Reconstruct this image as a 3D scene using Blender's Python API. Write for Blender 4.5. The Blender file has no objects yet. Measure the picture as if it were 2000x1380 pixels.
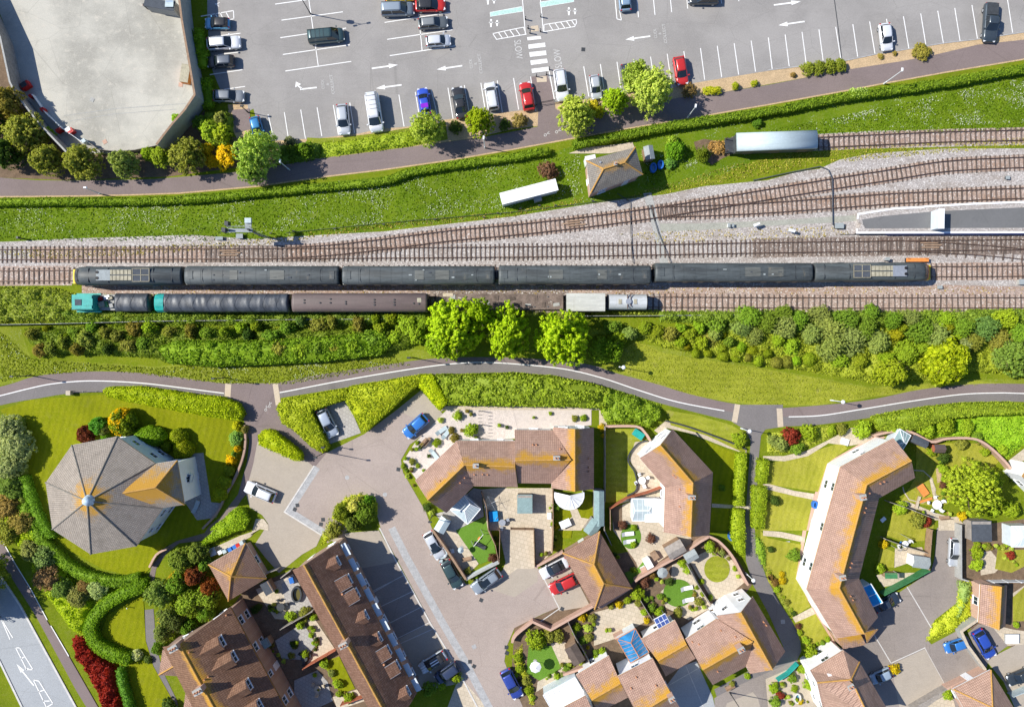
import bpy, bmesh, math, random
import numpy as np
from mathutils import Vector, Matrix, Quaternion, noise as mnoise
from mathutils.geometry import tessellate_polygon
from mathutils.bvhtree import BVHTree
S=13.2; H=118.0
C=bpy.context.scene.collection
rnd=random.Random(7); nr=np.random.default_rng(11)
def P(px,py,z=0.0):
    # photo pixel -> the world point of height z that stands there (metres)
    k=(H-z)/H
    return Vector(((px-1000)/S*k,-(py-690)/S*k,z))
def Q(c,r,s):
    out=[]
    for t in s.split():
        a=t.split(','); out.append((c*500+float(a[0])/4, r*345+float(a[1])/4))
    return out
def X(s):
    return [tuple(float(v) for v in t.split(',')) for t in s.split()]
ALL=[]
def link(o,parent=None):
    C.objects.link(o)
    if parent is not None: o.parent=parent
    return o
def tag(o,label=None,cat=None,group=None,kind=None):
    if label: o['label']=label
    if cat: o['category']=cat
    if group: o['group']=group
    if kind: o['kind']=kind
    if o not in ALL and o.parent is None: ALL.append(o)
    return o
def empty(name,loc,label,cat,rz=0,group=None):
    o=bpy.data.objects.new(name,None); o.empty_display_size=.3
    link(o); o.location=loc; o.rotation_euler=(0,0,rz)
    return tag(o,label,cat,group)
def mobj(name,verts,faces,mat,parent=None,smooth=False,mats=None,midx=None):
    me=bpy.data.meshes.new(name); me.from_pydata([tuple(v) for v in verts],[],faces)
    if mats:
        for m in mats: me.materials.append(m)
        me.polygons.foreach_set('material_index',midx)
    elif mat: me.materials.append(mat)
    if smooth: me.polygons.foreach_set('use_smooth',[True]*len(me.polygons))
    me.update()
    o=bpy.data.objects.new(name,me); link(o,parent); return o
class MB:
    def __init__(s): s.v=[]; s.f=[]
    def add(s,vs,fs):
        b=len(s.v); s.v+= [tuple(v) for v in vs]; s.f+=[tuple(i+b for i in f) for f in fs]; return s
    def box(s,c,d,rz=0,top=1.0,tilt=None):
        x,y,z=d[0]/2,d[1]/2,d[2]/2; vs=[]
        ca,sa=math.cos(rz),math.sin(rz)
        for sz in(-1,1):
            k=top if sz>0 else 1
            for sx,sy in((-1,-1),(1,-1),(1,1),(-1,1)):
                a,b=sx*x*k,sy*y*k; vs.append((c[0]+a*ca-b*sa,c[1]+a*sa+b*ca,c[2]+sz*z))
        return s.add(vs,[(3,2,1,0),(4,5,6,7),(0,1,5,4),(1,2,6,5),(2,3,7,6),(3,0,4,7)])
    def cyl(s,a,b,r0,r1=None,n=10,cap=True):
        a=Vector(a);b=Vector(b); r1=r0 if r1 is None else r1
        d=(b-a).normalized(); u=d.orthogonal().normalized(); w=d.cross(u); vs=[];fs=[]
        for p,r in((a,r0),(b,r1)):
            for i in range(n):
                t=2*math.pi*i/n; vs.append(p+(u*math.cos(t)+w*math.sin(t))*r)
        for i in range(n): j=(i+1)%n; fs.append((i,j,n+j,n+i))
        if cap: fs.append(tuple(range(n-1,-1,-1))); fs.append(tuple(range(n,2*n)))
        return s.add(vs,fs)
    def dome(s,c,r,h,n=12,m=5,zs=1):
        vs=[];fs=[]
        for j in range(m):
            t=math.pi/2*j/m
            for i in range(n):
                a=2*math.pi*i/n; vs.append((c[0]+r*math.cos(t)*math.cos(a),c[1]+r*math.cos(t)*math.sin(a),c[2]+h*math.sin(t)))
        vs.append((c[0],c[1],c[2]+h))
        for j in range(m-1):
            for i in range(n):
                k=(i+1)%n; fs.append((j*n+i,j*n+k,(j+1)*n+k,(j+1)*n+i))
        for i in range(n): fs.append(((m-1)*n+i,(m-1)*n+(i+1)%n,m*n))
        return s.add(vs,fs)
    def prism(s,pts,z0,z1):
        n=len(pts)
        if area2(pts)<0: pts=pts[::-1]
        vs=[(p[0],p[1],z0) for p in pts]+[(p[0],p[1],z1) for p in pts]
        fs=[(i,(i+1)%n,n+(i+1)%n,n+i) for i in range(n)]
        for t in tessellate_polygon([[Vector((p[0],p[1],0)) for p in pts]]):
            a,b,c=t
            if area2([pts[a],pts[b],pts[c]])<0: a,c=c,a
            fs.append((n+a,n+b,n+c)); fs.append((c,b,a))
        return s.add(vs,fs)
    def build(s,name,mat,parent=None,smooth=False): return mobj(name,s.v,s.f,mat,parent,smooth)
def area2(p): return sum(p[i][0]*p[(i+1)%len(p)][1]-p[(i+1)%len(p)][0]*p[i][1] for i in range(len(p)))/2
def W2(pts,z=0): return [tuple(P(a,b,z))[:2] for a,b in pts]
def smooth_line(pts,n=6,closed=False):
    out=[]; N=len(pts)
    rng=range(N) if closed else range(N-1)
    for i in rng:
        g=lambda k: pts[k%N] if closed else pts[min(max(k,0),N-1)]
        p0,p1,p2,p3=g(i-1),g(i),g(i+1),g(i+2)
        for j in range(n):
            t=j/n; out.append(tuple(0.5*((2*p1[k])+(-p0[k]+p2[k])*t+(2*p0[k]-5*p1[k]+4*p2[k]-p3[k])*t*t+(-p0[k]+3*p1[k]-3*p2[k]+p3[k])*t**3) for k in range(2)))
    if not closed: out.append(tuple(pts[-1]))
    return out
def offset(pts,d,closed=False):
    # 2D offset to the left of the walking direction
    N=len(pts); out=[]
    for i in range(N):
        a=pts[i-1] if (i>0 or closed) else None; b=pts[i]; c=pts[(i+1)%N] if (i<N-1 or closed) else None
        ns=[]
        for u,v in((a,b),(b,c)):
            if u is None or v is None: continue
            dx,dy=v[0]-u[0],v[1]-u[1]; l=math.hypot(dx,dy) or 1e-9; ns.append((-dy/l,dx/l))
        if len(ns)==1: n=ns[0]; k=1
        else:
            n=(ns[0][0]+ns[1][0],ns[0][1]+ns[1][1]); l=math.hypot(*n) or 1e-9; n=(n[0]/l,n[1]/l)
            k=1/max(.45,n[0]*ns[0][0]+n[1]*ns[0][1])
        out.append((b[0]+n[0]*d*k,b[1]+n[1]*d*k))
    return out
LAYER=[0]
LC={}
def sheet(name,pts,mat,layer,px=True,h=None):
    # flat ground surface; h: real thickness (a raised bed or pavement)
    w=W2(pts) if px else pts
    LC[layer]=LC.get(layer,0)+1; z=0.005*layer+.0005*(LC[layer]%9)
    if area2(w)<0: w=w[::-1]
    tri=tessellate_polygon([[Vector((p[0],p[1],0)) for p in w]])
    fs=[]
    for a,b,c in tri:
        if area2([w[a],w[b],w[c]])<0: a,c=c,a
        fs.append((a,b,c))
    vs=[(p[0],p[1],z+(h or 0)) for p in w]
    if h:
        n=len(w); vs+=[(p[0],p[1],0) for p in w]; fs+=[(n+i,n+(i+1)%n,(i+1)%n,i) for i in range(n)]
    o=mobj(name,vs,fs,mat); tag(o,kind='structure'); return o
def ribbon(name,line,w,mat,z,h=0.0,px=True,parent=None,closed=False):
    l=W2(line) if px else line
    a=offset(l,w/2,closed); b=offset(l,-w/2,closed); n=len(l)
    vs=[(p[0],p[1],z+h) for p in a]+[(p[0],p[1],z+h) for p in b]
    m=n if closed else n-1
    fs=[(n+i,n+(i+1)%n,(i+1)%n,i) for i in range(m)]
    if h>0:
        vs+=[(p[0],p[1],0) for p in a]+[(p[0],p[1],0) for p in b]
        for i in range(m):
            j=(i+1)%n; fs+=[(i,j,2*n+j,2*n+i),(n+j,n+i,3*n+i,3*n+j)]
        if not closed: fs+=[(0,2*n,3*n,n),(n-1,2*n-1,4*n-1,3*n-1)]
    return mobj(name,vs,fs,mat,parent)
# ---------------- materials
MATS={}
def nt(name):
    m=bpy.data.materials.new(name); m.use_nodes=True; n=m.node_tree; n.nodes.clear()
    o=n.nodes.new('ShaderNodeOutputMaterial'); b=n.nodes.new('ShaderNodeBsdfPrincipled')
    n.links.new(b.outputs[0],o.inputs[0]); MATS[name]=m
    return m,n,b
def N(n,t,**k):
    x=n.nodes.new(t)
    for a,v in k.items(): setattr(x,a,v)
    return x
def sock(n,node,i,v):
    if isinstance(v,bpy.types.NodeSocket): n.links.new(v,node.inputs[i])
    elif v is not None: node.inputs[i].default_value=v
def math_(n,op,a,b=None,c=None,clamp=False):
    x=N(n,'ShaderNodeMath',operation=op); x.use_clamp=clamp
    for i,v in enumerate((a,b,c)): sock(n,x,i,v)
    return x.outputs[0]
def mix(n,f,a,b,mode='MIX'):
    x=N(n,'ShaderNodeMix',data_type='RGBA',blend_type=mode)
    sock(n,x,0,f)
    for i,v in((6,a),(7,b)):
        if isinstance(v,tuple) and len(v)==3: v=v+(1,)
        sock(n,x,i,v)
    return x.outputs[2]
def noise_(n,vec,scale,detail=3,rough=.6,out=0,dist=0):
    x=N(n,'ShaderNodeTexNoise'); sock(n,x,'Vector',vec); x.inputs['Scale'].default_value=scale; x.inputs['Detail'].default_value=detail; x.inputs['Roughness'].default_value=rough; x.inputs['Distortion'].default_value=dist
    return x.outputs[out]
def vor(n,vec,scale,out='Color',feat='F1'):
    x=N(n,'ShaderNodeTexVoronoi',feature=feat); sock(n,x,'Vector',vec); x.inputs['Scale'].default_value=scale; return x.outputs[out]
def ramp(n,f,stops):
    x=N(n,'ShaderNodeMapRange'); x.clamp=True; sock(n,x,0,f); x.inputs[1].default_value=stops[0]; x.inputs[2].default_value=stops[1]
    x.interpolation_type='SMOOTHSTEP'
    return x.outputs[0]
def world_pos(n): return N(n,'ShaderNodeNewGeometry').outputs['Position']
def obj_pos(n): return N(n,'ShaderNodeTexCoord').outputs['Object']
def mapping(n,vec,sc=(1,1,1),rot=(0,0,0)):
    x=N(n,'ShaderNodeMapping'); sock(n,x,'Vector',vec); x.inputs['Scale'].default_value=sc; x.inputs['Rotation'].default_value=rot; return x.outputs[0]
def bump(n,b,h,st=.4,d=.05):
    x=N(n,'ShaderNodeBump'); x.inputs['Strength'].default_value=st; x.inputs['Distance'].default_value=d; sock(n,x,'Height',h); n.links.new(x.outputs[0],b.inputs['Normal'])
def simple(name,col,rough=.7,var=.15,scale=2.0,metal=0,world=False,grain=0,bmp=0,spec=.3,coat=0,stretch=(1,1,1)):
    m,n,b=nt(name); pos=world_pos(n) if world else obj_pos(n)
    if stretch!=(1,1,1): pos=mapping(n,pos,stretch)
    f=noise_(n,pos,scale,5,.65)
    f=ramp(n,f,(.3,.7))
    lo=tuple(c*(1-var) for c in col); hi=tuple(min(1,c*(1+var)) for c in col)
    c=mix(n,f,lo,hi)
    if grain:
        g=noise_(n,pos,scale*9,2,.5)
        c=mix(n,grain,c,mix(n,ramp(n,g,(.35,.65)),tuple(v*.55 for v in col),tuple(min(1,v*1.45) for v in col)))
        if bmp: bump(n,b,g,bmp,.03)
    n.links.new(c,b.inputs['Base Color']); b.inputs['Roughness'].default_value=rough; b.inputs['Metallic'].default_value=metal
    b.inputs['Specular IOR Level'].default_value=spec; b.inputs['Coat Weight'].default_value=coat
    return m
def grass(name,c1,c2,c3,dais=0,stripe=None,scale=.35,patch=0):
    m,n,b=nt(name); pos=world_pos(n)
    a=ramp(n,noise_(n,pos,scale,4,.6),(.35,.65)); f=noise_(n,pos,3.2,4,.75); g=noise_(n,mapping(n,pos,(1,1,1)),13,3,.8)
    c=mix(n,a,c1,c2); c=mix(n,ramp(n,f,(.42,.78)),c,c3); c=mix(n,math_(n,'MULTIPLY',ramp(n,noise_(n,pos,.11,4,.6),(.42,.66)),.45),c,tuple(v*.6 for v in c1)); 
    dk=tuple(v*.45 for v in c1)
    c=mix(n,math_(n,'MULTIPLY',ramp(n,g,(.62,.42)),.6),c,dk)
    if stripe:
        w=N(n,'ShaderNodeTexWave'); sock(n,w,'Vector',mapping(n,pos,(1,1,1),(0,0,stripe))); w.inputs['Scale'].default_value=.33; w.inputs['Distortion'].default_value=3; w.inputs['Detail'].default_value=2
        c=mix(n,math_(n,'MULTIPLY',w.outputs['Fac'],.14),c,tuple(min(1,v*1.35) for v in c2))
    if patch:
        c=mix(n,math_(n,'MULTIPLY',ramp(n,noise_(n,pos,.5,5,.7),(.55,.72)),patch),c,(.34,.28,.13))
    if dais:
        pm=ramp(n,noise_(n,pos,.33,4,.75,dist=.6),(.5,.68)); d=vor(n,pos,3.3,'Distance'); d2=noise_(n,pos,6,2,.7)
        s=math_(n,'MULTIPLY',ramp(n,d,(.42,.2)),ramp(n,d2,(.46,.56))); s=math_(n,'MULTIPLY',s,math_(n,'MULTIPLY_ADD',pm,.95,.04))
        c=mix(n,math_(n,'MULTIPLY',s,dais),c,(.72,.74,.62))
    n.links.new(c,b.inputs['Base Color']); b.inputs['Roughness'].default_value=.9; b.inputs['Specular IOR Level'].default_value=.1
    bump(n,b,math_(n,'ADD',g,f),.7,.08); return m
def asphalt(name,col,var=.12,patch=.25,warm=None):
    m,n,b=nt(name); pos=world_pos(n)
    big=noise_(n,pos,.12,5,.6); mid=noise_(n,pos,1.1,5,.7); fine=noise_(n,pos,9,3,.8)
    c=mix(n,ramp(n,big,(.35,.65)),tuple(v*(1-var) for v in col),tuple(v*(1+var) for v in col))
    c=mix(n,math_(n,'MULTIPLY',ramp(n,mid,(.5,.75)),patch),c,warm or tuple(v*1.25 for v in col))
    c=mix(n,math_(n,'MULTIPLY',ramp(n,noise_(n,pos,.5,6,.75,dist=1.5),(.6,.75)),.35),c,tuple(v*.72 for v in col))
    c=mix(n,math_(n,'MULTIPLY',ramp(n,noise_(n,pos,.75,3,.6,dist=.8),(.68,.74)),.3),c,tuple(v*.55 for v in col))
    cr=vor(n,mapping(n,pos,(.11,.17,1),(0,0,.2)),1,'Distance','DISTANCE_TO_EDGE'); c=mix(n,math_(n,'MULTIPLY',ramp(n,cr,(.006,.001)),.35),c,tuple(v*.5 for v in col))
    c=mix(n,math_(n,'MULTIPLY',ramp(n,noise_(n,mapping(n,pos,(.08,1.4,1),(0,0,.15)),1,4,.6),(.5,.75)),.16),c,tuple(v*1.35 for v in col))
    c=mix(n,.22,c,mix(n,ramp(n,fine,(.35,.65)),tuple(v*.5 for v in col),tuple(v*1.6 for v in col)))
    n.links.new(c,b.inputs['Base Color']); b.inputs['Roughness'].default_value=.85; b.inputs['Specular IOR Level'].default_value=.2
    bump(n,b,fine,.35,.02); return m
def paving(name,c1,c2,mort,bw=.2,bh=.1,rot=0,msz=.012):
    m,n,b=nt(name); pos=mapping(n,world_pos(n),(1,1,1),(0,0,rot))
    x=N(n,'ShaderNodeTexBrick'); sock(n,x,'Vector',pos); x.inputs['Scale'].default_value=1
    x.inputs['Brick Width'].default_value=bw; x.inputs['Row Height'].default_value=bh; x.inputs['Mortar Size'].default_value=msz
    for k,v in(('Color1',c1),('Color2',c2),('Mortar',mort)): x.inputs[k].default_value=v+(1,)
    c=x.outputs['Color']; c=mix(n,math_(n,'MULTIPLY',ramp(n,noise_(n,pos,.8,5,.7),(.4,.7)),.3),c,tuple(v*.7 for v in c1))
    c=mix(n,math_(n,'MULTIPLY',noise_(n,pos,7,2,.8),.35),c,tuple(v*1.25 for v in c2))
    n.links.new(c,b.inputs['Base Color']); b.inputs['Roughness'].default_value=.85; return m
def roofmat(name,c1,c2,lich=1.0,fall=1.6,tile=.34,off=-.5,lcol=(.6,.32,.045)):
    m,n,b=nt(name); uv=N(n,'ShaderNodeUVMap',uv_map='slope').outputs[0]; pos=world_pos(n)
    x=N(n,'ShaderNodeTexBrick'); sock(n,x,'Vector',uv); x.offset=0.0; x.inputs['Scale'].default_value=1
    x.inputs['Brick Width'].default_value=.27; x.inputs['Row Height'].default_value=tile*.85; x.inputs['Mortar Size'].default_value=.022; x.inputs['Mortar Smooth'].default_value=.8
    for k,v in(('Color1',c1),('Color2',c2),('Mortar',tuple(t*.5 for t in c1))): x.inputs[k].default_value=v+(1,)
    c=x.outputs['Color']
    c=mix(n,math_(n,'MULTIPLY',ramp(n,noise_(n,pos,.7,5,.7),(.4,.7)),.55),c,tuple(v*.62 for v in c1))
    c=mix(n,math_(n,'MULTIPLY',ramp(n,noise_(n,mapping(n,uv,(1.6,.18,1)),1,4,.7),(.52,.75)),.4),c,tuple(v*.6 for v in c1))
    c=mix(n,math_(n,'MULTIPLY',ramp(n,noise_(n,pos,5,4,.8),(.55,.75)),.45),c,tuple(min(1,v*1.6) for v in c2))
    c=mix(n,math_(n,'MULTIPLY',ramp(n,noise_(n,pos,9,2,.6),(.66,.74)),.6),c,tuple(v*.35 for v in c1))
    if lich:
        sep=N(n,'ShaderNodeSeparateXYZ'); sock(n,sep,0,uv); v=sep.outputs[1]
        a=noise_(n,pos,.55,5,.7); f=noise_(n,pos,4.5,5,.8)
        t=math_(n,'ADD',math_(n,'MULTIPLY_ADD',a,2.3,off),math_(n,'MULTIPLY',f,1.4)); t=math_(n,'SUBTRACT',t,math_(n,'MULTIPLY',v,1/fall)); 
        msk=math_(n,'MULTIPLY',ramp(n,t,(.5,1.3)),lich,clamp=True)
        c=mix(n,msk,c,mix(n,f,lcol,tuple(v*.72 for v in lcol)))
        sp=math_(n,'MULTIPLY',ramp(n,noise_(n,pos,3.3,5,.8),(.6,.72)),.5*lich,clamp=True); c=mix(n,sp,c,tuple(v*.85 for v in lcol))
    n.links.new(c,b.inputs['Base Color']); b.inputs['Roughness'].default_value=.85; b.inputs['Specular IOR Level'].default_value=.15
    bump(n,b,math_(n,'SUBTRACT',1,x.outputs['Fac']),.8,.05); return m
def paint():
    m,n,b=nt('car_paint'); c=N(n,'ShaderNodeObjectInfo').outputs['Color']
    n.links.new(c,b.inputs['Base Color']); b.inputs['Roughness'].default_value=.32; b.inputs['Metallic'].default_value=.25; b.inputs['Coat Weight'].default_value=.6; b.inputs['Coat Roughness'].default_value=.08
    d=noise_(n,obj_pos(n),6,3,.6); n.links.new(mix(n,math_(n,'MULTIPLY',d,.12),c,(.4,.37,.33)),b.inputs['Base Color']); return m
def foliage(name='foliage',trans=.3,var=.4):
    m=bpy.data.materials.new(name); m.use_nodes=True; n=m.node_tree; n.nodes.clear(); MATS[name]=m
    o=N(n,'ShaderNodeOutputMaterial'); c=mix(n,1,N(n,'ShaderNodeObjectInfo').outputs['Color'],(2.3,2.0,1.0),'MULTIPLY')
    ri=N(n,'ShaderNodeNewGeometry').outputs['Random Per Island']; pos=world_pos(n)
    c1=mix(n,1,c,(1+var,1+var*.9,1.2),'MULTIPLY'); c0=mix(n,1,c,(1-var*.8,1-var*.65,1-var*.5),'MULTIPLY')
    cc=mix(n,ri,c0,c1); cc=mix(n,math_(n,'MULTIPLY',ramp(n,noise_(n,pos,1.3,4,.7),(.5,.7)),.3),cc,mix(n,1,c,(1.35,1.05,.8),'MULTIPLY'))
    d=N(n,'ShaderNodeBsdfPrincipled'); n.links.new(cc,d.inputs['Base Color']); d.inputs['Roughness'].default_value=.6; d.inputs['Specular IOR Level'].default_value=.22
    t=N(n,'ShaderNodeBsdfTranslucent'); n.links.new(mix(n,1,cc,(1.3,1.5,.5),'MULTIPLY'),t.inputs[0])
    s=N(n,'ShaderNodeMixShader'); s.inputs[0].default_value=trans; n.links.new(d.outputs[0],s.inputs[1]); n.links.new(t.outputs[0],s.inputs[2]); n.links.new(s.outputs[0],o.inputs[0])
    return m
def glassm(name,col,rough=.08):
    m,n,b=nt(name); b.inputs['Base Color'].default_value=col+(1,); b.inputs['Roughness'].default_value=rough; b.inputs['Specular IOR Level'].default_value=.8; return m
FOL=foliage(); PAINT=paint()
M={}
M['grass']=grass('meadow_grass',(.17,.24,.006),(.25,.3,.01),(.34,.35,.06),patch=.15)
M['meadow']=grass('flowering_grass',(.125,.22,.003),(.185,.27,.008),(.27,.32,.06),dais=.85,patch=.15)
M['verge']=grass('verge_grass',(.22,.28,.012),(.3,.34,.03),(.42,.43,.11),dais=.25,patch=.25)
M['lawn']=grass('mown_lawn',(.225,.26,.004),(.29,.31,.006),(.36,.35,.03),stripe=.25,patch=.08)
M['turf']=grass('plain_turf',(.14,.29,.03),(.17,.33,.04),(.2,.35,.06))
M['drylawn']=grass('dry_lawn',(.28,.32,.022),(.38,.4,.04),(.46,.45,.09),stripe=1.6,patch=.35)
M['lawn_brightened']=grass('lawn_exposure_brightened',(.33,.34,.03),(.43,.41,.05),(.52,.48,.1),stripe=.25,patch=.12)  # front lawns lightened in colour to carry the brighter exposure on the right
M['soil']=simple('bare_soil',(.16,.11,.07),.95,.4,1.2,world=True,grain=.5,bmp=.5)
M['bark']=simple('bark_chips',(.47,.34,.2),.95,.2,1.0,world=True,grain=.5,bmp=.6)
M['carpark']=asphalt('car_park_asphalt',(.285,.27,.255))
M['path']=asphalt('mauve_path_asphalt',(.2,.158,.15),.08)
M['pathgrey']=asphalt('grey_path_asphalt',(.18,.165,.16),.08)
M['road']=asphalt('cul_de_sac_asphalt',(.345,.285,.25),.08)
M['platform']=asphalt('platform_asphalt',(.15,.15,.15),.08)
M['tarmac']=asphalt('main_road_asphalt',(.33,.345,.355),.06)
M['tarmac2']=asphalt('smooth_grey_asphalt',(.26,.225,.2),.1)
M['yard']=asphalt('pale_yard_concrete',(.4,.385,.335),.24,.85,(.55,.51,.43))
M['block']=paving('beige_block_paving',(.36,.31,.25),(.42,.36,.29),(.25,.22,.18))
M['slab']=paving('pale_patio_slabs',(.45,.38,.28),(.54,.46,.35),(.33,.28,.2),.6,.6,.3,.03)
M['slabgrey']=paving('grey_patio_slabs',(.33,.31,.29),(.4,.38,.35),(.22,.2,.19),.5,.5,.5,.03)
M['gravel']=simple('pinkish_gravel',(.56,.49,.44),.95,.15,2,world=True,grain=.5,bmp=.5)
M['gravelb']=simple('buff_gravel',(.46,.39,.3),.95,.15,2,world=True,grain=.5,bmp=.5)
M['kerb']=simple('pale_kerb_stone',(.55,.53,.5),.8,.15,1.5,world=True,grain=.3)
M['kerbdark']=simple('grey_kerb_stone',(.36,.36,.36),.8,.2,1.5,world=True,grain=.3)
M['beige']=simple('beige_tactile_paving',(.52,.43,.32),.85,.1,3,world=True,grain=.3)
M['white']=simple('white_road_paint',(.78,.77,.74),.7,.12,3,world=True,grain=.3)
M['wornwhite']=simple('worn_road_paint',(.52,.51,.49),.7,.3,2.5,world=True,grain=.5)
M['teal_mark']=simple('pale_teal_road_paint',(.42,.62,.55),.7,.2,3,world=True,grain=.3)
M['ballast']=None
def ballast(name,c1,c2,c3,sc=1.0):
    m,n,b=nt(name); pos=world_pos(n)
    v=vor(n,pos,7,'Color'); sep=N(n,'ShaderNodeSeparateColor'); sock(n,sep,0,v)
    c=mix(n,sep.outputs[0],tuple(t*.68 for t in c1),tuple(min(1,t*1.32) for t in c1))
    c=mix(n,math_(n,'MULTIPLY',ramp(n,noise_(n,mapping(n,pos,(.25,1,1)),.55*sc,6,.7),(.42,.68)),.75),c,mix(n,sep.outputs[1],tuple(t*.7 for t in c2),tuple(t*1.3 for t in c2)))
    c=mix(n,math_(n,'MULTIPLY',ramp(n,noise_(n,mapping(n,pos,(.5,1,1)),1.6,5,.75),(.58,.72)),.7),c,c3)
    c=mix(n,math_(n,'MULTIPLY',ramp(n,sep.outputs[2],(.86,.93)),.6),c,(.72,.7,.66))
    n.links.new(c,b.inputs['Base Color']); b.inputs['Roughness'].default_value=.95; bump(n,b,noise_(n,pos,10,2,.6),.9,.06); return m
M['ballast']=ballast('pink_grey_ballast',(.39,.355,.33),(.29,.245,.21),(.25,.19,.12))
M['ballastrust']=ballast('rusty_ballast',(.38,.29,.24),(.3,.19,.13),(.23,.16,.1))
M['ballastdark']=ballast('oily_ballast',(.24,.19,.16),(.16,.12,.1),(.1,.08,.06))
M['rail']=simple('rusty_rail_steel',(.13,.08,.06),.6,.3,3,metal=.3)
M['railshine']=simple('worn_bright_rail',(.5,.5,.5),.3,.1,3,metal=.8)
M['sleeper']=simple('weathered_sleeper_timber',(.17,.13,.11),.9,.55,.9,world=True,grain=.4)
M['brick']=paving('brown_brick',(.3,.17,.12),(.36,.21,.15),(.4,.34,.28),.22,.075)
M['bricklight']=simple('pale_pink_brick',(.5,.33,.25),.85,.12,2,world=True,grain=.5)
M['render']=simple('white_render',(.82,.82,.82),.8,.05,1,world=True)
M['renderblue']=simple('pale_grey_render',(.62,.68,.72),.8,.05,1,world=True)
M['upvc']=simple('white_upvc',(.8,.81,.82),.4,.04,2)
M['pane']=glassm('window_glass',(.02,.035,.05))
M['carglass']=glassm('car_glass',(.015,.022,.03),.05)
M['consglass']=simple('conservatory_glazing',(.62,.7,.75),.2,.06,1.5,spec=.7)
M['blueglass']=simple('blue_tinted_glazing',(.03,.2,.42),.12,.3,1.2,spec=.8)
M['wood']=simple('fence_timber',(.3,.2,.13),.85,.3,2,grain=.4,world=True)
M['woodgrey']=simple('weathered_grey_timber',(.3,.27,.24),.85,.3,2,grain=.4,world=True)
M['woodred']=simple('reddish_stained_timber',(.4,.13,.07),.8,.2,2,grain=.4,world=True)
M['trunk']=simple('tree_bark',(.1,.075,.05),.95,.3,3,grain=.4)
M['concrete']=simple('grey_concrete',(.36,.36,.34),.9,.15,1.5,grain=.4,world=True)
M['black']=simple('black_rubber',(.015,.015,.017),.6,.2,5)
M['dark']=simple('dark_grey_paint',(.05,.055,.06),.5,.2,3)
M['metal']=simple('galvanised_steel',(.5,.52,.54),.4,.1,3,metal=.6)
M['whitemetal']=simple('white_painted_steel',(.75,.78,.8),.4,.05,3)
M['red']=simple('red_paint',(.5,.02,.015),.4,.1,3)
M['orange']=simple('orange_paint',(.7,.25,.06),.6,.15,2,grain=.3)
M['yellow']=simple('yellow_paint',(.75,.55,.04),.5,.1,2)
M['blue']=simple('blue_plastic',(.03,.15,.5),.4,.1,3)
M['tealp']=simple('teal_paint',(.02,.33,.29),.5,.2,1.5,grain=.25)
M['greenp']=simple('green_paint',(.05,.2,.08),.6,.2,2)
M['feltgrey']=simple('grey_roofing_felt',(.3,.33,.33),.9,.12,1.5,grain=.3)
M['feltdark']=simple('dark_roofing_felt',(.07,.08,.095),.9,.2,1.5,grain=.3)
M['feltteal']=simple('blue_grey_roofing_felt',(.22,.31,.31),.9,.15,1.5,grain=.3)
M['terracotta']=simple('terracotta',(.5,.24,.13),.8,.15,4)
M['ridge']=simple('lichened_ridge_tile',(.47,.26,.07),.9,.35,3,grain=.5,world=True)
M['ridgegrey']=simple('grey_ridge_tile',(.22,.2,.17),.9,.35,2,grain=.5,world=True)
M['rail_light']=simple('amber_lens',(.8,.4,.1),.3,.05,3)
M['headl']=simple('headlamp_lens',(.7,.72,.75),.15,.05,3,spec=.8)
M['taill']=simple('tail_lamp_lens',(.45,.01,.01),.2,.05,3,spec=.6)
M['roofA']=roofmat('pink_brown_roof_tiles',(.41,.26,.2),(.48,.315,.245),1.0,2.2)
M['roofB']=roofmat('dark_brown_roof_tiles',(.195,.105,.07),(.265,.155,.11),.6,.9,.4)
M['roofF']=roofmat('dark_lichened_roof_tiles',(.2,.11,.07),(.27,.155,.1),.95,1.8,.4)
M['roofC']=roofmat('brown_roof_tiles',(.31,.19,.14),(.38,.24,.175),.95,2.4,.4)
M['roofD']=roofmat('taupe_slate_tiles',(.33,.285,.24),(.4,.345,.29),.95,3.0,.3,-.1)
M['roofE']=roofmat('grey_hut_roof_tiles',(.24,.215,.19),(.31,.28,.24),.6,1.5,.3)
M['roofP']=roofmat('pale_pink_roof_tiles',(.44,.28,.21),(.5,.33,.25),.25,1.0)
M['solar']=simple('solar_cells',(.06,.1,.3),.2,.2,3)
M['bluesheet']=simple('bright_blue_sheeting',(.02,.3,.66),.35,.1,1.5)

M['petal']=simple('white_petals',(.55,.6,.42),.8,.05,2)

def _sl():
    m=M['sleeper']; n=m.node_tree; b=[x for x in n.nodes if x.type=='BSDF_PRINCIPLED'][0]; src=b.inputs['Base Color'].links[0].from_socket
    r=N(n,'ShaderNodeNewGeometry').outputs['Random Per Island']; o=N(n,'ShaderNodeObjectInfo').outputs['Random']
    n.links.new(mix(n,math_(n,'MULTIPLY',math_(n,'FRACT',math_(n,'ADD',r,o)),.7),src,(.07,.055,.045)),b.inputs['Base Color'])
_sl()
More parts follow.
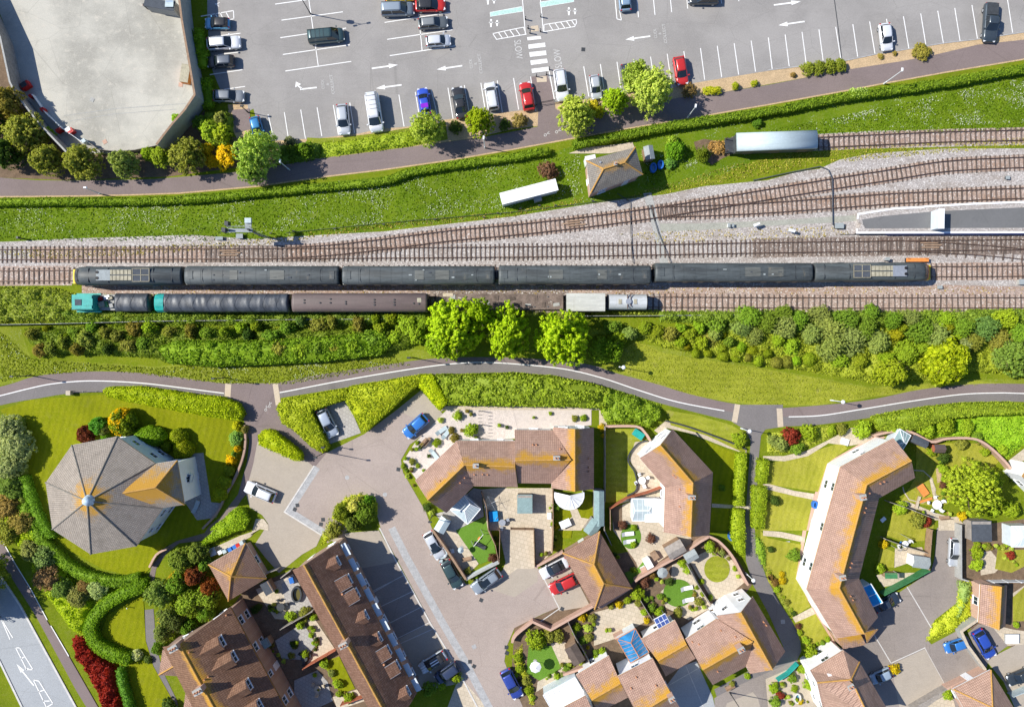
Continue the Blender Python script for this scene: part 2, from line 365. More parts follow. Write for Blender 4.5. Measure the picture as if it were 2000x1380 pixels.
# ---------------- foliage
def cards(pts,nrm,size,seed=0,flat=.55):
    g=np.random.default_rng(seed); n=len(pts)
    nn=nrm+g.normal(0,flat,(n,3)); nn/=np.linalg.norm(nn,axis=1,keepdims=True)+1e-9
    t=np.cross(nn,g.normal(0,1,(n,3))); t/=np.linalg.norm(t,axis=1,keepdims=True)+1e-9
    b=np.cross(nn,t); s=(size*g.uniform(.6,1.35,(n,1)))
    v=np.empty((n,4,3)); bend=nn*s*.18
    v[:,0]=pts+t*s*.62-bend; v[:,1]=pts+b*s*.38+bend; v[:,2]=pts-t*s*.62-bend; v[:,3]=pts-b*s*.38+bend
    return v.reshape(-1,3)
def card_mesh(name,vs,mat,extra=None):
    n=len(vs)//4; me=bpy.data.meshes.new(name)
    if extra: ev,ef=extra
    else: ev,ef=np.zeros((0,3)),[]
    allv=np.vstack([vs,np.asarray(ev,dtype=float).reshape(-1,3)])
    loops=np.arange(4*n); starts=np.arange(0,4*n,4); tot=np.full(n,4)
    if len(ef):
        el=[i+4*n for f in ef for i in f]; es=[];k=4*n
        for f in ef: es.append(k);k+=len(f)
        loops=np.concatenate([loops,el]); starts=np.concatenate([starts,es]); tot=np.concatenate([tot,[len(f) for f in ef]])
    me.vertices.add(len(allv)); me.vertices.foreach_set('co',allv.astype(np.float32).ravel())
    me.loops.add(len(loops)); me.loops.foreach_set('vertex_index',loops.astype(np.int32))
    me.polygons.add(len(starts)); me.polygons.foreach_set('loop_start',starts.astype(np.int32)); me.polygons.foreach_set('loop_total',tot.astype(np.int32))
    me.materials.append(mat); me.update(calc_edges=True); me.validate()
    return me
def unit(g,n,up=-1.0):
    d=g.normal(0,1,(n,3)); d/=np.linalg.norm(d,axis=1,keepdims=True)
    m=d[:,2]<up; d[m,2]*=-1; return d
def crown_mesh(name,seed,nl=9,ncl=420,k=20,rc=.1,card=.055,h=1.0,zc=.6,flat=.6,lobe=(.3,.5),spread=.62,loose=.0):
    # unit crown: radius ~1, height h*~1, built of lobes > leaf clusters > leaves
    g=np.random.default_rng(seed); L=[]
    L.append((np.array([0,0,zc*h]),.62))
    for i in range(nl):
        a=2*math.pi*(i+g.uniform(-.3,.3))/nl; r=spread*g.uniform(.8,1.1); L.append((np.array([r*math.cos(a),r*math.sin(a),h*(zc-.18+g.uniform(-.1,.12))]),g.uniform(*lobe)))
    for i in range(max(2,nl//2)):
        a=g.uniform(0,6.28); r=.35*g.uniform(.6,1.1); L.append((np.array([r*math.cos(a),r*math.sin(a),h*(zc+.16+g.uniform(-.05,.12))]),g.uniform(*lobe)*.9))
    w=np.array([l[1]**2 for l in L]); w/=w.sum(); idx=g.choice(len(L),ncl,p=w)
    d=unit(g,ncl,-.45); d[d[:,2]<-.45,2]*=-1
    cc=np.array([L[i][0] for i in idx]); rr=np.array([L[i][1] for i in idx])[:,None]
    scale=np.array([1,1,h*.8])
    c=cc+d*rr*scale*g.uniform(.72,1.06+loose,(ncl,1))
    kk=g.normal(0,1,(ncl,k,3)); kk/=np.linalg.norm(kk,axis=2,keepdims=True); rad=rc*g.uniform(.35,1.0,(ncl,k,1))*g.uniform(.6,1.25,(ncl,1,1))
    kk[:,:,2]=np.abs(kk[:,:,2])*np.where(g.uniform(0,1,(ncl,k))<.8,1,-1)
    p=(c[:,None,:]+kk*rad).reshape(-1,3); nn=(kk+.4*d[:,None,:]+np.array([-.25,.05,.55])).reshape(-1,3)
    p[:,2]=np.maximum(p[:,2],.02)
    return card_mesh(name,cards(p,nn,card,seed+1,flat*.6),FOL)
def dome_mesh(name,seed,n=2600,card=.11,h=1.0,lump=.12,core=True,flat=.45):
    # clipped or naturally round shrub: closed surface of small leaves
    g=np.random.default_rng(seed); d=unit(g,n,-.15)
    ph=g.uniform(0,6.28,6)
    r=1+lump*(np.sin(5*d[:,0]+ph[0])*np.sin(5*d[:,1]+ph[1])+.6*np.sin(9*d[:,1]+ph[2])*np.sin(8*d[:,2]+ph[3])+.5*np.sin(13*d[:,0]+ph[4]))
    r*=g.uniform(.88,1.03,n); p=d*r[:,None]*np.array([.93,.93,h*.62]); p[:,2]+=h*.36; p[:,2]=np.maximum(p[:,2],.02)
    mb=MB(); mb.dome((0,0,0),.76,h*.84,14,6)
    return card_mesh(name,cards(p,d,card,seed+1,flat),FOL,(mb.v,mb.f))
CROWN={}
def lib():
    for i in range(3): CROWN['puff%d'%i]=crown_mesh('leafy_crown_puffs',20+i,nl=9,ncl=620,k=26,rc=.085,card=.052,h=1.0,spread=.6)
    for i in range(3): CROWN['loose%d'%i]=crown_mesh('leafy_crown_loose',30+i,nl=6,ncl=800,k=15,rc=.1,card=.06,h=1.0,loose=.5,flat=.9,spread=.55,lobe=(.22,.44))
    for i in range(3): CROWN['olive%d'%i]=crown_mesh('leafy_crown_dense',40+i,nl=10,ncl=620,k=18,rc=.1,card=.06,h=.95,spread=.58,lobe=(.32,.46))
    for i in range(5): CROWN['bush%d'%i]=crown_mesh('bush_foliage',50+i,nl=7,ncl=190,k=18,rc=.16,card=.105,h=.95,spread=.55,lobe=(.34,.5))
    for i in range(3): CROWN['ball%d'%i]=dome_mesh('clipped_ball_foliage',60+i,lump=.04)
    for i in range(3): CROWN['round%d'%i]=dome_mesh('round_shrub_foliage',70+i,n=2400,card=.15,lump=.1,flat=.8)
lib()
def trunk_mb(r,h,seed):
    g=random.Random(seed); mb=MB(); base=Vector((0,0,0)); top=Vector((g.uniform(-.1,.1)*r,g.uniform(-.1,.1)*r,h*.45)); t=max(.07,r*.07)
    mb.cyl(base,top,t,t*.7,8)
    for i in range(6):
        a=6.28*i/6+g.uniform(-.4,.4); e=top+Vector((math.cos(a)*r*.55,math.sin(a)*r*.55,h*g.uniform(.18,.34))); mb.cyl(top-Vector((0,0,h*.1*g.random())),e,t*.5,t*.15,6)
        for k in range(2):
            b=a+g.uniform(-.7,.7); mb.cyl(e.lerp(top,.35),e+Vector((math.cos(b)*r*.25,math.sin(b)*r*.25,h*.1)),t*.22,t*.06,5)
    return mb
def tree(px,py,rpx,h,kind,col,label,cat='tree',name='tree',group=None,sx=1.0,sy=1.0,rot=None,trunk=True,var=None,flowers=None):
    # px,py: where the crown's middle stands in the photograph, rpx: crown radius in photo pixels
    zc=h*.6; p=P(px,py,zc); r=rpx/S*(H-zc)/H
    rot=rnd.uniform(0,6.28) if rot is None else rot
    e=empty(name,(p.x,p.y,0),label,cat,0,group)
    v=var if var is not None else rnd.randrange(3 if kind!='bush' else 5)
    o=bpy.data.objects.new('crown' if trunk else 'foliage',CROWN[kind+str(v)]); link(o,e)
    o.scale=(r*sx,r*sy,h); o.rotation_euler=(0,0,rot if sx==sy else 0); o.color=col+(1,)
    if trunk: trunk_mb(r,h,rnd.random()).build('trunk',M['trunk'],e)
    if flowers: 
        fc,cnt,fr=flowers; g=np.random.default_rng(int(px*7+py)); d=unit(g,cnt,.05); q=d*np.array([r*sx,r*sy,h*.62])*g.uniform(.9,1.06,(cnt,1)); q[:,2]+=h*.36
        if fr<1:
            m=(q[:,0]*-1+q[:,1]*.4)>(1-2*fr)*r*.8; q=q[m]; d=d[m]
        fo=bpy.data.objects.new('blossom',card_mesh('blossom',cards(q,d,.2,5,.5),FOL)); link(fo,e); fo.color=fc+(1,)
    return e
def shrub(px,py,rpx,h,col,label,kind='round',cat='shrub',group=None,name='shrub',**k):
    return tree(px,py,rpx,h,kind,col,label,cat,name,group,trunk=False,**k)
def tri_sample(w,n,g):
    tri=tessellate_polygon([[Vector((p[0],p[1],0)) for p in w]]); A=[];T=[]
    for t in tri:
        q=[w[i] for i in t]; A.append(abs(area2(q))); T.append(q)
    A=np.array(A); T=np.array(T); i=g.choice(len(A),n,p=A/A.sum()); u=g.uniform(0,1,(n,2)); m=u.sum(1)>1; u[m]=1-u[m]
    q=T[i]; return q[:,0]+(q[:,1]-q[:,0])*u[:,:1]+(q[:,2]-q[:,0])*u[:,1:]
def hedge_core(w,h,col,label,cat='hedge',name='hedge',card=.17,dens=60,group=None,rough=.11,flat=.7,kind=None,round_=0.0):
    if area2(w)<0: w=w[::-1]
    q=[];m=len(w)
    for i in range(m):
        (x0,y0),(x1,y1)=w[i],w[(i+1)%m]; l=math.hypot(x1-x0,y1-y0); k=max(1,int(l/.7))
        for j in range(k):
            t=j/k; x=x0+(x1-x0)*t; y=y0+(y1-y0)*t; d=mnoise.fractal(Vector((x*.55,y*.55,3)),1,2,4)*.14+.01; q.append((x+(y1-y0)/(l+1e-9)*d,y-(x1-x0)/(l+1e-9)*d))
    w=q
    a=area2(w); g=np.random.default_rng(int(abs(w[0][0]*31+w[0][1]*17)*10)%99991)
    n=int(a*dens)+20; xy=tri_sample(w,n,g)
    zz=h+rough*2.2*np.array([mnoise.fractal(Vector((a_*.9,b_*.9,7)),1,2,3) for a_,b_ in xy])+g.uniform(-rough,rough*.6,n)
    p=np.column_stack([xy,zz]); nr_=np.tile([0,0,1.0],(n,1))
    P2=[p];N2=[nr_]; m=len(w)
    for i in range(m):
        x0,y0=w[i]; x1,y1=w[(i+1)%m]; l=math.hypot(x1-x0,y1-y0)
        if l<1e-4: continue
        k=int(l*h*dens*.6)+4; u=g.uniform(0,1,k); z=g.uniform(0.05,h,k); nx,ny=(y1-y0)/l,-(x1-x0)/l
        off=g.uniform(-.05,.1,k)+rough*.6*np.sin(u*l*2.1+z)
        P2.append(np.column_stack([x0+(x1-x0)*u+nx*off,y0+(y1-y0)*u+ny*off,z])); N2.append(np.tile([nx,ny,.25],(k,1)))
    mb=MB(); inn=offset(w,.08,True); mb.prism(inn,0,h-.12)
    o=bpy.data.objects.new(name,card_mesh(name,cards(np.vstack(P2),np.vstack(N2),card,3,flat),FOL,(mb.v,mb.f)))
    link(o); o.color=col+(1,); return tag(o,label,cat,group,kind)
def hedge(pts,h,col,label,**k): return hedge_core([tuple(P(a,b,h))[:2] for a,b in pts],h,col,label,**k)
def hedge_line(pts,wpx,h,col,label,sm=4,**k):
    l=[tuple(P(a,b,h))[:2] for a,b in (smooth_line(pts,sm) if sm else pts)]; d=wpx/S/2
    return hedge_core(offset(l,d)+offset(l,-d)[::-1],h,col,label,**k)
def scrub(pts,h0,h1,col,label,name='undergrowth',cell=1.1,card=.2,dens=46,kind='stuff',cat='undergrowth',flat=.9,seed=3,edge=True):
    hm=(h0+h1)/2; w=[tuple(P(a,b,hm))[:2] for a,b in pts]
    if area2(w)<0: w=w[::-1]
    g=np.random.default_rng(seed); n=int(area2(w)*dens)+20; xy=tri_sample(w,n,g)
    pw=np.array(w); nx_=np.roll(pw,-1,0)
    # lumpy height field from scattered bump centres
    nb=max(4,int(area2(w)/(cell*cell))); ctr=tri_sample(w,nb,g); cr=cell*g.uniform(.6,1.35,nb); ch=g.uniform(.35,1,nb)
    def hf(q):
        out=np.full(len(q),.12)
        for s in range(0,len(q),4000):
            qq=q[s:s+4000]; d=np.hypot(qq[:,None,0]-ctr[None,:,0],qq[:,None,1]-ctr[None,:,1])/cr[None]
            v=np.where(d<1,np.sqrt(np.clip(1-d*d,0,1)),0)*ch[None]; out[s:s+4000]=np.maximum(.12,v.max(1))
        e=np.full(len(q),9.0)
        for i in range(len(pw)):
            a=pw[i];b=nx_[i];ab=b-a; t=np.clip(((q-a)@ab)/(ab@ab+1e-9),0,1); e=np.minimum(e,np.hypot(*(q-(a+t[:,None]*ab)).T))
        f=np.clip(e/.7,0.15,1)
        return (h0+(h1-h0)*out)*f
    z=hf(xy); eps=.12; zx=hf(xy+[eps,0])-z; zy=hf(xy+[0,eps])-z
    nn=np.column_stack([-zx/eps,-zy/eps,np.ones(n)]); nn/=np.linalg.norm(nn,axis=1,keepdims=True)
    p=np.column_stack([xy,z+g.uniform(-.22,.06,n)])
    p[:,2]=np.maximum(p[:,2],.03)
    # coarse under-surface
    mn=pw.min(0);mx=pw.max(0); st=.4; gx=np.arange(mn[0],mx[0]+st,st); gy=np.arange(mn[1],mx[1]+st,st)
    G=np.array([(x,y) for y in gy for x in gx]); ins=np.zeros(len(G),bool)
    for i in range(len(pw)):
        a=pw[i];b=nx_[i]; c=((a[1]>G[:,1])!=(b[1]>G[:,1])); 
        with np.errstate(divide='ignore',invalid='ignore'): xi=(b[0]-a[0])*(G[:,1]-a[1])/(b[1]-a[1])+a[0]
        ins^=c&(G[:,0]<xi)
    gz=np.maximum(hf(G)-.22,.01); W_=len(gx); ev=[];ef=[];mp={}
    for r in range(len(gy)-1):
        for c in range(W_-1):
            q=(r*W_+c,r*W_+c+1,(r+1)*W_+c+1,(r+1)*W_+c)
            if all(ins[i] for i in q):
                f=[]
                for i in q:
                    if i not in mp: mp[i]=len(ev); ev.append((G[i,0],G[i,1],gz[i]))
                    f.append(mp[i])
                ef.append(f)
    o=bpy.data.objects.new(name,card_mesh(name,cards(p,nn,card,seed,flat),FOL,(ev,ef)))
    link(o); o.color=col+(1,)
    if kind=='stuff': return tag(o,label,cat,None,'stuff')
    return tag(o,label,cat)
G_LIME=(.2,.33,.014); G_YEL=(.22,.28,.015); G_MID=(.1,.18,.03); G_OLV=(.14,.165,.05); G_DK=(.035,.07,.018)
G_GREY=(.13,.2,.085); G_BLUE=(.07,.13,.085); G_PALE=(.24,.32,.1); G_BRT=(.13,.23,.02); G_RED=(.2,.018,.02); G_PURP=(.1,.03,.035); Y_FL=(.75,.5,.01)
# ---------------- ground
def rect_ground():
    vs=[(-400,-400,0),(400,-400,0),(400,400,0),(-400,400,0)]
    tag(mobj('ground',vs,[(0,1,2,3)],M['grass']),kind='structure')
rect_ground()
sheet('meadow_bank',X('-200,385 0,392 250,390 500,368 750,345 1075,300 1120,285 1500,232 2000,130 2250,85 2250,270 2000,262 1600,262 1400,345 1230,395 1000,420 700,455 480,478 0,475 -200,475'),M['meadow'],1)
sheet('lower_meadow_strip',X('-200,640 40,640 60,700 300,715 560,700 800,680 900,700 1160,700 1250,670 1500,720 1700,755 1900,740 2250,740 2250,765 2000,752 1800,760 1600,792 1480,795 1340,770 1160,715 980,705 800,715 560,755 430,755 200,728 60,740 -200,790'),M['verge'],1)
sheet('trackside_lawn',X('1240,665 1300,690 1500,722 1700,758 1900,742 1990,752 1800,762 1600,790 1480,792 1340,770 1180,716'),M['drylawn'],2)
# upper left yard
YW=Q(0,0,'-400,-500 -180,-100 0,290 75,640 120,730 300,960 520,1190')
yard_in=[(p[0]+18 if 0 else p[0],p[1]) for p in YW]
sheet('yard',X('-40,-80 22,85 38,170 70,240 140,300 215,300 310,290 345,245 385,205 392,185 375,80 368,-80'),M['yard'],2)
sheet('soil_bank',X('-200,-80 -20,-80 0,60 20,165 75,245 140,303 240,300 320,290 400,215 400,260 470,270 480,325 330,345 130,352 0,347 -200,347'),M['soil'],1)
# car park
CP_B=Q(1,0,'-20,850 0,925 40,1110 150,1100 500,1080 650,1062 800,1045 960,1010 1190,990 1480,935 1560,925 1700,905 1880,890 2000,872')+Q(2,0,'70,864 150,862 155,860 340,800 700,762 1300,680 1430,648 2000,555')+Q(3,0,'590,475 830,425 1380,335 1640,305 2000,250 3000,85')
sheet('car_park',X('405,-120 405,40 412,130 440,200 470,205 478,222')+CP_B+X('2250,-120'),M['carpark'],3)
sheet('bark_verge',CP_B[3:]+Q(3,0,'3000,165')[::-1]+Q(3,0,'2000,312 1640,352 1300,430 1040,485 620,548 0,660')+Q(2,0,'1500,745 1300,775 640,900 340,905')+Q(2,0,'200,985 0,1010')+Q(1,0,'1700,1080 1480,1110 1200,1150 480,1242 0,1300'),M['bark'],2)
sheet('soil_strip',Q(0,0,'1780,815 1935,820 1960,1060 1850,1080 1790,960'),M['bark'],4)
sheet('grassy_verge',Q(1,0,'400,1075 500,1080 650,1075 950,1040 1190,1000 1480,950 1500,1090 1190,1150 480,1240 380,1220'),M['verge'],4)
UP=X('-200,347 0,347 70,352 130,353 300,350')+Q(1,0,'-200,1350 0,1322 480,1242 1200,1150 1480,1112 1800,1068 2000,1030')+Q(2,0,'200,990')+Q(2,0,'205,870 160,700 150,600 275,590 320,700 340,850 430,900 640,890 1300,765 1500,745 2000,665')+Q(3,0,'620,545 1040,480 1300,430 1640,350 2000,312 3000,165 3000,310 2000,460 1400,560 900,650 640,700 0,815')+Q(2,0,'1380,922 900,1002 560,1062 0,1165')+Q(1,0,'1470,1255 1000,1322 560,1375')+Q(0,1,'2000,75 1700,102 1400,128 1000,142 600,150 0,156')+X('-200,384')
sheet('footpath',UP,M['path'],5)
ribbon('path_edging',Q(0,1,'-400,158 0,158 600,152 1000,144 1400,130 1700,104 2000,77')+Q(1,0,'560,1378 1000,1326 1470,1259')+Q(2,0,'0,1169 560,1066 900,1006 1380,926')+Q(3,0,'0,819 640,704 900,654 1400,564 2000,464 3000,314'),.2,M['bark'],.026)
ribbon('path_edging',Q(3,0,'0,550 590,478 830,428 1380,338 1640,308 2000,253'),.12,M['kerbdark'],.02,.06)
for o in C.objects:
    if o.name.startswith('path_edging'): tag(o,kind='structure')
# lower shared path
LT=X('-200,800')+Q(0,2,'0,260 250,185 500,150 850,140 1200,160 1500,200 1760,235 2000,248')+Q(1,2,'130,238 500,165 1000,90 1300,48 1600,30')+Q(2,2,'0,32 400,58 640,95 800,150 1100,230 1400,320 1750,395 2000,415')+Q(3,2,'0,430 400,405 800,360 1200,280 1600,240 2000,238')+X('2250,760')
LB=X('-200,840')+Q(0,2,'0,405 300,350 520,315 800,300 1000,288 1400,312 1700,350 1830,365')+Q(1,2,'0,372 200,345 700,265 1000,215 1400,165 2000,155')+Q(2,2,'400,190 700,250 900,310 1200,400 1700,525')+Q(2,2,'1850,555')+Q(3,2,'0,582 120,570 400,555 800,500 1300,410 1700,380 2000,378')+X('2250,795')
LM=X('-200,822')+Q(0,2,'0,330 200,280 400,238 650,215 900,218 1150,235 1400,265 1750,310 1900,322')+Q(1,2,'0,328 185,305 600,225 1000,155 1400,95 1700,70 2000,80')+Q(2,2,'400,120 700,190 1000,290 1300,380 1730,460 1900,490')+Q(3,2,'0,500 115,495 400,485 700,440 1100,375 1500,320 1800,308 2000,312')+X('2250,775')
LTs,LBs,LMs=smooth_line(LT,5),smooth_line(LB,5),smooth_line(LM,5)
sheet('cycle_path',LTs+LMs[::-1],M['path'],6)
sheet('walking_path',LMs+LBs[::-1],M['pathgrey'],6)
def seg(l,x0,x1): return [p for p in l if x0<=p[0]<=x1]
for a,b in((-200,438),(546,1432),(1529,2250)):
    tag(ribbon('path_line',seg(LMs,a,b),.14,M['white'],.042),kind='structure')
for q in(Q(0,2,'1760,235 1808,240 1800,356 1755,350'),Q(1,2,'130,238 172,232 196,398 155,405'),Q(2,2,'1740,393 1783,400 1757,542 1716,532'),Q(3,2,'66,428 110,430 120,572 75,575')):
    sheet('tactile_strip',q,M['beige'],9)
sheet('path_junction',X('440,748 545,748 548,792 555,800 600,850 637,885 615,912 600,902 545,872 510,852 503,848 505,865 495,905 485,960 472,975 430,1040 395,1055 350,1060 325,1080 305,1110 300,1140 290,1130 298,1100 318,1072 345,1056 390,1040 430,1010 465,965 483,900 487,860 475,815 452,782'),M['path'],7)
sheet('path_junction',X('1432,790 1529,790 1528,833 1495,838 1486,850 1482,890 1478,960 1474,1035 1478,1070 1497,1128 1525,1180 1545,1210 1562,1240 1565,1270 1556,1290 1508,1310 1430,1345 1400,1360 1395,1345 1470,1305 1520,1285 1530,1262 1520,1240 1500,1195 1470,1140 1457,1095 1454,1035 1460,950 1466,860 1455,838 1432,825'),M['pathgrey'],7)
sheet('path',X('283,1190 300,1188 305,1260 318,1310 345,1365 355,1400 340,1400 318,1345 300,1300 285,1250'),M['pathgrey'],7)
# main road bottom left
sheet('road',Q(0,3,'-900,-900 0,340 160,580 600,1380 760,1700 300,1700 180,1380 0,1020 -700,-100'),M['tarmac'],6)
sheet('pavement',Q(0,3,'-300,-480 0,60 240,470 360,690 540,980 770,1380 940,1700 840,1700 680,1380 600,1250 280,660 0,220 -300,-250'),M['path'],6,h=.08)
tag(ribbon('kerb',Q(0,3,'-900,-940 0,345 160,585 600,1388 760,1705'),.28,M['kerb'],0.03,.1),kind='structure')
tag(ribbon('kerb',Q(0,3,'-700,-140 0,1020 175,1380 300,1700'),.28,M['kerb'],0.03,.1),kind='structure')
def mark(name,line,w,m=None,z=.06,c=None):
    o=ribbon(name,line,w,m or M['white'],z); tag(o,kind='structure'); return o
for s in('18,75 120,255 240,450 372,697','400,742 470,860 540,980'): mark('road_marking',Q(0,3,s),.14,z=.125)
for s in('-30,610 0,665 80,850','0,665 40,735 102,838','125,915 210,1085','155,915 260,1085','125,915 155,915','210,1085 260,1085','262,1165 365,1380','305,1175 415,1350','262,1165 305,1175','365,1380 415,1350','165,1000 195,985','200,1085 225,1075','300,1260 345,1245','335,1330 390,1330'): mark('road_marking',Q(0,3,s),.15)
def arrow(tip,tail,w=.22,hook=None,hl=None):
    a=Vector(tip+(0,)) if len(tip)==2 else tip
    t=P(*tail);h=P(*tip); d=(h-t); L=d.length; d.normalize(); n=Vector((-d.y,d.x,0)); hl=hl or min(1.5,L*.35)
    z=Vector((0,0,.045)); b=h-d*hl; v=[t+n*w/2+z,t-n*w/2+z,b-n*w/2+z,b+n*w/2+z,b+n*w*1.6+z,b-n*w*1.6+z,h+z]; f=[(0,1,2,3),(4,5,6)]
    if hook: 
        k=P(*hook)+z; m=h-d*.4+z; v+= [m-n*w*.5,m+d*w,k+d*w*.6,k-d*w*.6, k+n*0]; f=[(0,1,2,3),(7,8,9,10)]; 
        u=(P(*hook)-h).normalized(); q=Vector((-u.y,u.x,0)); v+= [k+q*.5,k-q*.5,k+u*.7]; f+=[(12,13,14)]; v[3]=h+n*w/2+z; v[2]=h-n*w/2+z
    o=mobj('road_marking',v,f,M['white']); tag(o,kind='structure')
arrow(Q(0,3,'130,1040')[0],Q(0,3,'265,1210')[0],.2)
def A10(c,t,s,**k): q=Q(c,0,t+' '+s); arrow(q[0],q[1],**k)
A10(1,'1110,508','905,537'); A10(1,'1412,545','1612,515'); A10(1,'937,692','1138,665'); A10(1,'345,700','475,685',hook=Q(1,0,'330,672')[0])
A10(2,'885,312','1080,285'); A10(3,'255,15','45,42'); A10(3,'80,200','285,170')
LN={1:'150,35-400,0 200,160-680,95 190,297-705,222 210,428-735,352 230,557-745,482 405,-60-487,515 1005,178-1515,100 1025,310-1535,235 1045,437-1555,360 1268,90-1298,395 95,895-140,1090 222,878-255,1090 350,858-387,1085 478,840-515,1065 605,822-645,1055 733,803-770,1040 1117,742-1157,990 1245,720-1285,960 1370,705-1440,1000 1500,688-1540,930 1628,668-1670,905 1757,650-1795,885 1885,630-1925,880',
2:'12,612-52,858 560,520-600,755 690,503-725,745 820,485-855,735 950,465-985,720 1082,445-1120,705 1212,422-1250,690 1342,402-1380,660 1472,378-1505,625 1603,360-1638,605 1735,340-1770,585 1868,320-1902,562 968,-100-988,138 1095,-100-1117,120 1228,-100-1247,97 1358,-100-1372,70 1625,-40-1638,30 1765,-60-1772,12 75,-80-105,270 215,-80-245,250 145,600-185,870 290,560-335,800 800,-60-820,150 835,60-855,160 820,150-855,160',
3:'2,295-32,540 133,272-165,520 265,252-297,495 397,232-430,475 528,212-567,455 662,192-700,445 793,170-835,422 925,150-965,405 1057,130-1100,385 1192,108-1232,352 1325,87-1370,345 1458,65-1500,325 1592,42-1635,303 1735,20-1775,280 1870,0-1910,258 2005,-20-2045,240 2140,-40-2180,220',
0:'1700,430-1870,408 1640,585-1895,547 1750,700-1915,677 1650,290-1880,262 1570,130-1825,85 1825,85-1828,150 1600,190-1828,150 1680,105-1705,150 1720,100-1748,158 1765,95-1795,152'}
for c,s in LN.items():
    mb=[]
    for t in s.split():
        a,b=t.replace('--','-~').split('-',1) if 0 else (None,None)
        import re
        nums=[float(v) for v in re.findall(r'(?<![\d])-?\d+(?:\.\d+)?',t)]
        if len(nums)<4: continue
        # third number follows a dash separator
        m=re.match(r'(-?[\d.]+),(-?[\d.]+)-(-?[\d.]+),(-?[\d.]+)$',t); n=[float(m.group(i)) for i in(1,2,3,4)]
        mark('bay_line',[ (c*500+n[0]/4,n[1]/4),(c*500+n[2]/4,n[3]/4)],.13,M['white'],.04)
for q in('118,292 222,283 230,306 122,318','128,350 258,335 262,368 130,384','135,410 265,397 270,432 140,447','143,475 273,460 280,493 148,510','152,540 285,523 290,555 157,572'): sheet('zebra_bar',Q(2,0,q),M['white'],8)
def boxline(c,pts,w=.12):
    q=Q(c,0,pts); mark('bay_line',q+[q[0]],w,z=.041)
# hatched islands and teal safety strips
boxline(2,'250,195 500,155 505,180 490,210 250,250'); 
for t in('290,190-320,240','335,182-370,232','380,175-415,225','425,168-460,218','465,162-495,205'):
    a,b=t.split('-'); mark('road_marking',Q(2,0,a+' '+b),.13)
boxline(1,'1850,265 1990,235 2090,215 2110,270 1880,310')
for t in('1895,258-1925,300','1940,250-1970,295','1985,240-2020,288','2030,232-2065,280'):
    a,b=t.split('-'); mark('road_marking',Q(1,0,a+' '+b),.13)
for c,q in((1,'1830,100 2075,55 2082,90 1832,130'),(2,'220,20 480,-20 482,15 225,58')): sheet('safety_strip',Q(c,0,q),M['teal_mark'],8); boxline(c,q)
def icon(px,py,s=1.0,rot=0):
    mb=MB(); p=P(px,py); 
    for dx,h in((-.45,1.0),(.45,.7)):
        c=(p.x+dx,p.y+.15); n=8
        mb.add([(c[0]+.17*math.cos(i*6.28/n),c[1]+h*.55+.17*math.sin(i*6.28/n),.044) for i in range(n)],[tuple(range(n))])
        mb.add([(c[0]-.2,c[1]+h*.32,.044),(c[0]-.1,c[1]-h*.5,.044),(c[0]+.1,c[1]-h*.5,.044),(c[0]+.2,c[1]+h*.32,.044)],[(0,1,2,3)])
        mb.box((c[0],c[1]+h*.2,.042),(.62,.1,.004))
    tag(mb.build('bay_symbol',M['white']),kind='structure')
for p in((965,49),(959,5),(1117,26)): icon(*p)
def text(s,px,py,size,ang,mat,wide=1.0):
    cu=bpy.data.curves.new('t','FONT'); cu.body=s; cu.size=size; cu.align_x='CENTER'; cu.align_y='CENTER'
    ob=bpy.data.objects.new('t',cu); C.objects.link(ob); bpy.context.view_layer.update()
    me=bpy.data.meshes.new_from_object(ob.evaluated_get(bpy.context.evaluated_depsgraph_get())); bpy.data.objects.remove(ob)
    me.materials.clear(); me.materials.append(mat); o=bpy.data.objects.new('road_lettering',me); link(o); p=P(px,py); o.location=(p.x,p.y,.045); o.rotation_euler=(0,0,math.radians(ang)); o.scale=(wide,1.0,1)
    tag(o,kind='structure'); return o
text('SLOW',1012,97,1.3,-83,M['wornwhite']).scale=(.78,1.1,1); text('SLOW',1090,115,1.3,97,M['wornwhite']).scale=(.78,1.1,1)
for x,y in((640,165),(929,125),(1289,66)):
    text('CLICK',x-9,y,.62,97,M['wornwhite'],.8); text('&',x,y,.55,97,M['wornwhite']); text('COLLECT',x+9,y,.62,97,M['wornwhite'],1.1)
text('A',425,9,1.0,80,M['white'])
# walking and cycling figures on the path, worn arrows
for x,y in((1068,262),(1090,256)): text('&' if 0 else 'o<',x,y,.9,20,M['wornwhite'])
for x,y in((520,797),(527,790)): text('o<',x,y,.8,60,M['wornwhite'])
tag(ribbon('drain_channel',Q(3,0,'515,-60 518,0 545,200 575,455'),.12,M['dark'],.03),kind='structure')
sheet('dropped_kerb',Q(2,0,'190,600 270,597 272,640 195,645'),M['beige'],8); sheet('dropped_kerb',Q(2,0,'145,207 205,200 210,245 150,250'),M['beige'],8)
